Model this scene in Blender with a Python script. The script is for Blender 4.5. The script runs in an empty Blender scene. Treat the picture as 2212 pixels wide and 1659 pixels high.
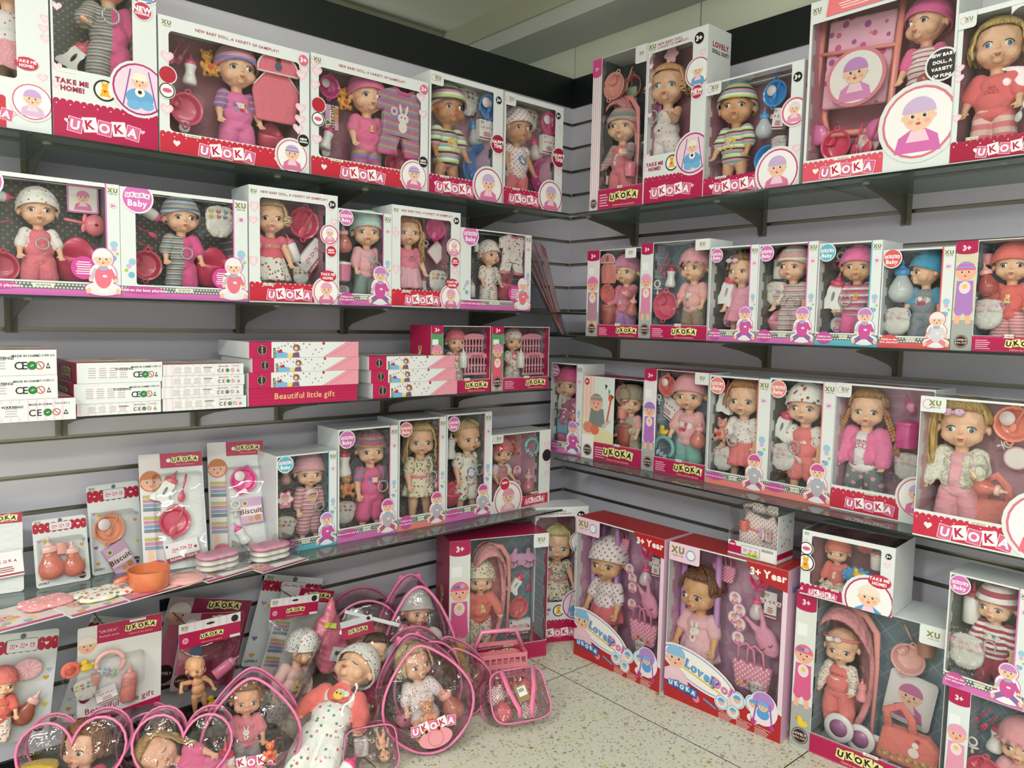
# Toy shop corner: two slatwall walls with glass shelves of boxed baby dolls
import bpy, bmesh, math, random
from math import sin, cos, pi, radians, sqrt
from mathutils import Vector, Matrix, noise, geometry
from mathutils.bvhtree import BVHTree
random.seed(7)
SC = bpy.context.scene
COL = SC.collection

# ---------------------------------------------------------------- camera
W, H, FPX = 2212.0, 1659.0, 1645.6
CAM = Vector((-2.4007, -2.4016, 1.2492))
YAW, PITCH, ROLL = 0.856087, -0.082229, 0.0209293
_f = Vector((cos(PITCH)*cos(YAW), cos(PITCH)*sin(YAW), sin(PITCH)))
_r0 = _f.cross(Vector((0, 0, 1))).normalized(); _u0 = _r0.cross(_f)
_r = _r0*cos(ROLL) + _u0*sin(ROLL); _u = _u0*cos(ROLL) - _r0*sin(ROLL)
cd = bpy.data.cameras.new('camera'); cam = bpy.data.objects.new('camera', cd); COL.objects.link(cam)
cd.sensor_fit = 'HORIZONTAL'; cd.sensor_width = 36.0; cd.lens = 36.0*FPX/W; cd.clip_start = .02
cam.matrix_world = Matrix(((_r.x, _u.x, -_f.x, CAM.x), (_r.y, _u.y, -_f.y, CAM.y), (_r.z, _u.z, -_f.z, CAM.z), (0, 0, 0, 1)))
SC.camera = cam

def ray(px, py):
    return _f + _r*((px-W/2)/FPX) - _u*((py-H/2)/FPX)
def hit(px, py, axis, val):           # photograph point -> point on the plane axis = val
    d = ray(px, py); return CAM + d*((val-CAM[axis])/d[axis])

# ---------------------------------------------------------------- light and exposure
SC.view_settings.view_transform = 'Standard'; SC.view_settings.look = 'None'
SC.view_settings.gamma = 1.0; SC.view_settings.use_curve_mapping = False
SC.view_settings.exposure = -0.28
SC.cycles.transparent_max_bounces = 40; SC.cycles.max_bounces = 7; SC.cycles.diffuse_bounces = 3
SC.cycles.glossy_bounces = 3; SC.cycles.transmission_bounces = 4; SC.cycles.caustics_reflective = False
SC.cycles.caustics_refractive = False; SC.cycles.sample_clamp_indirect = 4.0
world = bpy.data.worlds.new('world'); SC.world = world; world.use_nodes = True
world.node_tree.nodes['Background'].inputs[0].default_value = (.80, .84, .80, 1)
world.node_tree.nodes['Background'].inputs[1].default_value = 0.12
def area(name, x, y, z, sx, sy, power, col=(1, .985, .94), aim=None):
    l = bpy.data.lights.new(name, 'AREA'); l.shape = 'RECTANGLE'; l.size = sx; l.size_y = sy; l.energy = power; l.color = col
    o = bpy.data.objects.new(name, l); COL.objects.link(o); o.location = (x, y, z)
    if aim: o.rotation_euler = (Vector(aim)-Vector((x, y, z))).to_track_quat('-Z', 'Y').to_euler()
    return o
LC = (.985, 1, .955)
for x, y, sx, sy, p in ((-1.5, -1.35, 1.2, .16, 10), (-3.4, -1.05, 1.2, .16, 9), (-1.7, -4.05, 1.2, .16, 14), (-2.7, -2.9, 1.2, .16, 26), (-4.3, -2.2, 1.2, .3, 85), (-2.6, -4.4, 1.2, .3, 40), (-4.4, -4.4, 1.2, .3, 95)):
    area('ceiling_lamp', x, y, 2.57, sx, sy, p, LC)
area('ceiling_fill', -2.6, -2.7, 2.2, 1.6, 1.6, 20, LC, (-2.6, -2.7, 3)); area('ceiling_fill', -.9, 1.7, 2.0, 1.2, 1.2, 14, LC, (-.9, 1.7, 3))  # added unseen fill lights aimed up to brighten the ceiling, no real pendants

# ---------------------------------------------------------------- colour and materials
def lin(c): return c/12.92 if c <= .04045 else ((c+.055)/1.055)**2.4
def S(h):
    if not isinstance(h, str): return tuple(h)
    h = h.lstrip('#'); h = ''.join(c*2 for c in h) if len(h) == 3 else h; return tuple(lin(int(h[i:i+2], 16)/255) for i in (0, 2, 4))
_M = {}
def newmat(key):
    m = bpy.data.materials.new(key[:60]); m.use_nodes = True
    n = m.node_tree.nodes; l = m.node_tree.links
    return m, n, l, n['Principled BSDF']
def mat(c, rough=.5, metal=0, spec=.5, coat=0, alpha=None, bump=0, bscale=40, sheen=0, sss=0):
    key = ('p', c if isinstance(c, str) else tuple(c), rough, metal, spec, coat, bump, bscale, sheen, sss)
    if key in _M: return _M[key]
    m, n, l, b = newmat('surface_%s' % (c if isinstance(c, str) else 'c%d' % len(_M)))
    b.inputs['Base Color'].default_value = (*S(c), 1); b.inputs['Roughness'].default_value = rough
    b.inputs['Metallic'].default_value = metal; b.inputs['Specular IOR Level'].default_value = spec
    b.inputs['Coat Weight'].default_value = coat; b.inputs['Sheen Weight'].default_value = sheen
    b.inputs['Coat Roughness'].default_value = .08
    if sss:
        b.inputs['Subsurface Weight'].default_value = sss; b.inputs['Subsurface Radius'].default_value = (.02, .008, .005)
        b.inputs['Subsurface Scale'].default_value = .3
    if bump: addbump(m, n, l, b, bump, bscale)
    _M[key] = m; return m
def addbump(m, n, l, b, bump, bscale):
    tc = n.new('ShaderNodeTexCoord'); nz = n.new('ShaderNodeTexNoise'); bp = n.new('ShaderNodeBump')
    nz.inputs['Scale'].default_value = bscale; nz.inputs['Detail'].default_value = 3
    l.new(tc.outputs['Object'], nz.inputs['Vector']); l.new(nz.outputs['Fac'], bp.inputs['Height'])
    bp.inputs['Strength'].default_value = bump; bp.inputs['Distance'].default_value = .01
    l.new(bp.outputs['Normal'], b.inputs['Normal'])
def mathn(n, l, op, a, b=None, c=None):
    x = n.new('ShaderNodeMath'); x.operation = op
    for i, v in enumerate((a, b, c)):
        if v is None: continue
        if isinstance(v, (int, float)): x.inputs[i].default_value = v
        else: l.new(v, x.inputs[i])
    return x.outputs[0]
def ramp(n, l, fac, stops, const=True):
    r = n.new('ShaderNodeValToRGB'); e = r.color_ramp
    if const: e.interpolation = 'CONSTANT'
    while len(e.elements) > 1: e.elements.remove(e.elements[-1])
    e.elements[0].position = stops[0][0]; e.elements[0].color = (*S(stops[0][1]), 1)
    for p, c in stops[1:]:
        q = e.elements.new(p); q.color = (*S(c), 1)
    l.new(fac, r.inputs[0]); return r.outputs[0]
def xyz(n, l, mode='Object'):
    tc = n.new('ShaderNodeTexCoord'); s = n.new('ShaderNodeSeparateXYZ'); l.new(tc.outputs[mode], s.inputs[0])
    return tc.outputs[mode], s.outputs
def fab(kind, *cols, scale=8, rough=.85, size=.3, axis=2, bump=.25):
    """cloth: plain / stripe (colours repeat along an axis) / dots (grid) / floral (scattered specks)"""
    key = ('fab', kind, cols, scale, rough, size, axis, bump)
    if key in _M: return _M[key]
    m, n, l, b = newmat('cloth_%s_%s' % (kind, cols[0].strip('#')))
    b.inputs['Roughness'].default_value = rough; b.inputs['Sheen Weight'].default_value = .15
    vec, s = xyz(n, l)
    if kind == 'plain': b.inputs['Base Color'].default_value = (*S(cols[0]), 1)
    elif kind == 'stripe':
        k = len(cols); fr = mathn(n, l, 'FRACT', mathn(n, l, 'MULTIPLY', s[axis], scale))
        l.new(ramp(n, l, fr, [(i/k, c) for i, c in enumerate(cols)]), b.inputs['Base Color'])
    elif kind == 'half':           # striped on one side of the seam, plain on the other
        k = len(cols)-1; fr = mathn(n, l, 'FRACT', mathn(n, l, 'MULTIPLY', s[axis], scale))
        st = ramp(n, l, fr, [(i/k, c) for i, c in enumerate(cols[1:])])
        mx = n.new('ShaderNodeMix'); mx.data_type = 'RGBA'; l.new(mathn(n, l, 'LESS_THAN', s[0], -.005), mx.inputs[0])
        mx.inputs[6].default_value = (*S(cols[0]), 1); l.new(st, mx.inputs[7]); l.new(mx.outputs[2], b.inputs['Base Color'])
    elif kind == 'dots':
        fx = mathn(n, l, 'SUBTRACT', mathn(n, l, 'FRACT', mathn(n, l, 'MULTIPLY', mathn(n, l, 'ADD', s[0], s[2]), scale)), .5)
        fz = mathn(n, l, 'SUBTRACT', mathn(n, l, 'FRACT', mathn(n, l, 'MULTIPLY', mathn(n, l, 'SUBTRACT', s[2], s[0]), scale)), .5)
        d = mathn(n, l, 'SQRT', mathn(n, l, 'ADD', mathn(n, l, 'MULTIPLY', fx, fx), mathn(n, l, 'MULTIPLY', fz, fz)))
        l.new(ramp(n, l, d, [(0, cols[1]), (size, cols[0])]), b.inputs['Base Color'])
    elif kind == 'check':
        fx = mathn(n, l, 'ABSOLUTE', mathn(n, l, 'SUBTRACT', mathn(n, l, 'FRACT', mathn(n, l, 'MULTIPLY', mathn(n, l, 'ADD', s[0], s[2]), scale)), .5))
        fz = mathn(n, l, 'ABSOLUTE', mathn(n, l, 'SUBTRACT', mathn(n, l, 'FRACT', mathn(n, l, 'MULTIPLY', mathn(n, l, 'SUBTRACT', s[2], s[0]), scale)), .5))
        d = mathn(n, l, 'MINIMUM', fx, fz)
        l.new(ramp(n, l, d, [(0, cols[1]), (size, cols[0])]), b.inputs['Base Color'])
    else:
        v = n.new('ShaderNodeTexVoronoi'); v.inputs['Scale'].default_value = scale; l.new(vec, v.inputs['Vector'])
        sp = n.new('ShaderNodeSeparateColor'); l.new(v.outputs['Color'], sp.inputs[0])
        k = len(cols)-1
        cc = ramp(n, l, sp.outputs[0], [(i/k, c) for i, c in enumerate(cols[1:])])
        mx = n.new('ShaderNodeMix'); mx.data_type = 'RGBA'
        l.new(mathn(n, l, 'LESS_THAN', v.outputs['Distance'], size), mx.inputs[0])
        mx.inputs[6].default_value = (*S(cols[0]), 1); l.new(cc, mx.inputs[7]); l.new(mx.outputs[2], b.inputs['Base Color'])
    if bump:
        nz = n.new('ShaderNodeTexNoise'); bp = n.new('ShaderNodeBump'); nz.inputs['Scale'].default_value = 14
        nz.inputs['Detail'].default_value = 5
        l.new(vec, nz.inputs['Vector']); l.new(nz.outputs['Fac'], bp.inputs['Height']); bp.inputs['Strength'].default_value = bump
        bp.inputs['Distance'].default_value = .03; l.new(bp.outputs['Normal'], b.inputs['Normal'])
    _M[key] = m; return m
def clear(name='clear_plastic', tint='#ffffff', gloss=.09, rough=.03, wave=.25, haze=0.0, wscale=9):
    """thin clear sheet: see-through with a sheen that grows at grazing angles"""
    key = ('clear', tint, gloss, rough, wave, haze, wscale)
    if key in _M: return _M[key]
    m, n, l, b = newmat(name); n.remove(b)
    tr = n.new('ShaderNodeBsdfTransparent'); tr.inputs[0].default_value = (*S(tint), 1)
    gl = n.new('ShaderNodeBsdfGlossy'); gl.inputs['Roughness'].default_value = rough; gl.inputs[0].default_value = (1, 1, 1, 1)
    fr = n.new('ShaderNodeLayerWeight'); fr.inputs['Blend'].default_value = .22
    f = mathn(n, l, 'ADD', mathn(n, l, 'MULTIPLY', fr.outputs['Fresnel'], .55), gloss*.5)
    mx = n.new('ShaderNodeMixShader'); l.new(f, mx.inputs[0]); l.new(tr.outputs[0], mx.inputs[1]); l.new(gl.outputs[0], mx.inputs[2])
    out = mx.outputs[0]
    if haze:
        df = n.new('ShaderNodeBsdfDiffuse'); df.inputs[0].default_value = (*S(tint), 1)
        m2 = n.new('ShaderNodeMixShader'); m2.inputs[0].default_value = haze; l.new(out, m2.inputs[1]); l.new(df.outputs[0], m2.inputs[2]); out = m2.outputs[0]
    if wave:
        tc = n.new('ShaderNodeTexCoord'); nz = n.new('ShaderNodeTexNoise'); bp = n.new('ShaderNodeBump')
        nz.inputs['Scale'].default_value = wscale; nz.inputs['Detail'].default_value = 1.5
        l.new(tc.outputs['Object'], nz.inputs['Vector']); l.new(nz.outputs['Fac'], bp.inputs['Height'])
        bp.inputs['Strength'].default_value = wave; bp.inputs['Distance'].default_value = .06; l.new(bp.outputs['Normal'], gl.inputs['Normal'])
    l.new(out, n['Material Output'].inputs[0]); _M[key] = m; return m
def mat_print():
    if 'print' in _M: return _M['print']
    m, n, l, b = newmat('printed_card'); a = n.new('ShaderNodeAttribute'); a.attribute_name = 'Col'
    l.new(a.outputs['Color'], b.inputs['Base Color']); b.inputs['Roughness'].default_value = .32; b.inputs['Specular IOR Level'].default_value = .5
    _M['print'] = m; return m
CARD = '#e2e6e8'
def see_plastic(c, a=.35):           # tinted see-through moulded plastic (bowls, bottles)
    key = ('seep', c, a)
    if key in _M: return _M[key]
    m, n, l, b = newmat('tinted_plastic_' + c.strip('#'))
    b.inputs['Base Color'].default_value = (*S(c), 1); b.inputs['Roughness'].default_value = .15
    b.inputs['Alpha'].default_value = 1-a; b.inputs['Coat Weight'].default_value = .5
    _M[key] = m; return m

# ---------------------------------------------------------------- mesh building
class MB:
    """collects geometry for ONE mesh object"""
    def __init__(s): s.v = []; s.f = []; s.mi = []; s.col = []; s.mi_now = 0; s.c_now = (1, 1, 1)
    def add(s, vs, fs, M=None):
        o = len(s.v)
        s.v += [tuple(M @ Vector(p)) for p in vs] if M is not None else [tuple(p) for p in vs]
        for f in fs: s.f.append([i+o for i in f]); s.mi.append(s.mi_now); s.col.append(s.c_now)
        return s
    def box(s, x0, x1, y0, y1, z0, z1, M=None):
        return s.add([(x0, y0, z0), (x1, y0, z0), (x1, y1, z0), (x0, y1, z0), (x0, y0, z1), (x1, y0, z1), (x1, y1, z1), (x0, y1, z1)],
                     [(0, 3, 2, 1), (4, 5, 6, 7), (0, 1, 5, 4), (1, 2, 6, 5), (2, 3, 7, 6), (3, 0, 4, 7)], M)
    def ell(s, c, r, M=None, nu=16, nv=10):
        if isinstance(r, (int, float)): r = (r, r, r)
        vs = [(c[0], c[1], c[2]+r[2])]; fs = []
        for j in range(1, nv):
            t = pi*j/nv
            for i in range(nu):
                a = 2*pi*i/nu; vs.append((c[0]+r[0]*sin(t)*cos(a), c[1]+r[1]*sin(t)*sin(a), c[2]+r[2]*cos(t)))
        vs.append((c[0], c[1], c[2]-r[2])); L = len(vs)-1
        for i in range(nu):
            k = (i+1) % nu; fs.append((0, 1+i, 1+k)); fs.append((L, L-nu+k, L-nu+i))
            for j in range(nv-2): a = 1+j*nu; fs.append((a+i, a+nu+i, a+nu+k, a+k))
        return s.add(vs, fs, M)
    def lathe(s, prof, M=None, n=24, sy=1.0, cap=True):
        """prof: [(r, z)] from bottom up; sy flattens the depth"""
        vs = []; fs = []; m = len(prof)
        for r, z in prof:
            for i in range(n): a = 2*pi*i/n; vs.append((r*cos(a), r*sin(a)*sy, z))
        for j in range(m-1):
            for i in range(n):
                k = (i+1) % n; fs.append((j*n+i, j*n+k, (j+1)*n+k, (j+1)*n+i))
        if cap: fs.append(tuple(range(n-1, -1, -1))); fs.append(tuple((m-1)*n+i for i in range(n)))
        return s.add(vs, fs, M)
    def tube(s, pts, r, M=None, n=8, closed=False, flat=1.0, up=None):
        pts = [Vector(p) for p in pts]; m = len(pts); vs = []; fs = []
        rr = r if isinstance(r, (list, tuple)) else [r]*m; pn = None
        for i, p in enumerate(pts):
            a = pts[(i-1) % m] if (closed or i > 0) else p; b = pts[(i+1) % m] if (closed or i < m-1) else p
            t = (b-a).normalized() if (b-a).length > 1e-9 else Vector((0, 0, 1))
            if pn is None:
                pn = Vector(up) if up else (Vector((0, 1, 0)) if abs(t.y) < .9 else Vector((1, 0, 0)))
            nn = pn - t*pn.dot(t)
            if nn.length < 1e-6: nn = Vector((1, 0, 0)) - t*t.x
            nn.normalize(); pn = nn; bb = t.cross(nn)
            for k in range(n): q = 2*pi*k/n; vs.append(p+nn*(rr[i]*cos(q)*flat)+bb*(rr[i]*sin(q)))
        for j in range(m if closed else m-1):
            for k in range(n): q = (k+1) % n; J = (j+1) % m; fs.append((j*n+k, j*n+q, J*n+q, J*n+k))
        if not closed: fs.append(tuple(range(n-1, -1, -1))); fs.append(tuple((m-1)*n+k for k in range(n)))
        return s.add(vs, fs, M)
    def torus(s, c, R, r, M=None, n=24, k=8, sx=1, sz=1):
        """ring in the x-z plane"""
        return s.tube([(c[0]+R*sx*cos(2*pi*i/n), c[1], c[2]+R*sz*sin(2*pi*i/n)) for i in range(n)], r, M, k, True, up=(0, 1, 0))
    def prism(s, pts, y0, y1, M=None, holes=()):
        """outline in x-z extruded from y0 (front) to y1"""
        loops = [pts]+list(holes); allp = [p for L in loops for p in L]; N = len(allp)
        tri = geometry.tessellate_polygon([[Vector((p[0], p[1], 0)) for p in L] for L in loops])
        vs = [(p[0], y0, p[1]) for p in allp]+[(p[0], y1, p[1]) for p in allp]; fs = []
        for t in tri:
            a, b, c = [Vector(allp[i]) for i in t]
            if (b-a).cross(c-a) < 0: t = (t[0], t[2], t[1])
            fs.append(tuple(t)); fs.append((t[0]+N, t[2]+N, t[1]+N))
        o = 0
        for L in loops:
            k = len(L); ar = sum(L[i][0]*L[(i+1) % k][1]-L[(i+1) % k][0]*L[i][1] for i in range(k))
            flip = (ar < 0) == (L is pts)
            for i in range(k):
                a, b = o+i, o+(i+1) % k
                fs.append((b, a, a+N, b+N) if not flip else (a, b, b+N, a+N))
            o += k
        return s.add(vs, fs, M)
    def build(s, name, mats, parent=None, smooth=False, loc=None, rot=None, scale=None, auto=None):
        me = bpy.data.meshes.new(name); me.from_pydata(s.v, [], s.f)
        if not isinstance(mats, (list, tuple)): mats = [mats]
        for m in mats: me.materials.append(m)
        if len(mats) > 1: me.polygons.foreach_set('material_index', s.mi)
        if mats[0] is _M.get('print') or (len(mats) > 1 and _M.get('print') in mats):
            ca = me.color_attributes.new('Col', 'FLOAT_COLOR', 'CORNER'); buf = []
            for p, c in zip(s.f, s.col): buf += list((*c, 1.0))*len(p)
            ca.data.foreach_set('color', buf)
        if smooth: me.polygons.foreach_set('use_smooth', [True]*len(me.polygons))
        if auto: me.polygons.foreach_set('use_smooth', [True]*len(me.polygons)); me.set_sharp_from_angle(angle=radians(auto))
        me.update(); return link(name, me, parent, loc, rot, scale)
def link(name, me, parent=None, loc=None, rot=None, scale=None):
    o = bpy.data.objects.new(name, me); COL.objects.link(o)
    if parent is not None: o.parent = parent
    if loc is not None: o.location = loc
    if rot is not None: o.rotation_euler = rot
    if scale is not None: o.scale = (scale,)*3 if isinstance(scale, (int, float)) else scale
    return o
def empty(name, M=None, parent=None):
    o = bpy.data.objects.new(name, None); COL.objects.link(o); o.empty_display_size = .02
    if parent is not None: o.parent = parent
    if M is not None: o.matrix_world = M
    return o
def tag(o, label, cat, group=None):
    o['label'] = label; o['category'] = cat
    if group: o['group'] = group
    return o
def struct(o): o['kind'] = 'structure'; return o
def T(x, y, z): return Matrix.Translation((x, y, z))
def RX(a): return Matrix.Rotation(radians(a), 4, 'X')
def RY(a): return Matrix.Rotation(radians(a), 4, 'Y')
def RZ(a): return Matrix.Rotation(radians(a), 4, 'Z')
def SCL(x, y=None, z=None): return Matrix.Diagonal((x, x if y is None else y, x if z is None else z, 1))

# ---------------------------------------------------------------- room
ZB, ZT, ZC = 2.171, 2.294, 2.60          # black fascia from ZB to ZT, ceiling at ZC
def m_floor():
    m, n, l, b = newmat('terrazzo'); vec, s = xyz(n, l)
    b.inputs['Roughness'].default_value = .38
    v1 = n.new('ShaderNodeTexVoronoi'); v1.inputs['Scale'].default_value = 120; l.new(vec, v1.inputs['Vector'])
    sp = n.new('ShaderNodeSeparateColor'); l.new(v1.outputs['Color'], sp.inputs[0])
    c1 = ramp(n, l, sp.outputs[0], [(0, '#d8d6c4'), (.2, '#cfcdb9'), (.38, '#dcdac8'), (.46, '#aaa89c'), (.66, '#8d8c86'), (.76, '#c4c2b2'), (.84, '#bdb9a6'), (.9, '#c9b3a0'), (.93, '#dad8c6')])
    sz = mathn(n, l, 'LESS_THAN', v1.outputs['Distance'], mathn(n, l, 'ADD', mathn(n, l, 'MULTIPLY', sp.outputs[1], .35), .2))
    m1 = n.new('ShaderNodeMix'); m1.data_type = 'RGBA'; l.new(sz, m1.inputs[0]); m1.inputs[6].default_value = (*S('#dddccb'), 1); l.new(c1, m1.inputs[7])
    v2 = n.new('ShaderNodeTexVoronoi'); v2.inputs['Scale'].default_value = 34; l.new(vec, v2.inputs['Vector'])
    s2 = n.new('ShaderNodeSeparateColor'); l.new(v2.outputs['Color'], s2.inputs[0])
    f2 = mathn(n, l, 'MULTIPLY', mathn(n, l, 'LESS_THAN', v2.outputs['Distance'], .25), mathn(n, l, 'GREATER_THAN', s2.outputs[1], .55))
    m2 = n.new('ShaderNodeMix'); m2.data_type = 'RGBA'; l.new(f2, m2.inputs[0]); l.new(m1.outputs[2], m2.inputs[6])
    l.new(ramp(n, l, s2.outputs[0], [(0, '#a5a366'), (.25, '#ccca86'), (.55, '#b3b1a2'), (.8, '#dcdba4')]), m2.inputs[7])
    # tile joints
    tx = mathn(n, l, 'ABSOLUTE', mathn(n, l, 'SUBTRACT', mathn(n, l, 'FRACT', mathn(n, l, 'MULTIPLY', mathn(n, l, 'ADD', s[0], 20*.8+.54), 1/.8)), .5))
    ty = mathn(n, l, 'ABSOLUTE', mathn(n, l, 'SUBTRACT', mathn(n, l, 'FRACT', mathn(n, l, 'MULTIPLY', mathn(n, l, 'ADD', s[1], 20*.8+.56), 1/.8)), .5))
    g = mathn(n, l, 'GREATER_THAN', mathn(n, l, 'MAXIMUM', tx, ty), .5-.0022)
    m3 = n.new('ShaderNodeMix'); m3.data_type = 'RGBA'; l.new(g, m3.inputs[0]); l.new(m2.outputs[2], m3.inputs[6]); m3.inputs[7].default_value = (*S('#2c2b28'), 1)
    l.new(m3.outputs[2], b.inputs['Base Color']); return m
struct(MB().box(-6, 3.2, -6, 3.2, -.1, 0).build('floor', m_floor()))
M_WALL = mat('#e4e1ee', .30, spec=.45)
M_ALU = mat('#9a978c', .32, metal=.85)
M_BLACK = mat('#11161a', .42, bump=.15, bscale=3)
M_CEIL = mat('#d3d7c4', .9); M_CEIL2 = mat('#c4c8bc', .9); M_CREAM = mat('#e6ead6', .85)
GROOVES = [1.6-.1*k for k in range(-5, 16)]
def slatwall(name, tname, M):
    b = MB(); t = MB(); L = 4.6; zs = [.02]+sorted(g for g in GROOVES)+[ZB]
    for i in range(len(zs)-1):
        z0 = zs[i]+(.0065 if i else 0); z1 = zs[i+1]-(.0065 if i < len(zs)-2 else 0)
        b.add([(-L, 0, z0), (0, 0, z0), (0, 0, z1), (-L, 0, z1), (-L, .018, z0), (0, .018, z0), (0, .018, z1), (-L, .018, z1)],
              [(0, 1, 2, 3), (4, 7, 6, 5), (0, 4, 5, 1), (3, 2, 6, 7), (0, 3, 7, 4)], M)
    for g in GROOVES:
        t.box(-L, 0, .010, .016, g-.0064, g+.0064, M)
        t.box(-L, 0, -.0008, .010, g-.0064, g-.0042, M); t.box(-L, 0, -.0008, .010, g+.0052, g+.0064, M)
    struct(b.build(name, M_WALL)); struct(t.build(tname, M_ALU))
MR = RZ(-90)                        # local -x run -> +y ... right wall
slatwall('wall_left', 'trim_1', Matrix.Identity(4))
def slat_right():
    # mirrored: run along -y, face towards -x
    M = Matrix(((0, 1, 0, 0), (1, 0, 0, 0), (0, 0, 1, 0), (0, 0, 0, 1)))
    slatwall('wall_right', 'trim_2', M)
slat_right()
struct(MB().box(-4.6, 0, -.006, .018, ZB, ZT).build('trim_3', M_BLACK))
struct(MB().box(-.006, .018, -4.6, -.006, ZB, ZT).build('trim_4', M_BLACK))
struct(MB().box(-4.6, 0, .018, .05, 0, ZT-.01).build('wall_left_core', mat('#6a6a68', .8)))
struct(MB().box(-4.6, 0, -.012, 0.017, 0, .02).build('baseboard_left', mat('#0c0c0d', .5)))
struct(MB().box(-.012, .017, -4.6, 0, 0, .02).build('baseboard_right', mat('#0c0c0d', .5)))
struct(MB().box(-4.6, -1.46, -.40, -.012, 0, .004).build('black_base_sheet', mat('#101012', .6)))  # thin black sheet for the dark base area along the left wall
struct(MB().box(-6, 3.2, -6, .67, ZC, ZC+.05).build('ceiling', M_CEIL))
struct(MB().box(-6, 3.2, .70, 3.2, ZC-.02, ZC+.05).build('ceiling_far', M_CEIL2))
cr = MB()
for y0, y1 in ((-4.6, -3.09), (-3.084, -2.46), (-2.454, -1.86), (-1.854, -1.27), (-1.264, -.637), (-.631, .012), (.018, 1.2), (1.206, 3.2)):
    cr.box(.02, .06, y0, y1, ZT-.3, 2.438)
struct(cr.build('wall_back_right', M_CREAM))
struct(MB().box(.061, .07, -4.6, 3.2, ZT-.3, 2.6).build('wall_right_core', mat('#7d7f70', .8)))
struct(MB().box(-.22, .06, -6, 3.2, 2.4385, 2.5).build('trim_5', mat('#c4c8c2', .8)))
struct(MB().box(-.232, -.20, -6, .66, 2.5, ZC).build('trim_6', mat('#b4b79f', .8)))
struct(MB().box(-6, -.232, .655, .70, ZC-.035, ZC-.0).build('trim_7', mat('#b9bca4', .8)))
struct(MB().box(-6.05, -6, -6, 3.2, 0, 2.65).build('wall_rear_left', mat('#dcd9d8', .8)))
struct(MB().box(-6, 3.2, -6.05, -6, 0, 2.65).build('wall_rear', mat('#dcd9d8', .8)))
struct(MB().box(-6, 3.2, 3.2, 3.25, 0, 2.65).build('wall_far', mat('#a9ab9c', .8)))

# ---------------------------------------------------------------- glass shelves and brackets
SHELF = {'L1': 1.655, 'L2': 1.287, 'L3': 1.0, 'L4': .53, 'R1': 1.655, 'R2': 1.20, 'R3': .724}
DEP = .35
M_GLASS = clear('shelf_glass', '#d0ddd8', gloss=.26, rough=.02, wave=0, haze=.10)  # diffuse haze mixed into the glass to lighten the shelf undersides
M_GEDGE = mat('#17251f', .12, coat=.5)
def shelf(key, a, b, label, zoff=0):
    z = SHELF[key]-.0005; left = key[0] == 'L'
    e = empty('glass_shelf', T(0, 0, z+zoff)); tag(e, label, 'shelf', None)
    def bx(m, u0, u1, v0, v1):
        return m.box(u0, u1, v0, v1, -.006, 0) if left else m.box(v0, v1, u0, u1, -.006, 0)
    g = bx(MB(), a, b, -DEP+.002, -.004).build('glass_pane', M_GLASS, e)
    ed = bx(MB(), a, b, -DEP, -DEP+.0019); bx(ed, a-.0015, a, -DEP, -.004); bx(ed, b, b+.0015, -DEP, -.004)
    ed.build('polished_edge', M_GEDGE, e)
N1 = 'top glass shelf'
shelf('L1', -4.5, -2.33, 'top glass shelf on the left wall, far end under the pink dress box')
shelf('L1', -2.327, -1.30, 'top left-wall glass shelf panel under the wide heart-print doll boxes')
shelf('L1', -1.297, -.33, 'top left-wall glass shelf panel nearest the corner')
shelf('L2', -4.5, -2.0, 'second left-wall glass shelf panel under the bonnet doll boxes')
shelf('L2', -1.997, -1.0, 'second left-wall glass shelf panel under the red heart-print boxes')
shelf('L2', -.997, -.10, 'second left-wall glass shelf panel reaching the corner')
shelf('L3', -4.5, -2.05, 'third left-wall glass shelf panel under the white flat boxes')
shelf('L3', -2.047, -1.02, 'third left-wall glass shelf panel under the magenta flat boxes')
shelf('L3', -1.017, -.42, 'third left-wall glass shelf panel under the crib doll boxes')
shelf('L4', -4.5, -1.62, 'lowest left-wall glass shelf panel under the blister cards')
shelf('L4', -1.617, -.35, 'lowest left-wall glass shelf panel under the tall doll boxes')
shelf('R1', -1.30, -.352, 'top right-wall glass shelf panel nearest the corner')
shelf('R1', -4.5, -1.303, 'top right-wall glass shelf panel under the stroller set box')
shelf('R2', -1.55, -.05, 'second right-wall glass shelf panel nearest the corner')
shelf('R2', -4.5, -1.553, 'second right-wall glass shelf panel under the cyan-edged box')
shelf('R3', -1.30, -.30, 'lowest right-wall glass shelf panel nearest the corner')
shelf('R3', -4.5, -1.303, 'lowest right-wall glass shelf panel under the braided-hair doll')
M_STEEL = mat('#716e62', .4, metal=.35)
def bracket_mesh():
    b = MB()
    b.prism([(0, 0), (-.275, 0), (-.283, -.004), (-.275, -.010), (-.17, -.026), (-.06, -.050), (-.035, -.062), (-.03, -.085), (0, -.085)], -.0015, .0015)
    return b
def bracket(key, px, py, label):
    z = SHELF[key]-.0075; left = key[0] == 'L'
    P = hit(px, py, 2, z) if abs(z-CAM.z) > .2 else hit(px, py, 1 if left else 0, -.29)
    u = P.x if left else P.y
    # blade outline runs out from the wall along local -x
    M = (T(u, 0, z) @ RZ(90)) if left else T(0, u, z)
    e = empty('shelf_bracket', M); tag(e, label, 'bracket', 'steel brackets under the glass shelves')
    bl_ = bracket_mesh().build('blade', M_STEEL, e)
    MB().box(-.004, 0, -.015, .015, -.088, -.0).build('wall_plate', mat('#8d897a', .4, metal=.2), e)
    MB().lathe([(.009, -.004), (.011, 0), (.011, .006), (.008, .0072)], T(-.278, 0, 0), 14).build('rubber_tip', mat('#8d8c84', .5), bl_)
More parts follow.
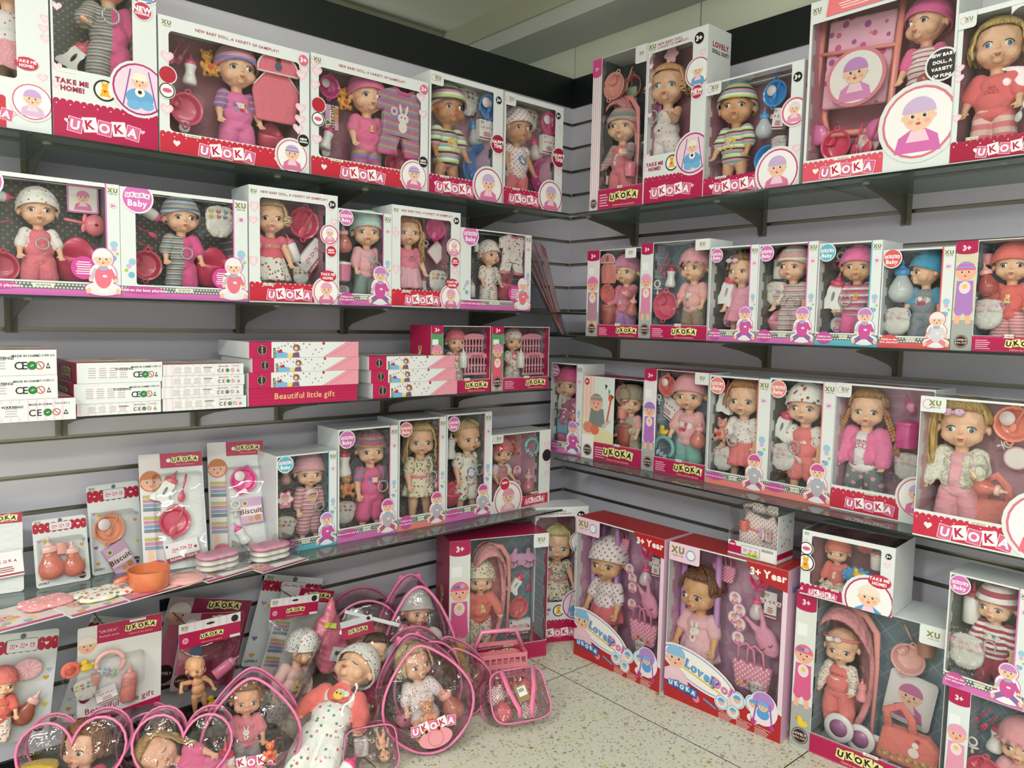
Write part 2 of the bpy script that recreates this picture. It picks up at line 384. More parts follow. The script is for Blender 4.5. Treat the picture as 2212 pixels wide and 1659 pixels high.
BR = [('L1', 122, 292), ('L1', 633, 371), ('L1', 828, 400), ('L1', 1153, 451), ('L2', 64, 638), ('L2', 602, 655), ('L2', 838, 664), ('L2', 1123, 673),
      ('L3', 182, 898), ('L3', 496, 880), ('L3', 693, 870), ('L3', 938, 857), ('L3', 1097, 848), ('L4', 390, 1285), ('L4', 923, 1158), ('L4', 640, 1222),
      ('R1', 1253, 466), ('R1', 1511, 427), ('R1', 1824, 382), ('R2', 1228, 727), ('R2', 1555, 742), ('R2', 1846, 752), ('R3', 1217, 996), ('R3', 1542, 1066), ('R3', 1856, 1130)]
BT = {'L1': 'top left shelf', 'L2': 'second left shelf', 'L3': 'third left shelf', 'L4': 'lowest left shelf', 'R1': 'top right shelf', 'R2': 'second right shelf', 'R3': 'lowest right shelf'}
ORD = ['leftmost', 'second from the left', 'third from the left', 'fourth from the left', 'fifth from the left']
_c = {}
for k, x, y in BR:
    i = _c.get(k, 0); _c[k] = i+1
    bracket(k, x, y, 'steel bracket under the %s, %s in view' % (BT[k], ORD[i]))

# ---------------------------------------------------------------- lettering and printed artwork
import numpy as np
_TS = bpy.data.scenes.new('scratch')
def evaluated(data, mods=()):
    o = bpy.data.objects.new('scratch', data); _TS.collection.objects.link(o)
    for t, kw in mods:
        md = o.modifiers.new(t, t)
        for k, v in kw.items(): setattr(md, k, v)
    
    with bpy.context.temp_override(scene=_TS, view_layer=_TS.view_layers[0]):
        dg = bpy.context.evaluated_depsgraph_get()
    me = bpy.data.meshes.new_from_object(o.evaluated_get(dg)); bpy.data.objects.remove(o); return me
_G = {}
def glyph(ch, bold):
    if (ch, bold) in _G: return _G[ch, bold]
    cu = bpy.data.curves.new('glyph', 'FONT'); cu.body = ch; cu.resolution_u = 3; cu.offset = bold; cu.fill_mode = 'FRONT'
    me = evaluated(cu); vs = [(v.co.x, v.co.y) for v in me.vertices]; fs = [list(p.vertices) for p in me.polygons]
    if ch == ' ' or not vs: w = .3
    else: w = max(v[0] for v in vs)+.06
    bpy.data.meshes.remove(me); bpy.data.curves.remove(cu); _G[ch, bold] = (vs, fs, w); return _G[ch, bold]
class Print(MB):
    """flat artwork in the x-z plane facing -y; layer k floats k*0.18 mm off the card"""
    STEP = .00018
    clip = None; cnt = 0
    def __init__(s, M=None): super().__init__(); s.M = M
    def poly(s, pts, c, k=1, holes=()):
        y = -s.STEP*k; s.c_now = S(c)
        allp = [p for L in [pts]+list(holes) for p in L]
        tri = geometry.tessellate_polygon([[Vector((p[0], p[1], 0)) for p in L] for L in [pts]+list(holes)])
        fs = []
        for t in tri:
            a, b, d = [Vector((*allp[i], 0)) for i in t]
            fs.append(tuple(t) if (b-a).cross(d-a).z > 0 else (t[0], t[2], t[1]))
        s.add([(p[0], y, p[1]) for p in allp], fs, s.M)
    def conv(s, pts, c, k=1):
        if s.clip and any(p[0] < s.clip[0] or p[0] > s.clip[2] or p[1] < s.clip[1] or p[1] > s.clip[3] for p in pts):
            for ax, v, sg in ((0, s.clip[0], 1), (0, s.clip[2], -1), (1, s.clip[1], 1), (1, s.clip[3], -1)):
                out = []
                for i, q in enumerate(pts):
                    p = pts[i-1]; dp, dq = (p[ax]-v)*sg, (q[ax]-v)*sg
                    if (dp >= 0) != (dq >= 0): t = dp/(dp-dq); out.append((p[0]+(q[0]-p[0])*t, p[1]+(q[1]-p[1])*t))
                    if dq >= 0: out.append(q)
                pts = out
                if len(pts) < 3: return
        s.cnt += 1; y = -s.STEP*(k+.18*(s.cnt % 5)); s.c_now = S(c); s.add([(p[0], y, p[1]) for p in pts], [tuple(range(len(pts)))], s.M)
    def rect(s, x0, z0, x1, z1, c, k=1): s.conv([(x0, z0), (x1, z0), (x1, z1), (x0, z1)], c, k)
    def quad(s, cx, cz, w, h, a, c, k=1):
        ca, sa = cos(radians(a)), sin(radians(a))
        s.conv([(cx+u*w/2*ca-v*h/2*sa, cz+u*w/2*sa+v*h/2*ca) for u, v in ((-1, -1), (1, -1), (1, 1), (-1, 1))], c, k)
    def disc(s, cx, cz, r, c, k=1, rz=None, n=22, a=0):
        rz = rz or r; ca, sa = cos(radians(a)), sin(radians(a))
        s.conv([(cx+r*cos(t)*ca-rz*sin(t)*sa, cz+r*cos(t)*sa+rz*sin(t)*ca) for t in (2*pi*i/n for i in range(n))], c, k)
    def ring(s, cx, cz, r0, r1, c, k=1, n=28):
        s.c_now = S(c); vs = [(cx+r*cos(2*pi*i/n), -s.STEP*k, cz+r*sin(2*pi*i/n)) for r in (r0, r1) for i in range(n)]
        s.add(vs, [(i, n+i, n+(i+1) % n, (i+1) % n)[::-1] for i in range(n)], s.M)
    def rrect(s, x0, z0, x1, z1, r, c, k=1): s.conv(rr_pts(x0, z0, x1, z1, r), c, k)
    def heart(s, cx, cz, h, c, k=1, a=0): s.conv(heart_pts(cx, cz, h, a), c, k)
    def line(s, x0, z0, x1, z1, w, c, k=1):
        L = sqrt((x1-x0)**2+(z1-z0)**2); s.quad((x0+x1)/2, (z0+z1)/2, L, w, math.degrees(math.atan2(z1-z0, x1-x0)), c, k)
    def text(s, t, x, z, size, c, k=2, bold=.0, a=0, align='c', sx=1.0, skew=0):
        w = sum(glyph(ch, bold)[2] for ch in t)*size*sx
        o = {'c': -w/2, 'l': 0, 'r': -w}[align]; ca, sa = cos(radians(a)), sin(radians(a)); s.c_now = S(c)
        for ch in t:
            vs, fs, gw = glyph(ch, bold)
            if fs:
                P = [((o+v[0]*size*sx+skew*v[1]*size), (v[1]-.34)*size) for v in vs]
                s.add([(x+p[0]*ca-p[1]*sa, -s.STEP*k, z+p[0]*sa+p[1]*ca) for p in P], fs, s.M)
            o += gw*size*sx
    def micro(s, x, z, w, rows, lh, c, k=2, align='c'):
        for i in range(rows):
            ww = w*(.75+.25*(((i*37) % 10)/10)); x0 = x-ww/2 if align == 'c' else x
            s.rect(x0, z-i*lh-lh*.25, x0+ww, z-i*lh+lh*.2, c, k)
def rr_pts(x0, z0, x1, z1, r, n=5):
    o = []
    for cx, cz, a0 in ((x1-r, z0+r, -90), (x1-r, z1-r, 0), (x0+r, z1-r, 90), (x0+r, z0+r, 180)):
        for i in range(n+1): a = radians(a0+90*i/n); o.append((cx+r*cos(a), cz+r*sin(a)))
    return o
def heart_pts(cx, cz, h, a=0, n=26):
    o = []; ca, sa = cos(radians(a)), sin(radians(a))
    for i in range(n):
        t = 2*pi*i/n; x = 16*sin(t)**3; y = 13*cos(t)-5*cos(2*t)-2*cos(3*t)-cos(4*t)
        x *= h/30; y = (y+2)*h/30; o.append((cx-x*ca-y*sa, cz-x*sa+y*ca))
    return o
def logo_tiles(P, cx, cz, h, style='pink', tilt=0, k=4):
    """U K O K A on bobbing tiles"""
    for i, ch in enumerate('UKOKA'):
        x = cx+(i-2)*h*1.02; z = cz+(-.10, .06, -.04, .08, -.06)[i]*h - (i-2)*h*tilt; a = (-8, 9, -6, 7, -10)[i]
        if style == 'pink':
            P.quad(x, z, h*1.02, h*1.12, a, '#f7e7ee', k); P.quad(x, z, h*.92, h*1.02, a, '#d4447c' if i % 2 == 0 else '#f4eef2', k+1)
            P.quad(x, z, h*.82, h*.92, a, '#dc6d9b' if i % 2 == 0 else '#ffffff', k+2)
            P.text(ch, x, z, h*.95, '#ffffff' if i % 2 == 0 else '#c3204f', k+3, .035, a)
        elif style == 'yellow':
            P.quad(x, z, h*1.1, h*1.2, a, '#3b2018', k); P.quad(x, z, h*1.02, h*1.12, a, '#ece08a', k+1); P.quad(x, z, h*.8, h*.9, a, '#f4ecb0', k+2)
            P.text(ch, x, z, h*1.0, '#2a1712', k+3, .05, a)
        elif style == 'blue':
            P.quad(x, z, h*1.04, h*1.14, a, '#2b4f94', k); P.quad(x, z, h*.9, h*1.0, a, '#5f8fcf', k+1); P.text(ch, x, z, h*.9, '#ffffff', k+3, .045, a)
        else:
            P.quad(x, z, h*.98, h*1.08, a, '#ffffff', k); P.text(ch, x, z, h*.9, style, k+3, .045, a)
def maker_mark(P, x, z, h, k=3):
    P.text('XU', x, z+h*.2, h*.95, '#8d8b4a', k, .06); P.text('KING YUE', x, z-h*.42, h*.27, '#6b6a3c', k, .02)
SKIN = '#f3c9ab'
def baby_face(P, cx, cz, r, hat='#d98bc0', skin=SKIN, k=5, hair=None, stripes=None, a=0):
    if hair: P.disc(cx, cz+r*.08, r*1.18, hair, k, r*1.22)
    P.disc(cx-r*.97, cz-r*.1, r*.17, skin, k+1, n=10); P.disc(cx+r*.97, cz-r*.1, r*.17, skin, k+1, n=10)
    P.disc(cx, cz, r, skin, k+1)
    if hat:
        n = 16; pts = [(cx+r*1.08*cos(pi*i/n), cz+r*.22+r*1.0*sin(pi*i/n)) for i in range(n+1)]; P.conv(pts, hat, k+2)
        P.conv([(cx-r*1.09, cz+r*.2), (cx+r*1.09, cz+r*.2), (cx+r*1.04, cz+r*.42), (cx-r*1.04, cz+r*.42)], stripes or hat, k+3)
        if stripes: P.conv([(cx-r*.92, cz+r*.72), (cx+r*.92, cz+r*.72), (cx+r*.82, cz+r*.86), (cx-r*.82, cz+r*.86)], stripes, k+3)
    elif hair:
        n = 12; P.conv([(cx+r*1.04*cos(pi*i/n), cz+r*.30+r*.78*sin(pi*i/n)) for i in range(n+1)], hair, k+2)
    for sx in (-1, 1):
        P.disc(cx+sx*r*.38, cz-r*.02, r*.19, '#f4f0ee', k+3, r*.15, 12); P.disc(cx+sx*r*.38, cz-r*.02, r*.125, '#2d2326', k+4, n=12)
        P.disc(cx+sx*r*.38+r*.04, cz+r*.03, r*.035, '#ffffff', k+5, n=6); P.disc(cx+sx*r*.55, cz-r*.38, r*.2, '#f2ae9c', k+2, r*.14, 10)
    P.disc(cx, cz-r*.25, r*.09, '#e2a58c', k+3, r*.06, 8); P.disc(cx, cz-r*.52, r*.17, '#c9515a', k+4, r*.09, 10)
def baby_bust(P, cx, cz, r, cloth='#e07aa8', hat='#c9a2dd', k=5, **kw):
    P.conv([(cx-r*1.5, cz-r*2.4), (cx+r*1.5, cz-r*2.4), (cx+r*1.25, cz-r*1.35), (cx+r*.5, cz-r*.9), (cx-r*.5, cz-r*.9), (cx-r*1.25, cz-r*1.35)], cloth, k)
    P.conv([(cx-r*.75, cz-r*1.7), (cx+r*.75, cz-r*1.7), (cx+r*.45, cz-r*.95), (cx-r*.45, cz-r*.95)], '#f4cfe0', k+1)
    baby_face(P, cx, cz, r, hat, k=k+1, **kw)
def baby_sit(P, cx, cz, h, cloth='#d3559c', hat='#d978b6', legs='#8e5fb0', k=5, edge=None):
    """seated baby cut-out, total height h, (cx, cz) = base centre"""
    r = h*.17
    if edge:
        for q, g in ((edge, .04), ('#f1eff3', .022)):
            P.disc(cx, cz+h*.80, r*1.12+h*g, q, k, n=20); P.disc(cx, cz+h*.44, h*.25+h*g, q, k, h*.24+h*g, 18); P.disc(cx, cz+h*.12, h*.34+h*g, q, k, h*.13+h*g, 18); k += 1
    for sx in (-1, 1):
        P.quad(cx+sx*h*.17, cz+h*.14, h*.13, h*.30, sx*55, legs, k+1); P.disc(cx+sx*h*.30, cz+h*.07, h*.05, SKIN, k+2, h*.07, 10, sx*20)
        P.quad(cx+sx*h*.19, cz+h*.44, h*.09, h*.26, sx*28, '#c9bccb' if sx < 0 else cloth, k+1); P.disc(cx+sx*h*.25, cz+h*.31, h*.045, SKIN, k+2, n=8)
    P.disc(cx, cz+h*.38, h*.17, cloth, k+3, h*.25, 18); P.disc(cx+h*.03, cz+h*.40, h*.05, '#f2eaee', k+4, h*.03, 10); P.conv([(cx-h*.10, cz+h*.60), (cx+h*.10, cz+h*.60), (cx+h*.06, cz+h*.53), (cx-h*.06, cz+h*.53)], '#9db4dc', k+4)
    baby_face(P, cx, cz+h*.78, r, hat, k=k+4)
def teddy(P, cx, cz, h, c='#e8a53a', k=5):
    P.disc(cx, cz-h*.2, h*.26, c, k, h*.3, 14); P.disc(cx, cz+h*.22, h*.22, c, k+1, n=14)
    for sx in (-1, 1): P.disc(cx+sx*h*.17, cz+h*.42, h*.08, c, k, n=8); P.disc(cx+sx*h*.24, cz-h*.42, h*.11, c, k+1, n=8); P.disc(cx+sx*h*.08, cz+h*.26, h*.025, '#2a1a10', k+2, n=6)
    P.heart(cx, cz-h*.15, h*.2, '#d6402e', k+3)

# ---------------------------------------------------------------- doll bodies
_bm = bmesh.new(); bmesh.ops.create_icosphere(_bm, subdivisions=2, radius=1.0)
ICO_V = np.array([v.co[:] for v in _bm.verts]); ICO_F = np.array([[v.index for v in f.verts] for f in _bm.faces]); _bm.free()
_bm = bmesh.new(); bmesh.ops.create_icosphere(_bm, subdivisions=1, radius=1.0)
ICO1_V = np.array([v.co[:] for v in _bm.verts]); ICO1_F = np.array([[v.index for v in f.verts] for f in _bm.faces]); _bm.free()
class Blob:
    """soft form: overlapping ellipsoids fused into one continuous skin"""
    def __init__(s): s.V = []; s.F = []; s.n = 0
    def e(s, c, r, M=None, low=False):
        tv, tf = (ICO1_V, ICO1_F) if low else (ICO_V, ICO_F)
        r = np.array(r if hasattr(r, '__len__') else (r, r, r)); v = tv*r+np.array(c)
        if M is not None:
            A = np.array(M); v = v @ A[:3, :3].T+A[:3, 3]
        s.V.append(v); s.F.append(tf+s.n); s.n += len(v)
    def c(s, a, b, ra, rb, low=False, M=None):
        a = np.array(a, float); b = np.array(b, float); L = np.linalg.norm(b-a); n = max(2, int(L/(.45*min(ra, rb)))+1)
        for i in range(n+1): t = i/n; s.e(a+(b-a)*t, ra+(rb-ra)*t, M, low)
    def mesh(s, voxel, smooth=2, name='skin'):
        V = np.concatenate(s.V); F = np.concatenate(s.F); me = bpy.data.meshes.new('t')
        me.vertices.add(len(V)); me.vertices.foreach_set('co', V.ravel()); me.loops.add(F.size); me.loops.foreach_set('vertex_index', F.ravel().astype(np.int32))
        me.polygons.add(len(F)); me.polygons.foreach_set('loop_start', np.arange(0, F.size, 3, dtype=np.int32)); me.update(calc_edges=True)
        r = evaluated(me, [('REMESH', dict(mode='VOXEL', voxel_size=voxel, use_smooth_shade=True)), ('SMOOTH', dict(factor=.5, iterations=smooth))])
        bpy.data.meshes.remove(me); r.name = name
        r.polygons.foreach_set('use_smooth', [True]*len(r.polygons)); return r
def drape(me, amp=.006, sc=9, seed=0):
    n = len(me.vertices); co = np.empty(n*3); me.vertices.foreach_get('co', co); co = co.reshape(-1, 3)
    nm = np.empty(n*3); me.vertices.foreach_get('normal', nm); nm = nm.reshape(-1, 3)
    x, y, z = co[:, 0]*sc+seed, co[:, 1]*sc, co[:, 2]*sc
    h = np.sin(x*2.1+1.7*np.sin(z*1.3+seed))*np.sin(z*2.3+y*2+1.1*np.sin(x*1.9))+.5*np.sin(x*5+z*4+seed)*np.sin(y*4-z*5)
    me.vertices.foreach_set('co', (co+nm*(h*amp)[:, None]).ravel()); me.update(); return me
HIP, SHO, HEAD = .30, .575, .80
def V3(*a): return np.array(a, float)
def limbs(pose):
    """pose: al/ar=(abduct, forward, elbow), leg=(spread, flex, knee) in degrees -> joints"""
    J = {}
    for s, key in ((-1, 'al'), (1, 'ar')):
        ab, fw, eb = pose[key]; a, f = radians(ab), radians(fw)
        d1 = V3(s*sin(a), -sin(f)*cos(a), -cos(a)*cos(f)); f2 = radians(fw+eb); a2 = radians(ab*.55)
        d2 = V3(s*sin(a2)*.6, -sin(f2), -cos(f2)); d2 /= np.linalg.norm(d2)
        S0 = V3(s*.108, 0, SHO); E = S0+d1*.125; Wp = E+d2*.095; J[s] = (S0, E, Wp, d2)
    for s in (-1, 1):
        sp, fl, kn = pose['leg']; a, f = radians(sp), radians(fl)
        d1 = V3(s*sin(a), -sin(f), -cos(f)*cos(a)); d1 /= np.linalg.norm(d1); f2 = radians(fl-kn)
        d2 = V3(s*sin(a)*.5, -sin(f2), -cos(f2)); d2 /= np.linalg.norm(d2)
        Hp = V3(s*.062, 0, HIP); K = Hp+d1*.145; A = K+d2*.125; J['l', s] = (Hp, K, A, d2)
    return J
def headM(pose): return T(0, 0, .66) @ RZ(pose.get('yaw', 0)) @ RX(pose.get('tilt', 0)) @ RY(pose.get('lean', 0)) @ T(0, 0, .142*pose.get('hs', 1)) @ SCL(1.11*pose.get('hs', 1))
def hand(b, Wp, d, s):
    side = np.cross(d, V3(0, 1, 0)); side = side/(np.linalg.norm(side)+1e-9); nrm = np.cross(side, d); nrm /= np.linalg.norm(nrm)
    A = np.eye(4); A[:3, 0] = side; A[:3, 1] = nrm; A[:3, 2] = d; A[:3, 3] = Wp+d*.022
    M = Matrix(A.tolist()); b.e((0, 0, 0), (.023, .015, .027), M)
    for i, x in enumerate((-.0185, -.0062, .0062, .0185)):
        L = (.030, .036, .034, .026)[i]; p0 = V3(x, 0, .018); p1 = V3(x*1.25, -.006*1, .018+L*.55); p2 = V3(x*1.35, -.016, .018+L)
        q = [A[:3, :3] @ p+A[:3, 3] for p in (p0, p1, p2)]; b.c(q[0], q[1], .0082, .0078, True); b.c(q[1], q[2], .0078, .0068, True)
    t0 = V3(-s*.018*1, -.004, -.008); t1 = V3(-s*.036, -.012, .008); t2 = V3(-s*.042, -.018, .022)
    # thumb on the side that faces the body
    q = [A[:3, :3] @ p+A[:3, 3] for p in (t0, t1, t2)]; b.c(q[0], q[1], .0095, .0088, True); b.c(q[1], q[2], .0088, .0075, True)
_C = {}
def pkey(pose): return tuple(sorted((k, v if not isinstance(v, tuple) else tuple(v)) for k, v in pose.items()))
def body_mesh(pose):
    k = ('body', pkey(pose))
    if k in _C: return _C[k]
    b = Blob(); J = limbs(pose); Hm = headM(pose)
    b.e((0, 0, .535), (.095, .068, .085)); b.e((0, -.008, .42), (.108, .085, .105)); b.e((0, .005, .33), (.108, .08, .07))
    b.c((0, 0, .60), (0, .005, .68), .045, .05)
    b.e((0, .012, .025), (.142, .142, .132), Hm); b.e((0, -.02, -.035), (.126, .116, .112), Hm)
    for s in (-1, 1):
        b.e((s*.064, -.062, -.062), (.057, .054, .052), Hm); b.e((s*.142, .012, -.03), (.015, .024, .032), Hm)
        S0, E, Wp, d = J[s]; b.c(S0, E, .043, .035); b.c(E, Wp, .036, .023); hand(b, Wp, d, s)
        Hp, K, A, d2 = J['l', s]; b.c(Hp, K, .060, .044); b.c(K, A, .043, .029)
        fw = V3(0, -1, 0) if d2[2] < -.5 else V3(0, -.25, 1.0)
        fw = fw/np.linalg.norm(fw); ft = A+fw*.028+(V3(0, 0, -.008) if d2[2] < -.5 else 0)
        b.c(A, A+fw*.045, .026, .024)
        for i in range(4): q = A+fw*.066+V3((i-1.5)*.0115, 0, -.004); b.e(q, .0085, None, True)
    b.e((0, -.100, -.108), (.032, .026, .024), Hm); b.c((0, -.122, -.008), (0, -.135, -.040), .009, .012, True, Hm)
    b.e((0, -.122, -.082), (.036, .018, .022), Hm)
    _C[k] = b.mesh(.0068, 2, 'body'); return _C[k]
def torso_blob(b, inf, lo=.3):
    b.e((0, 0, .535), (.095+inf, .068+inf, .085)); b.e((0, -.008, .42), (.108+inf, .085+inf, .105))
    if lo < .4: b.e((0, .005, .335), (.108+inf, .08+inf, .07))
def sleeves(b, J, sl, inf, sides=(-1, 1)):
    for s in sides:
        S0, E, Wp, d = J[s]
        if sl <= .55: b.c(S0, S0+(E-S0)*sl*1.7, .040+inf, .038+inf*1.1)
        else: b.c(S0, E, .040+inf, .035+inf); b.c(E, E+(Wp-E)*min(1, (sl-.5)*1.9), .035+inf, .030+inf)
def legs_blob(b, J, ll, inf, cuff=False):
    for s in (-1, 1):
        Hp, K, A, d = J['l', s]
        if ll <= .5: b.c(Hp, Hp+(K-Hp)*ll*2, .060+inf, .052+inf)
        else: b.c(Hp, K, .060+inf, .050+inf*1.4); b.c(K, K+(A-K)*(ll-.5)*2, .050+inf*1.4, .038+inf)
def g_top(pose, sl=.5, inf=.015, low=.34):
    k = ('top', pkey(pose), sl, inf, low)
    if k in _C: return _C[k]
    b = Blob(); J = limbs(pose); torso_blob(b, inf+.004, low); sleeves(b, J, sl, inf); _C[k] = drape(b.mesh(.010, 2, 'top'), .0025, 8, len(_C)); return _C[k]
def g_bottom(pose, ll=1, inf=.022):
    k = ('bot', pkey(pose), ll, inf)
    if k in _C: return _C[k]
    b = Blob(); J = limbs(pose); b.e((0, .005, .345), (.108+inf, .08+inf, .075)); legs_blob(b, J, ll, inf); _C[k] = drape(b.mesh(.010, 2, 'bottom'), .004, 7, len(_C)); return _C[k]
def g_romper(pose, sl=.5, ll=.9, inf=.024):
    k = ('romp', pkey(pose), sl, ll, inf)
    if k in _C: return _C[k]
    b = Blob(); J = limbs(pose); torso_blob(b, inf, .3)
    if sl > 0: sleeves(b, J, sl, inf)
    if ll > 0: legs_blob(b, J, ll, inf)
    _C[k] = drape(b.mesh(.010, 2, 'romper'), .003, 7, len(_C)); return _C[k]
def m_skin(c='#eebf9f'): return mat(c, .42, spec=.4, sss=.12)
def eye_mesh(iris, closed=False):
    k = ('eye', iris, closed)
    if k in _C: return _C[k]
    m = MB()
    if closed:
        m.mi_now = 2; m.tube([(x/20*.021, -.0005-.008*(1-(x/20)**2), -.006-.006*(1-(x/20)**2)) for x in range(-20, 21, 5)], .0022, n=6)
    else:
        m.ell((0, 0, 0), (.0215, .013, .0175), nu=14, nv=8); m.mi_now = 1; m.ell((0, -.0075, 0), (.0135, .0072, .0140), nu=14, nv=6)
        m.mi_now = 2; m.ell((0, -.0105, 0), (.0068, .0052, .0070), nu=10, nv=6); m.tube([(x/20*.024, -.010+.006*(x/20)**2, .009+.010*(1-(x/20)**2)) for x in range(-20, 21, 5)], .0025, n=6)
        m.mi_now = 0; m.ell((.004, -.0152, .005), .0022, nu=6, nv=4)  # white bead on the pupil, a modelled glint
    o = m.build('eye', [mat('#f3efeb', .15, coat=.6), mat(iris, .2, coat=.6), mat('#1c1412', .3)], smooth=True); me = o.data; bpy.data.objects.remove(o); _C[k] = me; return me
def lips_mesh(c):
    k = ('lips', c)
    if k in _C: return _C[k]
    m = MB(); m.ell((-.009, 0, .004), (.014, .010, .0065), nu=10, nv=6); m.ell((.009, 0, .004), (.014, .010, .0065), nu=10, nv=6); m.ell((0, .001, -.006), (.016, .010, .0070), nu=10, nv=6)
    o = m.build('lips', mat(c, .35, coat=.3), smooth=True); me = o.data; bpy.data.objects.remove(o); _C[k] = me; return me
def m_hair(c, c2):
    k = ('hair', c, c2)
    if k in _M: return _M[k]
    m, n, l, b = newmat('doll_hair_'+c.strip('#')); vec, s = xyz(n, l); mp = n.new('ShaderNodeMapping'); mp.inputs['Scale'].default_value = (70, 70, 6); l.new(vec, mp.inputs[0])
    nz = n.new('ShaderNodeTexNoise'); nz.inputs['Scale'].default_value = 1.6; l.new(mp.outputs[0], nz.inputs['Vector'])
    l.new(ramp(n, l, nz.outputs['Fac'], [(.35, c2), (.62, c)], False), b.inputs['Base Color'])
    bp = n.new('ShaderNodeBump'); bp.inputs['Strength'].default_value = .5; bp.inputs['Distance'].default_value = .01; l.new(nz.outputs['Fac'], bp.inputs['Height']); l.new(bp.outputs[0], b.inputs['Normal'])
    b.inputs['Roughness'].default_value = .36; b.inputs['Specular IOR Level'].default_value = .7; _M[k] = m; return m
def hair_mesh(kind):
    k = ('hair', kind)
    if k in _C: return _C[k]
    m = MB(); R = random.Random(kind)
    def surf(th, ph, q=1.0):
        return Vector((.152*q*sin(ph)*sin(th), .012-.152*q*sin(ph)*cos(th), .025+.146*q*cos(ph)))
    # scalp cap
    vs = []; fs = []; nu, nv = 32, 12
    for j in range(nv+1):
        for i in range(nu):
            th = 2*pi*i/nu; fr = (1+cos(th))/2; mx = radians(104-50*fr**1.3); vs.append(surf(th, mx*j/nv, .985))
    for j in range(nv):
        for i in range(nu): a = (i+1) % nu; fs.append((j*nu+i, (j+1)*nu+i, (j+1)*nu+a, j*nu+a))
    m.add(vs, fs)
    L = {'long': .30, 'bob': .10, 'short': .015, 'curly': .09, 'wavy': .34, 'braids': 0, 'pony': 0, 'tuft': 0}[kind]
    nb = 15
    if kind != 'tuft':
        for i in range(nb*2):           # fringe
            th = radians(-52+104*i/(nb*2-1)); th0 = th*.5; pts = []
            for j in range(7): ph = radians(8+(58-8)*j/6); t = th0+(th-th0)*j/6; pts.append(surf(t, ph, 1.01+.02*sin(pi*j/6)+R.uniform(0, .01)))
            m.tube(pts, [.014, .014, .014, .013, .012, .010, .004], n=6, flat=.5)
    N = 64 if L > 0 else 46
    for i in range(N):
        th = radians(58+244*(i+R.uniform(-.3, .3))/(N-1)); pts = []; rr = []
        for j in range(7): pts.append(surf(th, radians(10+82*j/6), 1.02+R.uniform(0, .015))); rr.append(.012)
        if L > 0:
            ll = L*R.uniform(.8, 1.08); amp = {'long': .006, 'bob': .004, 'short': .002, 'curly': .022, 'wavy': .02}.get(kind, .005)
            for j in range(1, 9):
                t = j/8; p = pts[6] if j == 1 else base
                base = pts[6]; o = Vector((sin(th), -cos(th), 0)); w = amp*sin(t*(14 if kind == 'curly' else 9)+i)
                q = base+o*(w+.012*sin(pi*t))+Vector((w*.6*cos(i), 0, -ll*t)); pts.append(q); rr.append(.012*(1-.55*t))
        m.tube(pts, rr, n=5)
    if kind == 'braids':
        for s in (-1, 1):
            x, y, z = s*.135, -.01, -.03
            for j in range(9):
                for q in (-1, 1): m.ell((x+s*.010*j+q*.009, y-.010*j*.6+q*.004, z-.024*j+q*.006), (.017, .015, .018), nu=8, nv=6)
            for j in range(14):
                a = R.uniform(-1, 1); m.tube([(x+s*.09, y-.05, z-.21), (x+s*.095+a*.02, y-.055, z-.26), (x+s*.09+a*.035, y-.06+R.uniform(-.02, .02), z-.33)], [.010, .010, .003], n=5)
    if kind == 'pony':
        for j in range(46):
            a = R.uniform(0, 2*pi); r = R.uniform(.2, 1); u, v = r*cos(a), r*sin(a)
            m.tube([(-.115, .0, .09), (-.16+u*.03, v*.03, .11+u*.01), (-.19+u*.045, v*.045, .03), (-.20+u*.05, v*.05, -.08), (-.19+u*.045, v*.045, -.2), (-.17+u*.05, v*.045, -.29-R.uniform(0, .05))], [.010, .012, .013, .012, .010, .003], n=5)
    o = m.build('hair', mat('#c9a25e'), smooth=True); me = o.data; bpy.data.objects.remove(o); _C[k] = me; return me
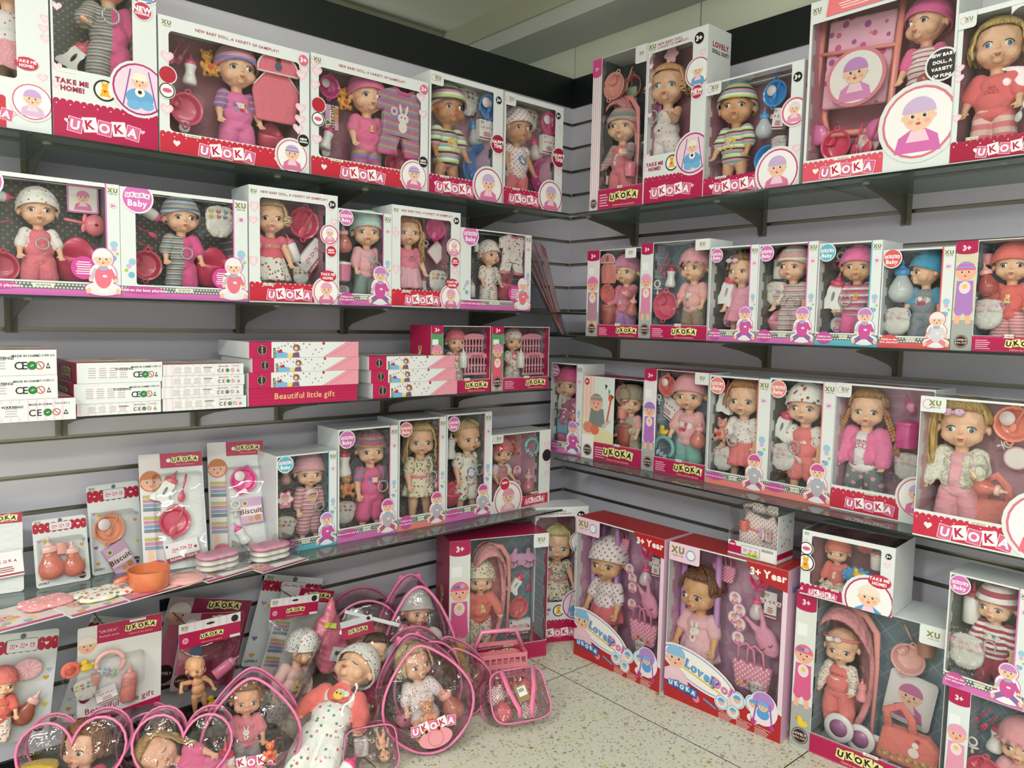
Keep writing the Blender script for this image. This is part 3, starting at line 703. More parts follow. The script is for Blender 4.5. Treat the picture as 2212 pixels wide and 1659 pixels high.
def hat_mesh(kind):
    k = ('hat', kind)
    if k in _C: return _C[k]
    m = MB(); nu, nv = 40, 14; vs = []; fs = []
    def plane_ph(th): fr = (1+cos(th))/2; return radians({'bonnet': 116-36*fr, 'chef': 118-36*fr}.get(kind, 124-41*fr))
    def pt(th, ph, q):
        z = .02+(.176 if ph < 1.571 else .16)*q*cos(ph)
        return Vector((.160*q*sin(ph)*sin(th), .012-.158*q*sin(ph)*cos(th), z))
    for j in range(nv+1):
        for i in range(nu):
            th = 2*pi*i/nu; t = j/nv; q = 1+.006*sin(th*9+j)*(1-t)
            if kind == 'chef': q = 1+.13*sin(pi*min(1, t*1.25))*(1+.08*sin(th*14)) if t < .8 else 1.0
            if kind == 'bonnet': q = 1+.05*sin(pi*t)+.02*sin(th*16)*t
            if kind == 'point': q = 1+.25*max(0, 1-t*3)
            vs.append(pt(th, plane_ph(th)*t, q))
    for j in range(nv):
        for i in range(nu): a = (i+1) % nu; fs.append((j*nu+i, (j+1)*nu+i, (j+1)*nu+a, j*nu+a))
    m.add(vs, fs); m.mi_now = 1
    if kind in ('beanie', 'chef', 'floral'):
        for dz, rr in ((0, .010),): m.tube([pt(2*pi*i/nu, plane_ph(2*pi*i/nu)-radians(2), 1.0) for i in range(nu)], rr, closed=True, n=6)
        ring = [[pt(2*pi*i/nu, plane_ph(2*pi*i/nu)*(1-.20*t), 1.035) for i in range(nu)] for t in (0, 1)]
        b = [(i, nu+i, nu+(i+1) % nu, (i+1) % nu)[::-1] for i in range(nu)]; m.add(ring[0]+ring[1], b)
    if kind == 'bonnet':
        v2 = []
        for t in (0, 1):
            for i in range(80):
                th = 2*pi*i/80; p = pt(th, plane_ph(th), 1.0+.17*t); p.z += (-.008+.016*sin(i*pi/2.5))*t-.012*t; v2.append(p)
        m.add(v2, [(i, (i+1) % 80, 80+(i+1) % 80, 80+i) for i in range(80)])
    o = m.build('hat', mat('#ffffff'), smooth=True); me = o.data; bpy.data.objects.remove(o)
    if True:
        bm2 = bmesh.new(); bm2.from_mesh(me); bmesh.ops.recalc_face_normals(bm2, faces=bm2.faces); bm2.to_mesh(me); bm2.free()
    _C[k] = me; return me
def share(name, me, mats, parent, M=None):
    """object with its own materials on shared geometry"""
    o = bpy.data.objects.new(name, me); COL.objects.link(o); o.parent = parent
    if M is not None: o.matrix_local = M
    if len(me.materials) == 0: me.materials.append(mats[0])
    while len(me.materials) < len(mats): me.materials.append(mats[len(me.materials)])
    for i, mt in enumerate(mats):
        o.material_slots[i].link = 'OBJECT'; o.material_slots[i].material = mt
    return o
def skirt_mesh(z0, z1, r0, r1, seed=0, folds=9):
    k = ('skirt', z0, z1, r0, r1, folds)
    if k in _C: return _C[k]
    m = MB(); n = 72; vs = []; fs = []; K = 9
    for side in (0, 1):
        for j in range(K+1):
            t = j/K; r = r0+(r1-r0)*t**.8-(.004 if side else 0)
            for i in range(n):
                a = 2*pi*i/n; w = 1+(.07*t)*sin(folds*a+seed)+.03*t*sin(2.3*folds*a); vs.append((r*w*cos(a), r*w*sin(a)*.82, z0+(z1-z0)*t+.006*t*sin(folds*a)))
    Q = (K+1)*n
    for j in range(K):
        for i in range(n):
            a = (i+1) % n; fs.append((j*n+i, (j+1)*n+i, (j+1)*n+a, j*n+a)); fs.append((Q+j*n+i, Q+j*n+a, Q+(j+1)*n+a, Q+(j+1)*n+i))
    for i in range(n): a = (i+1) % n; fs.append((K*n+i, Q+K*n+i, Q+K*n+a, K*n+a))
    m.add(vs, fs); o = m.build('skirt', mat('#ffffff'), smooth=True); me = o.data; bpy.data.objects.remove(o); _C[k] = me; return me
def stick(P, me, parent, name='chest_print', off=.0025):
    """press a flat print onto the front of a garment"""
    bv = BVHTree.FromPolygons([v.co for v in me.vertices], [p.vertices for p in me.polygons])
    out = []
    for (x, y, z) in P.v:
        h = bv.ray_cast(Vector((x, -1, z)), Vector((0, 1, 0)))
        out.append((x, (h[0].y if h[0] else -.07)-off+y*6, z))
    P.v = out; return P.build(name, mat_print(), parent)
def motif(kind, c1, c2, cz=.475, s=.06, cx=0):
    P = Print(); P.STEP = .0003
    if kind == 'teddy' : teddy(P, cx, cz, s*1.7, c1, 3); P.text('LOVE', cx, cz-s*1.0, s*.5, c2, 6, .03)
    elif kind == 'badge':
        P.disc(cx, cz, s, c1, 1, s*1.1); P.disc(cx, cz+s*.25, s*.38, c2, 2); P.disc(cx, cz-s*.35, s*.42, c2, 2, s*.3)
        for q in (-1, 1): P.disc(cx+q*s*.22, cz+s*.72, s*.1, c2, 2, s*.26, 10, -q*14); P.disc(cx+q*s*.14, cz+s*.28, s*.045, '#3a2a2a', 3, n=6)
    elif kind == 'rabbit':
        P.disc(cx, cz, s*.55, c1, 2, s*.45); P.disc(cx, cz-s*.75, s*.4, c1, 2, s*.45)
        for q in (-1, 1): P.disc(cx+q*s*.3, cz+s*.75, s*.16, c1, 2, s*.42, 10, -q*12); P.disc(cx+q*s*.2, cz+s*.02, s*.06, '#4a3038', 3, n=6)
        P.disc(cx, cz-s*.62, s*.18, c2, 4)
    elif kind == 'dog':
        P.disc(cx, cz+s*.6, s*.42, c1, 2, s*.34); P.disc(cx, cz-s*.3, s*.36, c1, 2, s*.6); P.disc(cx+s*.4, cz+s*.75, s*.14, c1, 2, s*.2)
        P.disc(cx-s*.12, cz+s*.66, s*.06, '#3a2a2a', 3, n=6); P.heart(cx, cz-s*.2, s*.32, c2, 3)
        for q in (-1, 1): P.quad(cx+q*s*.2, cz-s*1.0, s*.16, s*.4, 0, c1, 2)
    elif kind == 'kitty':
        P.disc(cx, cz, s*.6, c1, 2, s*.46)
        for q in (-1, 1): P.conv([(cx+q*s*.2, cz+s*.35), (cx+q*s*.55, cz+s*.2), (cx+q*s*.5, cz+s*.7)], c1, 2); P.disc(cx+q*s*.22, cz, s*.06, '#4a3038', 3, n=6); P.disc(cx+q*s*.32, cz-s*.2, s*.1, c2, 3, n=8)
        P.conv([(cx-s*.4, cz-s*1.1), (cx+s*.4, cz-s*1.1), (cx+s*.2, cz-s*.45), (cx-s*.2, cz-s*.45)], c2, 2)
    elif kind == 'text':
        P.text('UKOKA', cx, cz, s*.62, c1, 3, .04)
    elif kind == 'love':
        for i, ch in enumerate('LOVE'): P.text(ch, cx+(-.75, .75, -.7, .75)[i]*s, cz+(.45, .45, -.4, -.4)[i]*s, s*.8, ('#5a78b8', '#e7c53a', '#7aa6d0', '#d8d0e8')[i], 3, .05)
        P.disc(cx, cz+s*.1, s*.5, '#f7e3e6', 4); P.heart(cx, cz-s*.45, s*.6, c2, 5)
        for q in (-1, 1): P.disc(cx+q*s*.17, cz+s*.15, s*.06, '#3a2a2a', 5, n=6); P.disc(cx+q*s*.4, cz+s*.45, s*.16, '#f7e3e6', 4)
    elif kind == 'scene':
        P.disc(cx, cz, s*1.1, c1, 1, s*.6); P.disc(cx-s*.3, cz+s*.2, s*.35, '#f4f0e8', 2); P.disc(cx+s*.4, cz+s*.1, s*.3, c2, 2); P.conv([(cx-s*.6, cz-s*.3), (cx+s*.6, cz-s*.3), (cx+s*.45, cz-s*.75), (cx-s*.45, cz-s*.75)], '#c8306a', 3)
    elif kind == 'lines':
        for q in range(3): P.ring(cx+(q-1)*s*.45, cz+s*.1*(q % 2), s*.22, s*.27, c1, 2, 14)
        P.text('care', cx, cz+s*.6, s*.45, c1, 2, .02)
    return P
def doll(M, h, label, yaw=0, tilt=0, lean=0, top=None, sl=.5, bot=None, ll=.95, romper=None, dress=None, skirt=None, hem=.22, flare=.19,
         hat=None, hatc=None, hatb=None, hair=None, hc=('#d9b36a', '#b0813f'), bib=None, mot=None, skin='#eebf9f', iris='#3a2c2a', closed=False,
         arms=None, leg=(6, 0, 0), ring=None, jacket=None, bow=None, band=None, name='baby_doll', group=None, low=.34, shoes=None, ringp=None, hs=1):
    """one doll: unit height 1, facing -y, feet at z=0"""
    al, ar = arms or ((24, 12, 18), (24, 12, 18))
    pose = dict(yaw=yaw, tilt=tilt, lean=lean, al=al, ar=ar, leg=leg, hs=hs)
    e = empty(name, M @ SCL(h)); tag(e, label, 'doll', group)
    share('body', body_mesh(pose), [m_skin(skin)], e); Hm = headM(pose)
    for s in (-1, 1): share('eye', eye_mesh(iris, closed), [mat('#f3efeb', .15, coat=.6), mat(iris, .2, coat=.6), mat('#1c1412', .3)], e, Hm @ T(s*.054, -.1165, -.020) @ RZ(s*22) @ RY(s*11) @ SCL(1.16))
    share('lips', lips_mesh('#c4655c'), [mat('#c4655c', .35, coat=.3)], e, Hm @ T(0, -.1375, -.084) @ SCL(.9))
    g = None
    if top: g = g_top(pose, sl, .023 if not romper else .016, low); go = share('shirt', g, [fb(top)], e)
    if romper: g = g_romper(pose, 0 if top else sl, ll, .024 if not top else .026); go = share('romper', g, [fb(romper)], e)
    if bot: share('trousers', g_bottom(pose, ll), [fb(bot)], e)
    if dress:
        g = g_top(pose, sl, .018, .42); go = share('dress_top', g, [fb(dress)], e)
        share('skirt', skirt_mesh(.44, hem, .119, flare), [fb(skirt or dress)], e)
        if band: MB().lathe([(.126, .425), (.130, .43), (.130, .452), (.126, .457)], n=32, sy=.84, cap=False).build('waistband', mat(band, .6), e, True)
    if jacket:
        b = Blob(); J = limbs(pose); torso_blob(b, .040, .45); sleeves(b, J, 1, .032)
        jm = b.mesh(.010, 2, 'jacket'); bm3 = bmesh.new(); bm3.from_mesh(jm)
        dl = [v for v in bm3.verts if (abs(v.co.x) < .035 and v.co.y < -.03) or v.co.z < .35]; bmesh.ops.delete(bm3, geom=dl, context='VERTS'); bm3.to_mesh(jm); bm3.free()
        drape(jm, .005, 10, 3); share('jacket', jm, [fb(jacket)], e)
    if mot and g: stick(motif(*mot), g, go)
    if bib:
        P = Print(); P.STEP = .0004; n = 24
        P.conv([(.075*cos(2*pi*i/n), .545+.075*sin(2*pi*i/n)) for i in range(n)], bib[1], 1); P.conv([(.068*cos(2*pi*i/n), .545+.068*sin(2*pi*i/n)) for i in range(n)], bib[0], 3)
        P.disc(0, .52, .03, bib[2], 5); P.disc(-.012, .53, .006, '#3a2a2a', 6, n=6); P.disc(.012, .53, .006, '#3a2a2a', 6, n=6)
        stick(P, g, go, 'bib', .004)
    if hat: share('hat', hat_mesh(hat), [fb(hatc), fb(hatb or hatc)], e, Hm)
    if hair: share('hair', hair_mesh(hair), [m_hair(*hc)], e, Hm)
    if band and not dress: MB().tube([(.157*sin(t), .012-.150*cos(t)*1.0, .07-.03*cos(t)*-1) for t in (2*pi*i/28 for i in range(28))], .011, closed=True, n=6).build('headband', mat(band, .7), e, True, None).matrix_local = Hm
    if bow:
        b = MB()
        for s in (-1, 1): b.ell((s*.035, 0, 0), (.034, .012, .024), nu=12, nv=8)
        b.ell((0, -.006, 0), .012, nu=8, nv=6); bo = b.build('bow', fab('floral', bow, '#7a9ad0', '#d05a8a', scale=60), e, True); bo.matrix_local = Hm @ T(-.05, -.14, .09)
    if ring:
        cx, cz = ringp or (.045, .42); rg = MB().torus((0, 0, 0), .052, .007).build('charm_ring', fab('stripe', '#d9dcdc', '#8c9496', scale=70, axis=0, bump=0), e, True)
        rg.matrix_local = T(cx, -.137, cz)
    if shoes:
        J = limbs(pose); b = Blob()
        for s in (-1, 1): A = J['l', s][2]; b.e(A+V3(0, -.022, -.006), (.034, .055, .03))
        share('shoes', b.mesh(.011, 2, 'shoes'), [mat(shoes, .6)], e)
    return e
def fb(x):
    if isinstance(x, str): return fab('plain', x)
    if isinstance(x, tuple):
        kw = x[-1] if isinstance(x[-1], dict) else {}; a = x[:-1] if kw else x
        return fab(*a, **kw)
    return x

# ---------------------------------------------------------------- toy accessories (unit height, centred, facing -y)
def plas(c, r=.28): return mat(c, r, coat=.35, spec=.5)
def root(name, M, label, cat, group=None): return tag(empty(name, M), label, cat, group)
def a_bottle(M, label, c='#e25c86', c2='#eeeeec', style='hour', group=None):
    e = root('baby_bottle', M, label, 'toy bottle', group); b = MB(); z1 = .16
    body = see_plastic(c2, .3) if style == 'pear' else plas(c2)
    if style == 'hour': b.lathe([(.16, -.5), (.215, -.47), (.23, -.38), (.19, -.24), (.15, -.12), (.16, 0), (.19, .1), (.18, .15), (.15, z1)], sy=.85)
    elif style == 'pear': b.lathe([(.06, -.5), (.17, -.47), (.25, -.38), (.28, -.26), (.25, -.12), (.16, .04), (.12, .12), (.12, z1)])
    elif style == 'drum': b.lathe([(.17, -.5), (.2, -.48), (.2, .1), (.15, z1)])
    else:
        o = [(.15, .14), (.17, .02), (.14, -.1), (.16, -.24), (.28, -.38), (.26, -.48), (.12, -.47), (0, -.43), (-.12, -.47), (-.26, -.48), (-.28, -.38), (-.2, -.24), (-.17, -.1), (-.18, .02), (-.14, .14)]
        h = [(.04*cos(t), -.13+.13*sin(t)) for t in (2*pi*i/14 for i in range(14))]; b.prism(o, -.09, .09, holes=[h])
    bo = b.build('bottle_body', body, e, style != 'donut', auto=None)
    if style == 'donut':
        md = bo.modifiers.new('round', 'BEVEL'); md.width = .05; md.segments = 3; md.limit_method = 'ANGLE'; md.angle_limit = radians(40)
    d = MB(); d.lathe([(.165, .13), (.175, .15), (.17, .24), (.13, .28)], sy=.9); cp = d.build('bottle_cap', plas(c), e, auto=50)
    MB().lathe([(.10, .27), (.07, .33), (.035, .37), (.028, .46), (.012, .5)]).build('teat', plas(c), cp, True)
    return e
def a_bowl(M, label, c='#dd6f8f', c2=None, style='bowl', group=None):
    """dish seen from above, standing on edge: opening faces -y"""
    e = root('toy_bowl', M, label, 'toy dish', group); R = T(0, 0, 0) @ RX(90)
    b = MB(); P = [(.01, .16), (.24, .16), (.30, .13), (.37, -.04), (.415, -.06), (.43, -.045), (.40, .0), (.34, .17), (.26, .20), (.01, .20)]
    # lathe axis z is turned to +y
    b.lathe([(r, -z) for r, z in P], R, 36, cap=False); b.build('bowl_shell', plas(c), e, auto=40)
    for s in (-1, 1): MB().torus((s*.04, -.045, s*.43), .07, .022, n=16, k=6).build('handle', plas(c), e, True)
    if style == 'bowl': MB().lathe([(.13, -.12), (.14, .02), (.125, .03), (.12, -.1)], T(-.2, .05, .16) @ RX(90), 20).build('inner_cup', plas(c), e, True)
    if style == 'lid':
        MB().lathe([(.17, -.02), (.16, .0), (.0, .01)], T(-.14, -.03, .12) @ RX(90), 20, cap=False).build('round_tag', mat('#ecdfe4', .4), e, True)
        spoon_mb(MB(), T(.08, -.06, .08) @ RY(25) @ SCL(.62)).build('spoon', plas(c), e, True)
    if style == 'spoon': spoon_mb(MB(), T(.06, -.08, .0) @ RY(28) @ SCL(.9)).build('spoon', plas(c2 or c), e, True)
    return e
def spoon_mb(b, M=None):
    b.tube([(0, 0, .5), (.008, -.015, .3), (0, .0, .05), (0, .02, -.14)], [.028, .036, .026, .03], M, 8, flat=.5)
    b.lathe([(.005, -.5), (.08, -.46), (.118, -.36), (.11, -.24), (.05, -.14), (.02, -.11)], M, 16, sy=.28); return b
def a_spoon(M, label, c='#dd5f86', fork=False, group=None):
    e = root('toy_fork' if fork else 'toy_spoon', M, label, 'toy cutlery', group); b = MB()
    if not fork: spoon_mb(b)
    else:
        b.tube([(0, 0, .5), (.01, -.015, .25), (0, 0, -.1)], [.03, .036, .028], n=8, flat=.5); b.lathe([(.02, -.3), (.1, -.26), (.11, -.16), (.03, -.06)], n=14, sy=.25)
        for x in (-.07, 0, .07): b.tube([(x, 0, -.22), (x, .01, -.5)], [.03, .018], n=6)
    b.build('handle_and_head', plas(c), e, True); return e
def a_potty(M, label, c='#e0648c', group=None):
    e = root('toy_potty', M, label, 'toy potty', group); b = MB(); n = 30
    prof = [(.36, -.5, 1), (.42, -.42, 1), (.44, -.1, 1), (.46, .08, 1), (.44, .16, 1), (.36, .17, 1), (.29, .10, 1), (.25, -.22, 1), (.02, -.26, 1)]
    vs = []; fs = []
    for j, (r, z, q) in enumerate(prof):
        for i in range(n):
            a = 2*pi*i/n; back = max(0, sin(a)); zz = z+(.33*back**2*(1 if 1 < j < 6 else .2) if z > -.3 else 0)
            vs.append((r*cos(a)*1.02, r*sin(a)*.62, zz))
    for j in range(len(prof)-1):
        for i in range(n): k = (i+1) % n; fs.append((j*n+i, j*n+k, (j+1)*n+k, (j+1)*n+i))
    fs.append(tuple(range(n-1, -1, -1))); b.add(vs, fs, T(0, .0, 0) @ RX(28)); b.build('potty_shell', plas(c), e, True); return e
def a_basin(M, label, c='#3f8fd0', group=None):
    e = root('toy_bath_tub', M, label, 'toy bath tub', group); b = MB()
    P = [(.01, .30), (.28, .30), (.36, .24), (.43, .02), (.49, -.02), (.5, .0), (.46, .06), (.40, .28), (.30, .35), (.01, .35)]
    b.lathe([(r, -z) for r, z in P], RX(90), 40, cap=False); b.build('tub_shell', plas(c, .2), e, True)
    MB().ell((-.22, -.02, -.2), (.10, .05, .10)).build('tub_badge', plas(c), e, True); return e
def a_pacifier(M, label, c='#e6e2e2', group=None):
    e = root('toy_pacifier', M, label, 'toy pacifier', group)
    MB().torus((0, -.06, .2), .22, .055, n=24, k=8).build('ring', plas(c), e, True)
    MB().lathe([(.01, -.04), (.3, -.03), (.34, 0), (.3, .03), (.01, .04)], T(0, 0, -.12) @ SCL(1, 1, 1), 24, sy=.5).build('shield', plas(c), e, True)
    MB().lathe([(.05, -.5), (.10, -.44), (.09, -.34), (.05, -.26), (.05, -.14)], n=14).build('teat', see_plastic('#e8e0d8', .3), e, True); return e
def a_diaper(M, label, c='#f3f1ea', c2='#e58aa8', group=None, style='pack'):
    e = root('diaper_pack', M, label, 'toy diapers', group); b = Blob()
    b.e((0, 0, -.12), (.36, .12, .34)); b.e((0, 0, .12), (.36, .13, .22)); b.e((-.2, 0, .1), (.16, .12, .2)); b.e((.2, 0, .1), (.16, .12, .2))
    me = drape(b.mesh(.035, 2, 'diapers'), .012, 7); share('folded_diaper', me, [mat(c, .7)], e)
    P = Print(); P.STEP = .001
    P.rrect(-.34, .02, .34, .24, .08, c2 if style == 'band' else c, 1)
    R = random.Random(label)
    for i in range(7):
        x, z = -.26+.52*(i % 4)/3+R.uniform(-.03, .03), (.17 if i < 4 else .05)
        P.disc(x, z, .055, ('#e4c53c', '#d2524a', '#5f86b5', '#d8a13a')[i % 4] if style != 'band' else '#f2c3d2', 3, .045, 8); P.disc(x, z+.02, .02, '#f6efe0', 4, n=6)
    stick(P, me, e, 'diaper_print', .004)
    w = MB(); w.prism([(-.40, -.46), (.40, -.46), (.42, .3), (.36, .42), (.40, .5), (-.38, .5), (-.33, .42), (-.42, .3)], -.18, -.176); w.build('clear_wrap', clear('clear_film', gloss=.12, wave=.9, wscale=6), e); return e
def a_carton(M, label, w=1.5, d=.3, c='#f2eef0', c2='#a32b3a', kind='tissue', group=None):
    """little printed carton"""
    e = root('small_carton', M, label, 'small carton', group)
    MB().box(-w/2, w/2, 0, d, -.5, .5).build('carton_body', mat(c, .5), e); P = Print(); P.STEP = .004
    if kind == 'tissue':
        P.rect(-w/2, -.5, w/2, -.26, c2, 1); P.text('FASHION TISSUE', 0, -.38, .13*w/1.3, '#fff', 2, .03)
        logo_tiles(P, 0, .1, .2, 'pink', k=2); P.disc(-w*.42, .36, .07, '#2a2020', 2, n=10); P.disc(w*.4, .02, .08, c2, 2, n=10)
    elif kind == 'biscuit':
        P.rect(-w/2+.03, -.47, w/2-.03, .47, '#d9a9cf', 1); P.rect(-w*.18, -.47, w*.18, .47, '#f3e6ef', 2); P.text('Biscuit', 0, 0, .34, '#5a3524', 3, .03, 90)
        P.disc(w*.3, .25, .14, '#c88a48', 3); P.disc(w*.32, -.05, .12, '#d89c58', 3); P.disc(-w*.33, -.25, .13, '#e8dca0', 3); P.disc(-w*.33, -.25, .08, '#5f7a3a', 4)
    else:
        P.rect(-w/2, -.45, w/2, -.38, c2, 1); logo_tiles(P, 0, .12, .17, '#c23a52', k=2); P.micro(0, -.12, w*.5, 3, .08, c2, 2); maker_mark(P, -w*.33, .36, .13)
    P.build('carton_print', mat_print(), e); return e
def cloth_shape(name, outline, mt, e, th=.06, sub=.05):
    b = MB(); b.prism(outline, -th/2, th/2); o = b.build(name, mt, e); md = o.modifiers.new('round', 'BEVEL'); md.width = th*.4; md.segments = 2; md.limit_method = 'ANGLE'; md.angle_limit = radians(50); return o
def a_bib(M, label, c='#e8788c', c2='#f3dfe0', group=None):
    e = root('bib_apron', M, label, 'bib', group)
    o = [(-.3, -.5), (.3, -.5), (.36, -.1), (.34, .0), (.16, .22), (.14, .30), (-.14, .30), (-.16, .22), (-.34, .0), (-.36, -.1)]
    cloth_shape('bib_panel', o, fab('plain', c), e); n = 16
    h = [(-.31, .18)]+[(.31*cos(pi-pi*i/n), .22+.26*sin(pi-pi*i/n)) for i in range(n+1)]+[(.31, .18)]
    b = MB().prism(h, -.09, -.03); b.build('bib_hood', fab('plain', c), e)
    MB().tube([(p[0], -.09, p[1]) for p in h], .014, closed=True, n=6).build('white_piping', mat(c2, .8), e, True)
    MB().tube([(-.35, -.035, -.02), (-.15, -.04, .22), (.15, -.04, .22), (.35, -.035, -.02)], .012, n=6).build('neck_piping', mat(c2, .8), e, True)
    P = Print(); P.STEP = .002; P.disc(0, .36, .04, '#5a3a34', 2); P.disc(0, .28, .055, '#4a5c74', 2, .06)
    for v in P.v: pass
    P.v = [(x, y-.095, z) for x, y, z in P.v]; P.build('bear_print', mat_print(), e); return e
def a_outfit(M, label, f=('stripe', '#b0739c', '#8f8fb0', '#b8a07a', '#b8709c', dict(scale=9)), c='#dd5f98', group=None):
    e = root('doll_outfit', M, label, 'doll clothes', group)
    o = [(-.14, .46), (-.24, .42), (-.42, .34), (-.40, .10), (-.30, .12), (-.30, -.2), (-.36, -.44), (-.08, -.42), (-.02, -.22), (.02, -.22), (.08, -.42), (.36, -.44), (.30, -.2), (.30, .12), (.40, .10), (.42, .34), (.24, .42), (.14, .46), (.07, .40), (-.07, .40)]
    cloth_shape('garment', o, fb(f), e, .09)
    for s in (-1, 1):
        MB().tube([(s*.07, -.02, -.43), (s*.36, -.02, -.45)], .04, n=8).build('cuff', fab('plain', c), e, True)
    MB().tube([(-.16, -.03, .46), (-.07, -.04, .39), (.07, -.04, .39), (.16, -.03, .46)], .028, n=8).build('collar', fab('plain', c), e, True)
    P = Print(); P.STEP = .002; P.disc(0, .05, .09, '#f1e6e6', 2, .07); P.disc(0, -.07, .07, '#f1e6e6', 2, .08)
    for q in (-1, 1): P.disc(q*.05, .17, .022, '#f1e6e6', 2, .07, 10, -q*12); P.disc(q*.03, .06, .012, '#3a2a2a', 3, n=6)
    P.disc(-.15, .12, .06, '#d8cde8', 2); P.disc(-.15, .12, .025, '#c8506a', 3); P.v = [(x, y-.05, z) for x, y, z in P.v]; P.build('rabbit_print', mat_print(), e); return e
def a_teddy(M, label, c='#e0a24a', group=None):
    e = root('toy_bear', M, label, 'toy bear', group); b = Blob()
    b.e((0, 0, -.2), (.23, .19, .26)); b.e((0, -.02, .22), (.21, .19, .19)); b.e((0, -.19, .17), (.09, .07, .07))
    for s in (-1, 1): b.e((s*.15, 0, .40), (.075, .05, .075)); b.e((s*.24, -.08, -.08), (.08, .09, .13)); b.e((s*.2, -.16, -.4), (.1, .16, .1))
    share('body', b.mesh(.03, 2, 'teddy'), [mat(c, .4, coat=.2)], e); dk = mat('#2a1a14', .3)
    for s in (-1, 1): MB().ell((s*.075, -.195, .26), .022, nu=8, nv=6).build('eye', dk, e, True); MB().ell((s*.2, -.315, -.4), (.05, .015, .055), nu=10, nv=6).build('sole', dk, e, True)
    MB().ell((0, -.255, .19), (.028, .02, .02), nu=8, nv=6).build('nose', dk, e, True)
    P = Print(); P.heart(0, -.18, .2, '#d8452f', 1); P.v = [(x, y-.215, z) for x, y, z in P.v]; P.build('red_heart', mat_print(), e); return e
def a_rattle(M, label, c='#e8788c', group=None):
    e = root('toy_rattle', M, label, 'toy rattle', group)
    b = MB().ell((0, 0, .22), (.28, .16, .26)); b.build('rattle_ball', plas(c), e, True)
    h = MB()
    for i in range(7): a = 2*pi*i/6; r = .15 if i < 6 else 0; h.ell((r*cos(a), -.15+.055*(r > 0), .22+r*sin(a)*1.0), (.04, .02, .045), nu=10, nv=6)
    h.build('dark_hole', mat('#5a2230', .6), e, True)
    MB().tube([(0, 0, -.04), (0, 0, -.2), (0, 0, -.44), (0, 0, -.5)], [.05, .035, .045, .03], n=10).build('handle', plas(c), e, True)
    MB().ell((-.12, -.03, -.04), (.12, .04, .06)).ell((.12, -.03, -.04), (.12, .04, .06)).build('bow', plas(c), e, True); return e
def a_ringtoy(M, label, c='#8ccfcf', beads=('#9fcfe0', '#b6a2d0', '#9ad0a8'), group=None):
    e = root('toy_bead_handle', M, label, 'toy rattle', group); n = 18
    MB().tube([(.36*cos(t)*1.05, 0, .12+.34*sin(t)) for t in (radians(-35+250*i/n) for i in range(n+1))], .07, n=10).build('grip', plas(c), e, True)
    MB().tube([(-.3, 0, -.12), (.32, 0, -.2)], .02, n=6).build('rod', plas('#efe8e4'), e, True)
    for i, cc in enumerate(beads): MB().ell((0, 0, 0), (.055, .11, .13)).build('bead', plas(cc), e, True).location = (-.16+.16*i, -.0, -.145-.02*i)
    return e
def a_picture(M, label, w=1.0, c='#e9a3c8', face=True, bg='#efe9e6', group=None, shape='rect', hatc='#e58ab4', cloth='#e07aa8', text=None):
    """printed insert card (rect, disc or flower outline)"""
    e = root('picture_card', M, label, 'printed card', group); P = Print(); P.STEP = .004
    if shape == 'rect': o = rr_pts(-w/2, -.5, w/2, .5, .08); i_ = rr_pts(-w/2+.06, -.44, w/2-.06, .44, .05)
    elif shape == 'flower': o = [((.42+.07*cos(6*t))*cos(t), (.42+.07*cos(6*t))*sin(t)) for t in (2*pi*i/48 for i in range(48))]; i_ = [(x*.86, z*.86) for x, z in o]
    else: o = [(.5*w*cos(t), .5*sin(t)) for t in (2*pi*i/32 for i in range(32))]; i_ = [(x*.88, z*.88) for x, z in o]
    MB().prism(o, 0, .03).build('card_sheet', mat(c, .4), e); P.conv(i_, bg, 1)
    if face: baby_bust(P, 0, .08, .2, cloth, hatc, 2)
    if text:
        for i, t in enumerate(text): P.text(t, 0, .16-.2*i, .2, '#b32a52', 3, .03)
    P.build('card_print', mat_print(), e); return e
def a_duck(M, label, c='#f0c52e', group=None):
    e = root('toy_duck', M, label, 'toy duck', group); b = Blob(); b.e((0, 0, -.2), (.42, .28, .27)); b.e((-.16, 0, .2), (.22, .2, .22)); b.e((.36, 0, -.02), (.14, .1, .12))
    share('body', b.mesh(.04, 2, 'duck'), [mat(c, .4, coat=.2)], e); MB().ell((-.40, 0, .16), (.11, .08, .045)).build('beak', mat('#e0632a', .4), e, True)
    MB().ell((-.27, -.165, .27), .03, nu=8, nv=6).build('eye', mat('#1a1210', .3), e, True); return e
def a_cup(M, label, c='#e9a0a8', c2=None, group=None):
    e = root('toy_pot', M, label, 'toy cup', group)
    MB().lathe([(.22, -.5), (.36, -.46), (.4, -.1), (.4, .3), (.36, .3), (.36, -.1), (.2, -.4)], n=26, cap=False).build('cup_body', plas(c), e, auto=40)
    MB().lathe([(.41, .3), (.43, .34), (.40, .42), (.1, .5), (.01, .5)], n=26, cap=False).build('cup_lid', plas(c2 or c), e, auto=40); return e
def a_mask(M, label, c='#d6a0c4', group=None):
    e = root('sleep_mask', M, label, 'doll sleep mask', group); b = Blob()
    for s in (-1, 1): b.e((s*.38, 0, -.06), (.40, .09, .36)); b.e((s*.3, .0, .36), (.12, .06, .16), None)
    b.e((0, 0, .0), (.3, .08, .3)); share('mask_pad', drape(b.mesh(.045, 2, 'mask'), .01, 5), [fab('plain', c)], e)
    for s in (-1, 1):
        l = MB().tube([(s*.38+x, -.115+.06*abs(x)*2, -.02-.10*(1-(x/.2)**2)) for x in (-.2, -.1, 0, .1, .2)], .016, n=6)
        for x in (-.14, 0, .14): l.tube([(s*.38+x, -.105, -.1), (s*.38+x*1.4, -.10, -.22)], .013, n=5)
        l.build('stitched_lashes', mat('#2a2024', .8), e)
    return e
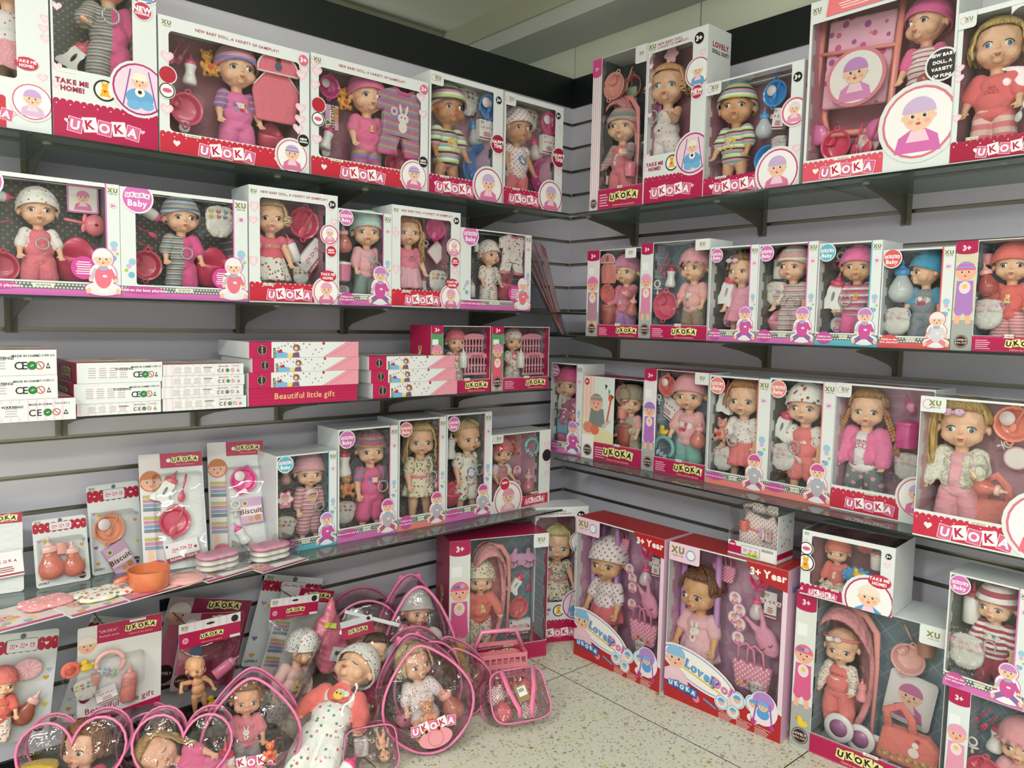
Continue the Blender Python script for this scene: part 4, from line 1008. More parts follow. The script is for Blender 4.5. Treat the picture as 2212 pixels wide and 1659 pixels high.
def a_plushrabbit(M, label, c='#eda0c0', group=None):
    e = root('plush_rabbit', M, label, 'plush rabbit', group); b = Blob(); b.e((0, 0, -.15), (.24, .12, .34))
    for s in (-1, 1): b.c((s*.08, 0, .1), (s*.2, 0, .46), .07, .045)
    share('body', drape(b.mesh(.035, 2, 'rabbit'), .01, 5), [fab('plain', c)], e)
    l = MB()
    for s in (-1, 1): l.tube([(s*.1+x, -.125, -.22-.03*(1-(x/.05)**2)) for x in (-.05, 0, .05)], .008, n=5)
    l.build('stitched_lashes', mat('#2a2024', .8), e); return e
def a_tote(M, label, c='#f2b7c6', c2='#f6efe8', group=None, deco=True):
    e = root('doll_tote_bag', M, label, 'doll bag', group)
    cloth_shape('bag_body', [(-.34, -.5), (.34, -.5), (.44, .08), (-.44, .08)], fab('dots', c, c2, scale=9, size=.25), e, .16)
    for s in (-1, 1): MB().tube([(s*.1-.18, -.09, .06), (s*.1-.16, -.1, .4), (s*.1, -.11, .49), (s*.1+.16, -.1, .38), (s*.1+.2, -.09, .06)], .028, n=6, flat=.4).build('handle', fab('plain', c), e, True)
    if deco:
        P = Print(); P.STEP = .003
        for i in range(5): P.disc(-.2+.1*i, -.36+.04*(i % 2), .045, ('#e4c53c', '#d2524a', '#5f86b5')[i % 3], 2, n=8)
        P.v = [(x, y-.085, z) for x, y, z in P.v]; P.build('bag_print', mat_print(), e)
    return e
def a_satchel(M, label, c='#e98e88', group=None):
    e = root('diaper_bag', M, label, 'doll bag', group)
    cloth_shape('bag_body', [(-.5, -.5), (.42, -.5), (.5, -.1), (.3, .08), (-.4, .08)], fab('plain', c), e, .2)
    MB().tube([(-.3, -.06, .02), (-.34, -.08, .35), (-.12, -.08, .48), (.04, -.08, .3), (.06, -.06, .05)], .07, n=8, flat=.25).build('strap', fab('plain', c), e, True)
    P = Print(); P.STEP = .003; R = random.Random(3)
    for i in range(22): P.disc(-.4+.8*i/21, -.36+R.uniform(-.05, .05), .03, ('#c9b25a', '#7f9a60', '#d8c88a')[i % 3], 2, n=6)
    P.disc(.1, -.2, .08, '#f4e6e4', 3); P.disc(.12, -.07, .05, '#f4e6e4', 4); P.disc(.15, .0, .04, '#c8405a', 4)
    P.v = [(x, y-.105, z) for x, y, z in P.v]; P.build('bag_print', mat_print(), e); return e
def a_cradle(M, label, c='#ea9aa2', w=.62, group=None):
    """soft baby carrier with a canopy and curved carrying bar; open side faces -y"""
    e = root('doll_carrier', M, label, 'doll carrier', group); n = 36; rings = []; b = MB()
    def ov(q, y): return [(w/2*q*cos(t)*(1.0-.12*max(0, -sin(t))), y, .5*q*sin(t)) for t in (2*pi*i/n for i in range(n))]
    for q, y in ((1.0, -.05), (1.03, 0), (.96, .1), (.7, .14), (.3, .15), (.92, .06), (.95, -.02)):
        rings.append(ov(q, y))
    order = [0, 1, 2, 3, 4]
    vs = [p for i in order for p in rings[i]]; fs = []
    for j in range(len(order)-1):
        for i in range(n): k = (i+1) % n; fs.append((j*n+i, (j+1)*n+i, (j+1)*n+k, j*n+k))
    fs.append(tuple(range((len(order)-1)*n, len(order)*n))); b.add(vs, fs); b.build('carrier_shell', fab('plain', c, bump=.6), e, True)
    MB().tube(ov(1.0, -.05), .026, closed=True, n=8).build('padded_rim', fab('plain', c, bump=.6), e, True)
    cn = MB(); m = 12; vs = []; fs = []
    for j in range(6):
        a = radians(5+62*j/5)
        for i in range(m+1):
            t = pi*i/m; vs.append((w*.52*cos(t), -.05-.30*sin(a)*sin(t)**.7, .12+.40*sin(t)*cos(a*.55)))
    for j in range(5):
        for i in range(m): fs.append((j*(m+1)+i, j*(m+1)+i+1, (j+1)*(m+1)+i+1, (j+1)*(m+1)+i))
    cn.add(vs, fs); o = cn.build('canopy', fab('plain', c, bump=.8), e, True); md = o.modifiers.new('thick', 'SOLIDIFY'); md.thickness = .02
    MB().tube([(w*.56, -.10, -.42), (w*.60, -.12, .1), (w*.56, -.12, .36), (w*.36, -.12, .47), (-.0, -.12, .50)], [.014, .015, .026, .026, .024], n=10).build('carrying_bar', mat('#ec9d9a', .5), e, True); return e
def a_stroller(M, label, c='#e68aa0', c2='#e0609a', w=.5, group=None, wheels=True, cloth=True):
    e = root('doll_stroller', M, label, 'doll stroller', group); f = MB()
    for y in (-.04, .05):
        q = .0 if y < 0 else .05
        f.tube([(-w/2+q, y, .5), (-w/2+q, y, -.3), (-w/2+q+.04, y, -.42), (-w/2+.16, y, -.46), (w/2-.16, y, -.46), (w/2-q-.04, y, -.42), (w/2-q, y, -.3), (w/2-q, y, .5)], .026, n=8)
    f.build('tube_frame', mat(c, .35, coat=.3), e, True)
    if cloth: cloth_shape('seat_cloth', [(-w/2+.04, .44), (w/2-.04, .44), (w/2-.05, -.25), (-w/2+.05, -.25)], fab('floral', '#eeb6cc', '#d9609a', '#a85a9a', '#e8849c', scale=11, size=.3), e, .05)
    if wheels:
        for s in (-1, 1):
            for z in (-.5,): MB().lathe([(.02, -.03), (.075, -.03), (.085, 0), (.075, .03), (.02, .03)], T(s*(w/2-.07), -.05, z+.04) @ RX(90), 18).build('wheel', plas('#e07ab0'), e, True)
    MB().tube([(-w/2, -.05, .18), (w/2, -.05, .16)], .016, n=6).build('cross_bar', mat(c, .35), e, True); return e
def a_crib(M, label, c='#ee9fb2', w=.72, group=None):
    e = root('toy_crib', M, label, 'toy crib', group); m = plas(c, .35)
    for name, z0, z1, y in (('crib_end', -.02, .48, .05), ('crib_front', -.5, .04, -.04)):
        b = MB(); n = 12; b.prism([(-w/2, z1-.14), (-w/2, z1-.10)]+[(w/2*cos(pi-pi*i/n)*.94, z1-.10+.10*sin(pi*i/n)) for i in range(n+1)]+[(w/2, z1-.10), (w/2, z1-.14)], y-.02, y+.02)
        b.box(-w/2, w/2, y-.02, y+.02, z0, z0+.05); b.box(-w/2, w/2, y-.015, y+.015, (z0+z1)/2-.06, (z0+z1)/2-.03)
        for i in range(8):
            x = -w/2+.03+(w-.06)*i/7; b.lathe([(.016, z0+.04), (.016, z0+.1), (.026, z0+.14), (.014, z0+.18), (.022, z0+.24), (.014, z0+.3), (.02, z1-.13)], T(x, y, 0), 8)
        b.build(name, m, e, auto=40)
    P = Print(); P.STEP = .002; P.text('UKOKA', 0, -.06, .09, '#b32a52', 1, .03); P.v = [(x, y-.062, z) for x, y, z in P.v]; P.build('crib_lettering', mat_print(), e); return e
def a_wheels(M, label, c='#e9e4e4', c2='#a86a9a', group=None):
    e = root('stroller_wheel', M, label, 'toy wheel', group)
    MB().lathe([(.30, -.06), (.47, -.07), (.5, 0), (.47, .07), (.30, .06)], RX(90), 28, cap=False).build('tyre', plas(c), e, True)
    MB().lathe([(.02, -.05), (.30, -.045), (.30, .045), (.02, .05)], RX(90), 24).build('hub', plas(c2), e, True); return e
def a_knitpuff(M, label, c='#efb9c0', group=None):
    e = root('doll_cushion', M, label, 'doll cushion', group); b = MB(); n = 40; vs = []; fs = []; K = 8
    for j in range(K+1):
        t = j/K*pi/2
        for i in range(n): a = 2*pi*i/n; q = 1+.06*abs(sin(a*5))-.03; vs.append((.5*sin(t)*cos(a)*q, -.14*cos(t)*(.5+.5*abs(sin(a*5))), .42*sin(t)*sin(a)*q))
    for j in range(K):
        for i in range(n): k = (i+1) % n; fs.append((j*n+i, j*n+k, (j+1)*n+k, (j+1)*n+i))
    fs.append(tuple(K*n+i for i in range(n))); b.add(vs, fs); b.build('puff', fab('plain', c, bump=.1), e, True); return e
def a_float(M, label, c='#4fa0dc', group=None):
    e = root('toy_bath_float', M, label, 'toy bath float', group)
    b = MB().ell((0, 0, 0), (.6, .18, .36), nu=28); 
    for i in range(14): t = 2*pi*i/14; b.ell((.58*cos(t), 0, .34*sin(t)), (.1, .12, .09), nu=10, nv=6)
    b.build('float_pad', plas(c, .3), e, True); return e
def a_purse(M, label, c='#e0609a', group=None):
    e = root('toy_mirror', M, label, 'toy vanity mirror', group)
    MB().ell((0, 0, .18), (.22, .06, .30), nu=24).build('mirror_frame', plas(c), e, True); MB().ell((0, -.04, .18), (.15, .04, .21), nu=20).build('mirror_face', mat('#d6a7c0', .15), e, True)
    MB().tube([(0, 0, -.08), (0, 0, -.48)], [.06, .045], n=10).build('handle', plas(c), e, True); return e
ACC = dict(bottle=a_bottle, bowl=a_bowl, spoon=a_spoon, potty=a_potty, basin=a_basin, pacifier=a_pacifier, diaper=a_diaper, carton=a_carton, bib=a_bib, outfit=a_outfit,
           teddy=a_teddy, rattle=a_rattle, ringtoy=a_ringtoy, picture=a_picture, duck=a_duck, cup=a_cup, mask=a_mask, rabbit=a_plushrabbit, tote=a_tote, satchel=a_satchel,
           cradle=a_cradle, stroller=a_stroller, crib=a_crib, wheel=a_wheels, puff=a_knitpuff, float=a_float, mirror=a_purse)
DEPTH = dict(bottle=.55, bowl=.3, spoon=.1, potty=1.0, basin=.45, pacifier=.35, diaper=.4, carton=.35, bib=.2, outfit=.12, teddy=.6, rattle=.35, ringtoy=.25, picture=.05, duck=.6, cup=.86,
             mask=.25, rabbit=.25, tote=.25, satchel=.3, cradle=.55, stroller=.2, crib=.2, wheel=.2, puff=.25, float=.4, mirror=.15)

# ---------------------------------------------------------------- printed cartons with a window
_BOX = {}
M_WIN = clear('clear_window', '#ffffff', gloss=.04, rough=.02, wave=.13, wscale=6)
def backing(kind):
    if kind == 'mauve': return fab('floral', '#a06a7c', '#ab7688', scale=14, size=.35, bump=0, rough=.5)
    if kind == 'pale': return fab('floral', '#d9a9bd', '#e3b9cb', scale=14, size=.35, bump=0, rough=.5)
    if kind == 'dots': return fab('dots', '#5f6660', '#c795a8', scale=52, size=.17, bump=0, rough=.5)
    if kind == 'dotsw': return fab('dots', '#5c615c', '#cfd0ca', scale=52, size=.19, bump=0, rough=.5)
    if kind == 'blue': return fab('check', '#7d96a6', '#a3b6c0', scale=15, size=.03, bump=0, rough=.5)
    if kind == 'dark': return fab('plain', '#3a4046', bump=0, rough=.5)
    if kind == 'lilac': return fab('floral', '#c391b3', '#d2a6c2', scale=16, size=.4, bump=0, rough=.5)
    return fab('plain', kind, bump=0, rough=.5)
def frame_of(wall, bl, br, z, df=None, yaw=0):
    if df is None:
        A = hit(*bl, 2, z); B = hit(*br, 2, z); d = B-A; ang = math.degrees(math.atan2(d.y, d.x)); w = d.length
    else:
        ax = 1 if wall == 'L' else 0; A = hit(*bl, ax, -df); B = hit(*br, ax, -df); ang = 0 if wall == 'L' else -90; w = (B-A).length*1.0
        w = abs(B.x-A.x) if wall == 'L' else abs(B.y-A.y)
    A.z = z
    return T(*A) @ RZ(ang+yaw), w
def top_of(M, px, py, z):
    """height of a photograph point above the base of the plane y=0 of M"""
    Mi = M.inverted(); o = Mi @ CAM; d = (Mi.to_3x3() @ ray(px, py)); t = -o.y/d.y; return (o+d*t).z
def scallop(P, x0, x1, z0, z1, c, k=1, r=None, both=False):
    P.rect(x0, z0, x1, z1, c, k); n = max(6, int((x1-x0)/.014)); r = r or (x1-x0)/n*.52
    for i in range(n): P.disc(x0+(i+.5)*(x1-x0)/n, z1, r, c, k+.09, n=10)
    for i in range(0, n, 2): P.disc(x0+(i+.5)*(x1-x0)/n, z1-r*.6, r*.22, '#f8e8ee', k+1, n=6)
    if both:
        for i in range(n): P.disc(x0+(i+.5)*(x1-x0)/n, z0, r, c, k+.09, n=8)
def pale_hearts(P, w, h, n=7, seed=1, c='#ecc8d6', L=1, R_=1):
    R = random.Random(seed)
    for i in range(n):
        s = R.choice((0, 1))
        if not (R_ if s else L): continue
        x = w*(R.uniform(.02, .06) if s == 0 else R.uniform(.90, .97)); z = h*R.uniform(.2, .95); P.heart(x, z, min(w, h)*.09, c, 1); P.heart(x, z, min(w, h)*.055, '#f0dce4', 2)
def st_heart(P, w, h, o):
    l, b, r, t = o.get('win', (.06, .17, .93, .90)); bc = o.get('band', '#c92b40'); bh = o.get('bh', .145)*h; u = min(w, h)
    pale_hearts(P, w, h, 8, len(_BOX), L=l > .04, R_=r < .95); scallop(P, 0, w*o.get('bw', .80), .004, bh, bc, 3, both=o.get('both', False))
    if o.get('both'): P.rect(0, 0, w, .004, CARD, 6)
    lx = o.get('lx', .42)
    if lx > 1: scallop(P, w*.50, w*.97, h*.035, h*.135, '#c8303f', 3, both=True); logo_tiles(P, w*.735, h*.085, w*.068, 'pink', k=5); lx = .5
    else: logo_tiles(P, w*lx, bh*.5, min(bh*.60, w*.10), 'pink', o.get('lt', 0), k=5)
    for x, hh, c in ((lx-.30*min(1, .2/w), .30, '#f7e9ee'), (lx+.31*min(1, .2/w), .22, '#f0b9c9')): P.heart(w*x, bh*.55, bh*hh, c, 4.08)
    if w > .3:
        for x, hh in ((.10, .34), (.76, .30)): P.heart(w*x, bh*.58, bh*hh, '#f7eef0', 4.13)
    pc = o.get('port', (.87, .13, .135)); px, pz, pr = w*pc[0], h*pc[1], u*pc[2]
    if o.get('port', 1):
        P.disc(px, pz, pr*1.12, CARD, 8.09); P.disc(px, pz, pr, o.get('rc', '#d9668a'), 9.09); P.disc(px, pz, pr*.93, '#f4f1f3', 10.09)
        baby_bust(P, px, pz+pr*.18, pr*.42, o.get('pcl', '#e07aa8'), o.get('phat', '#cdb0dd'), 11.3, stripes=o.get('pst'))
    if o.get('slogan', 1): P.text('NEW BABY DOLL, A VARIETY OF GAMEPLAY!', w*.5, h*(t+1)/2, u*.030 if w > .3 else w*.034, '#b03047', 3, .02)
    if not o.get('mark', 1) and b > .1: P.rrect(-.004, h*.89, w*.17, h, .008, CARD, 14); P.ring(w*.05, h*.945, u*.03, u*.036, '#e0a0bc', 15, 16); maker_mark(P, w*.10, h*.945, u*.05, 16)
    if o.get('flapc'): P.conv([(w*.12, h*.90), (w*.55, h*.90), (w*.62, h), (w*.14, h)], o['flapc'], 14); P.micro(w*.35, h*.965, w*.3, 4, h*.014, '#f6dade', 15)
    if o.get('mark', 1): maker_mark(P, w*.05, h*.945, u*.042)
    n = o.get('age', ('#e0678c', .955, .93))
    if n: P.disc(w*n[1], h*n[2], u*.042, n[0], 11, n=18); P.text('3+', w*n[1], h*n[2], u*.052, '#fff', 12, .04)
    for (x, z, rr, c, tx) in o.get('seals', ()):
        P.disc(w*x, h*z, u*rr*1.12, CARD, 11); P.disc(w*x, h*z, u*rr, c, 12)
        for i, s_ in enumerate(tx): P.text(s_, w*x, h*z+u*rr*(.42*(len(tx)-1)/2-.46*i), u*rr*(.50 if len(s_) < 6 else .34 if len(tx) < 3 else .29), '#fff', 13, .05)
    for (x, z, rr, kind) in o.get('rings', ()):
        c = '#231a1c' if kind != 'baby' and kind != 'hood' else '#d9668a'
        P.disc(w*x, h*z, u*rr*1.1, CARD, 11); P.disc(w*x, h*z, u*rr, c, 12); P.disc(w*x, h*z, u*rr*.86, '#f5f2f2', 13)
        if kind == 'bowl': P.disc(w*x, h*z, u*rr*.6, '#d9608a', 14, u*rr*.3)
        elif kind == 'teddy': teddy(P, w*x, h*z, u*rr*1.5, '#e8b03a', 14)
        elif kind == 'hood': baby_bust(P, w*x, h*z+u*rr*.2, u*rr*.38, '#6aa7d8', '#f0f0f0', 14)
        else: baby_bust(P, w*x, h*z+u*rr*.2, u*rr*.4, '#e59ac0', '#e7d7e4', 14)
    for (x, z, s_) in o.get('bubble', ()):
        P.disc(w*x, h*z, u*s_, '#c92b4c', 11, u*s_*.62, 14); P.text('TAKE ME', w*x, h*z+u*s_*.2, u*s_*.38, '#fff', 12, .04); P.text('HOME!', w*x, h*z-u*s_*.22, u*s_*.38, '#fff', 12, .04)
    sc = o.get('sticker', (.2, .155)); 
    if sc: P.rect(w*sc[0]-u*.06, h*sc[1]-.003, w*sc[0]+u*.06, h*sc[1]+.004, '#f2f0dc', 8); P.text('NO.8015H2', w*sc[0], h*sc[1], .0062, '#3a3a34', 9, .01)
    return rr_pts(w*l, h*b, w*r, h*t, u*.035 if l > .02 else .004)
def st_take(P, w, h, o):
    pale_hearts(P, w, h, 9, 3); bc = '#b8174f'; bh = h*.155; scallop(P, 0, w, .0, bh, bc, 3); logo_tiles(P, w*.47, bh*.45, w*.135, 'pink', k=5)
    P.heart(w*.12, bh*.5, w*.045, '#f7e9ee', 5); P.heart(w*.84, bh*.5, w*.05, '#f0b9c9', 5)
    P.text('TAKE ME', w*.18, h*.245, w*.066, '#a51f4c', 5, .05); P.text('HOME!', w*.18, h*.215, w*.066, '#a51f4c', 5, .05)
    P.disc(w*.48, h*.235, w*.11, '#1f1a1c', 5); P.disc(w*.48, h*.235, w*.092, '#f4f1ea', 6); teddy(P, w*.48, h*.24, w*.15, '#eab52e', 7)
    for x, z, r in ((.82, .27, .27), (.86, .74, .19)):
        P.disc(w*x, h*z, w*r*1.1, CARD, 7); P.disc(w*x, h*z, w*r, '#b52a74', 8); P.disc(w*x, h*z, w*r*.93, '#efd3e6' if z < .5 else '#f3f1f2', 9)
        if z < .5:
            for s in (-1, 1): P.line(w*(x+s*.17), h*(z)-w*.2, w*(x+s*.09), h*z+w*.2, w*.014, '#8a5aa6', 10)
            P.disc(w*x, h*z-w*.09, w*.14, '#6aa7d8', 10, w*.10); P.disc(w*(x-.06), h*z-w*.17, w*.07, '#74b4e0', 11, w*.05); P.disc(w*(x+.07), h*z-w*.16, w*.07, '#74b4e0', 11, w*.05)
            P.disc(w*x, h*z-w*.03, w*.05, '#f3f0ea', 12); P.disc(w*x, h*z-w*.03, w*.02, '#2a2428', 13); baby_face(P, w*x, h*z+w*.08, w*.075, '#f5ecd8', k=11)
        else: baby_bust(P, w*x, h*z+w*.02, w*.075, '#6aa7d8', '#f1efec', 10)
    P.disc(w*.86, h*.625, w*.10, CARD, 9); P.disc(w*.86, h*.625, w*.088, '#c22a52', 12); P.text('NEW', w*.86, h*.632, w*.075, '#fff', 13, .05); P.text('DESIGNS', w*.86, h*.612, w*.034, '#fff', 13, .03)
    P.disc(w*.86, h*.935, w*.075, '#1d1a1c', 5); P.text('3+', w*.86, h*.935, w*.09, '#fff', 6, .05); maker_mark(P, w*.07, h*.965, w*.08)
    P.text('NEW BABY DOLL', w*.16, h*.972, w*.05, '#b03047', 3, .02, align='l'); P.text('A VARIETY OF GAMEPLAY!', w*.16, h*.952, w*.04, '#b03047', 3, .02, align='l')
    P.rect(w*.04, h*.282, w*.2, h*.292, '#efece0', 4); return rr_pts(w*.02, h*.30, w*.76, h*.93, w*.05)
def st_baby(P, w, h, o):
    ec = o.get('edge', '#d977b8'); lc = o.get('logo', ec); u = min(w, h); col = o.get('col', .86); b = .125*h; s0 = .055*h
    P.rect(0, 0, w, s0, ec, 1); P.rect(0, s0, w, b-.004, '#6f736f', 1)
    nx = int(w/.0075); nz = max(2, int((b-.004-s0)/.0065))
    for i in range(nx):
        for j in range(nz):
            P.disc((i+.5+.25*(-1)**j)*w/nx, s0+(j+.5)*(b-.004-s0)/nz, w/nx*.30, '#e6e8e6', 2, n=6)
    P.rect(w*col-.0035, b+h*.2, w*col, h, ec, 1); lx0 = o.get('lft', .02)
    cx, cz, r = w*.04+u*.10, h*.91, o.get('lr', .118)*u
    P.disc(cx, cz, r*1.12, '#f0e9ee', 8); P.disc(cx, cz, r, lc, 9); P.disc(cx, cz, r*.94, lc, 10)
    logo_tiles(P, cx, cz+r*.2, r*.33, '#c7609c', k=11); P.text('Baby', cx, cz-r*.38, r*.62, '#fff', 12, .03)
    ox = o.get('ox', .16); P.disc(w*ox, h*.075, max(w*.13, .022) if w < .2 else w*.16, o.get('oval', '#c8559f'), 5, h*.062 if w < .2 else h*.035)
    if w < .2: P.text('Children the', w*ox, h*.088, w*.042, '#fff', 6, .02); P.text('best playmate', w*ox, h*.060, w*.042, '#fff', 6, .02)
    else: P.text('Children the best playmate', w*ox, h*.075, w*.030, '#fff', 6, .02)
    P.rect(w*.40, h*.07, w*.54, h*.105, '#e9ead8', 5); P.text('NO.8071H4', w*.47, h*.087, h*.022, '#3a3a34', 6, .01)
    mx = w*(col+1)/2; maker_mark(P, mx, h*.935, min(w*(1-col)*.5, .02)); P.disc(mx, h*.81, w*(1-col)*.30, '#f0cfe2', 3, h*.024); P.text(o.get('age', '3+'), mx, h*.81, w*(1-col)*.3, '#b0559a', 4, .04)
    for dx, dz, rr, c in ((0, .47, .30, '#9ec8e0'), (.0, .43, .2, '#d8b3dc'), (.25, .39, .12, '#9fcf5a'), (-.02, .35, .22, '#7fb8dc'), (-.25, .36, .1, '#cf6aa8')):
        P.disc(mx+dx*w*(1-col), h*dz, w*(1-col)*rr, c, 3, n=14)
    if lx0 > .05:
        for dz, rr, c in ((.33, .03, '#9ec8e0'), (.29, .022, '#d8b3dc'), (.25, .016, '#9fcf5a'), (.21, .028, '#7fb8dc')): P.disc(w*lx0*.5+(rr-.022), h*dz, u*rr, c, 3, n=14)
    sh = h*o.get('sit', .34); sx = w*(col-.01) if w > .2 else w*(col+.02); sx = min(sx, w-sh*.36); baby_sit(P, sx, h*.025, sh, o.get('scl', '#d0559f'), o.get('shat', '#c985c8'), o.get('sleg', '#8b6aa8'), 6, ec)
    for (x, z, rr, c) in o.get('blobs', ()):
        P.disc(w*x, h*z, u*rr, c, 6); P.micro(w*x, h*z+u*rr*.5, u*rr*1.3, 6, u*rr*.2, '#f5e3ee', 7)
    return rr_pts(w*lx0, b, w*col, h*o.get('t', .985), .006)
def st_magenta(P, w, h, o):
    cw = w*o.get('col', .2); bh = h*o.get('bh', .145); mg = '#b51a55'; sk = o.get('bg', '#d9dfe0')
    if o.get('stripe'):
        P.rect(0, 0, cw, h, '#f3eef1', 1)
        for i in range(4): P.rect(cw*(.12+.24*i), 0, cw*(.12+.24*i)+cw*.07, h, '#e3a9c6', 2)
    elif not o.get('photo'):
        P.rect(0, 0, cw, h, sk, 1); P.rect(0, 0, cw, h*.28, '#a9adaa', 2); P.rect(cw*.1, h*.72, cw*.6, h*.80, '#eef2f2', 2)
        c = o.get('pc', '#e0609a'); r = cw*.42; fz = h*o.get('fz', .60)
        P.conv([(cw*.08, fz-r*4.3), (cw*.92, fz-r*4.3), (cw*.88, fz-r*1.1), (cw*.12, fz-r*1.1)], c, 3); P.disc(cw*.5, fz-r*1.9, cw*.27, '#f2d7e4' if c != '#f2d7e4' else '#5a9ad0', 4, cw*.32)
        P.disc(cw*.5, fz-r*1.75, cw*.12, '#e8c860', 5); P.quad(cw*.27, fz-r*5.2, cw*.24, r*2.2, -8, '#efb79c', 4); P.quad(cw*.7, fz-r*5.2, cw*.24, r*2.2, 8, '#efb79c', 4)
        P.disc(cw*.3, fz-r*4.5, cw*.24, c, 5, r*.8); P.disc(cw*.7, fz-r*4.5, cw*.24, c, 5, r*.8)
        baby_face(P, cw*.5, fz, r, o.get('ph', '#e87a9c'), '#f0b49a', 6, stripes=o.get('pst'))
        if o.get('bow'): P.disc(cw*.3, fz+r*.62, r*.34, '#8a76b8', 13, r*.26, 10); P.disc(cw*.62, fz+r*.7, r*.34, '#c0a6d8', 13, r*.26, 10); P.disc(cw*.46, fz+r*.66, r*.14, '#6f5aa0', 14, n=8)
        if o.get('duck'): P.disc(cw*.6, h*.16, cw*.26, '#f0cf3a', 7, cw*.16); P.disc(cw*.45, h*.16+cw*.2, cw*.14, '#f0cf3a', 8); P.disc(cw*.30, h*.16+cw*.18, cw*.06, '#e0782a', 9, n=8)
    else:
        pw = w*.53; P.rect(0, bh, pw, h, '#dfe6e2', 1); P.rect(0, bh, cw*.9, h, '#f0c9bd', 2)
        for i in range(3): P.rect(cw*(.1+.3*i), h*.3, cw*(.2+.3*i), h, '#f6ded4', 3)
        P.conv([(0, bh), (pw, bh), (pw, h*.33), (0, h*.52)], '#e5dcb0', 3)
        P.conv([(pw*.2, h*.40), (pw*.75, h*.40), (pw*.68, h*.62), (pw*.28, h*.62)], '#808a88', 4); baby_face(P, pw*.45, h*.68, pw*.19, '#8a9690', '#f0b49a', 5, stripes='#e59aa0')
        P.quad(pw*.86, h*.62, pw*.05, h*.3, -12, '#d9604a', 6); P.disc(pw*.89, h*.76, pw*.06, '#d9604a', 6, pw*.09); P.disc(pw*.2, h*.38, pw*.17, '#e58a7c', 6, pw*.14); P.disc(pw*.42, h*.36, pw*.14, '#e0705c', 7, pw*.12); P.quad(pw*.78, h*.45, pw*.3, pw*.08, 35, '#d9b7c4', 6)
        for i in range(3): P.conv([(pw*(.72+.1*i), h*(.92-.06*i)), (pw*(.80+.1*i), h*(.90-.06*i)), (pw*(.73+.1*i), h*(.85-.06*i))], ('#2c4a44', '#6aa79a', '#2c4a44')[i], 6)
        P.rect(0, 0, cw, bh*1.35, '#f5f0f1', 7)
    if o.get('tab', 1):
        P.rect(0, h*.90, cw, h, mg if not o.get('stripe') else '#d94f93', 8); P.disc(cw*.5, h*.90, cw*.5, mg if not o.get('stripe') else '#d94f93', 8, h*.02); P.text('3+', cw*.5, h*.935, cw*.36, '#f7e6ee', 9, .04)
    else: P.disc(cw*.32, h*.93, cw*.2, '#c22a42', 8); P.text('3+', cw*.32, h*.93, cw*.24, '#fff', 9, .04)
    r = min(cw*.40, w*.075); P.disc(cw*.5, r*1.5, r, '#3a2320', 10); P.ring(cw*.5, r*1.5, r*.84, r*.9, '#e8dcd4', 11); P.text('LOVELY', cw*.5, r*1.72, r*.42, '#e8dcd4', 12, .04); P.text('DOLL SUIT', cw*.5, r*1.25, r*.30, '#e8dcd4', 12, .03)
    x0 = cw if not o.get('photo') else cw; P.rect(x0, 0, w, bh, mg, 8)
    for a, b in (((x0+.003, bh-.003), (w-.002, bh-.003)), ((x0+.003, .003), (w-.002, .003))):
        n = int((b[0]-a[0])/.006)
        for i in range(n): P.rect(a[0]+i*.006, a[1]-.0004, a[0]+i*.006+.0035, a[1]+.0004, '#e89cba', 9)
    lx = o.get('lx', .72); lw = min(bh*.42, (w-x0)*.125); logo_tiles(P, w*lx, bh*.58, lw, 'yellow', k=9); P.text('Children the best playmate', w*lx, bh*.16, lw*.33, '#f0d0a8', 9, .01)
    if lx > .6: P.micro(x0+.008, bh*.72, (w-x0)*.22, 5, bh*.13, '#eab0c8', 9, 'l')
    P.rect((x0+w)/2-w*.05, bh-.004, (x0+w)/2+w*.05, bh+.005, '#f1efe6', 9); P.text('NO.8033H', (x0+w)/2, bh, .006, '#3a3a34', 10, .01)
    tb = o.get('flap', (.80, 1.0))
    if tb: P.rrect(w*tb[0], h*.89, w*tb[1], h, .006, CARD, 12); maker_mark(P, w*(tb[0]+tb[1])/2, h*.945, w*.05, 13)
    l = cw if not o.get('photo') else w*.53
    return rr_pts(l+.001, bh+.001, w-.0015, h-.002, .003)
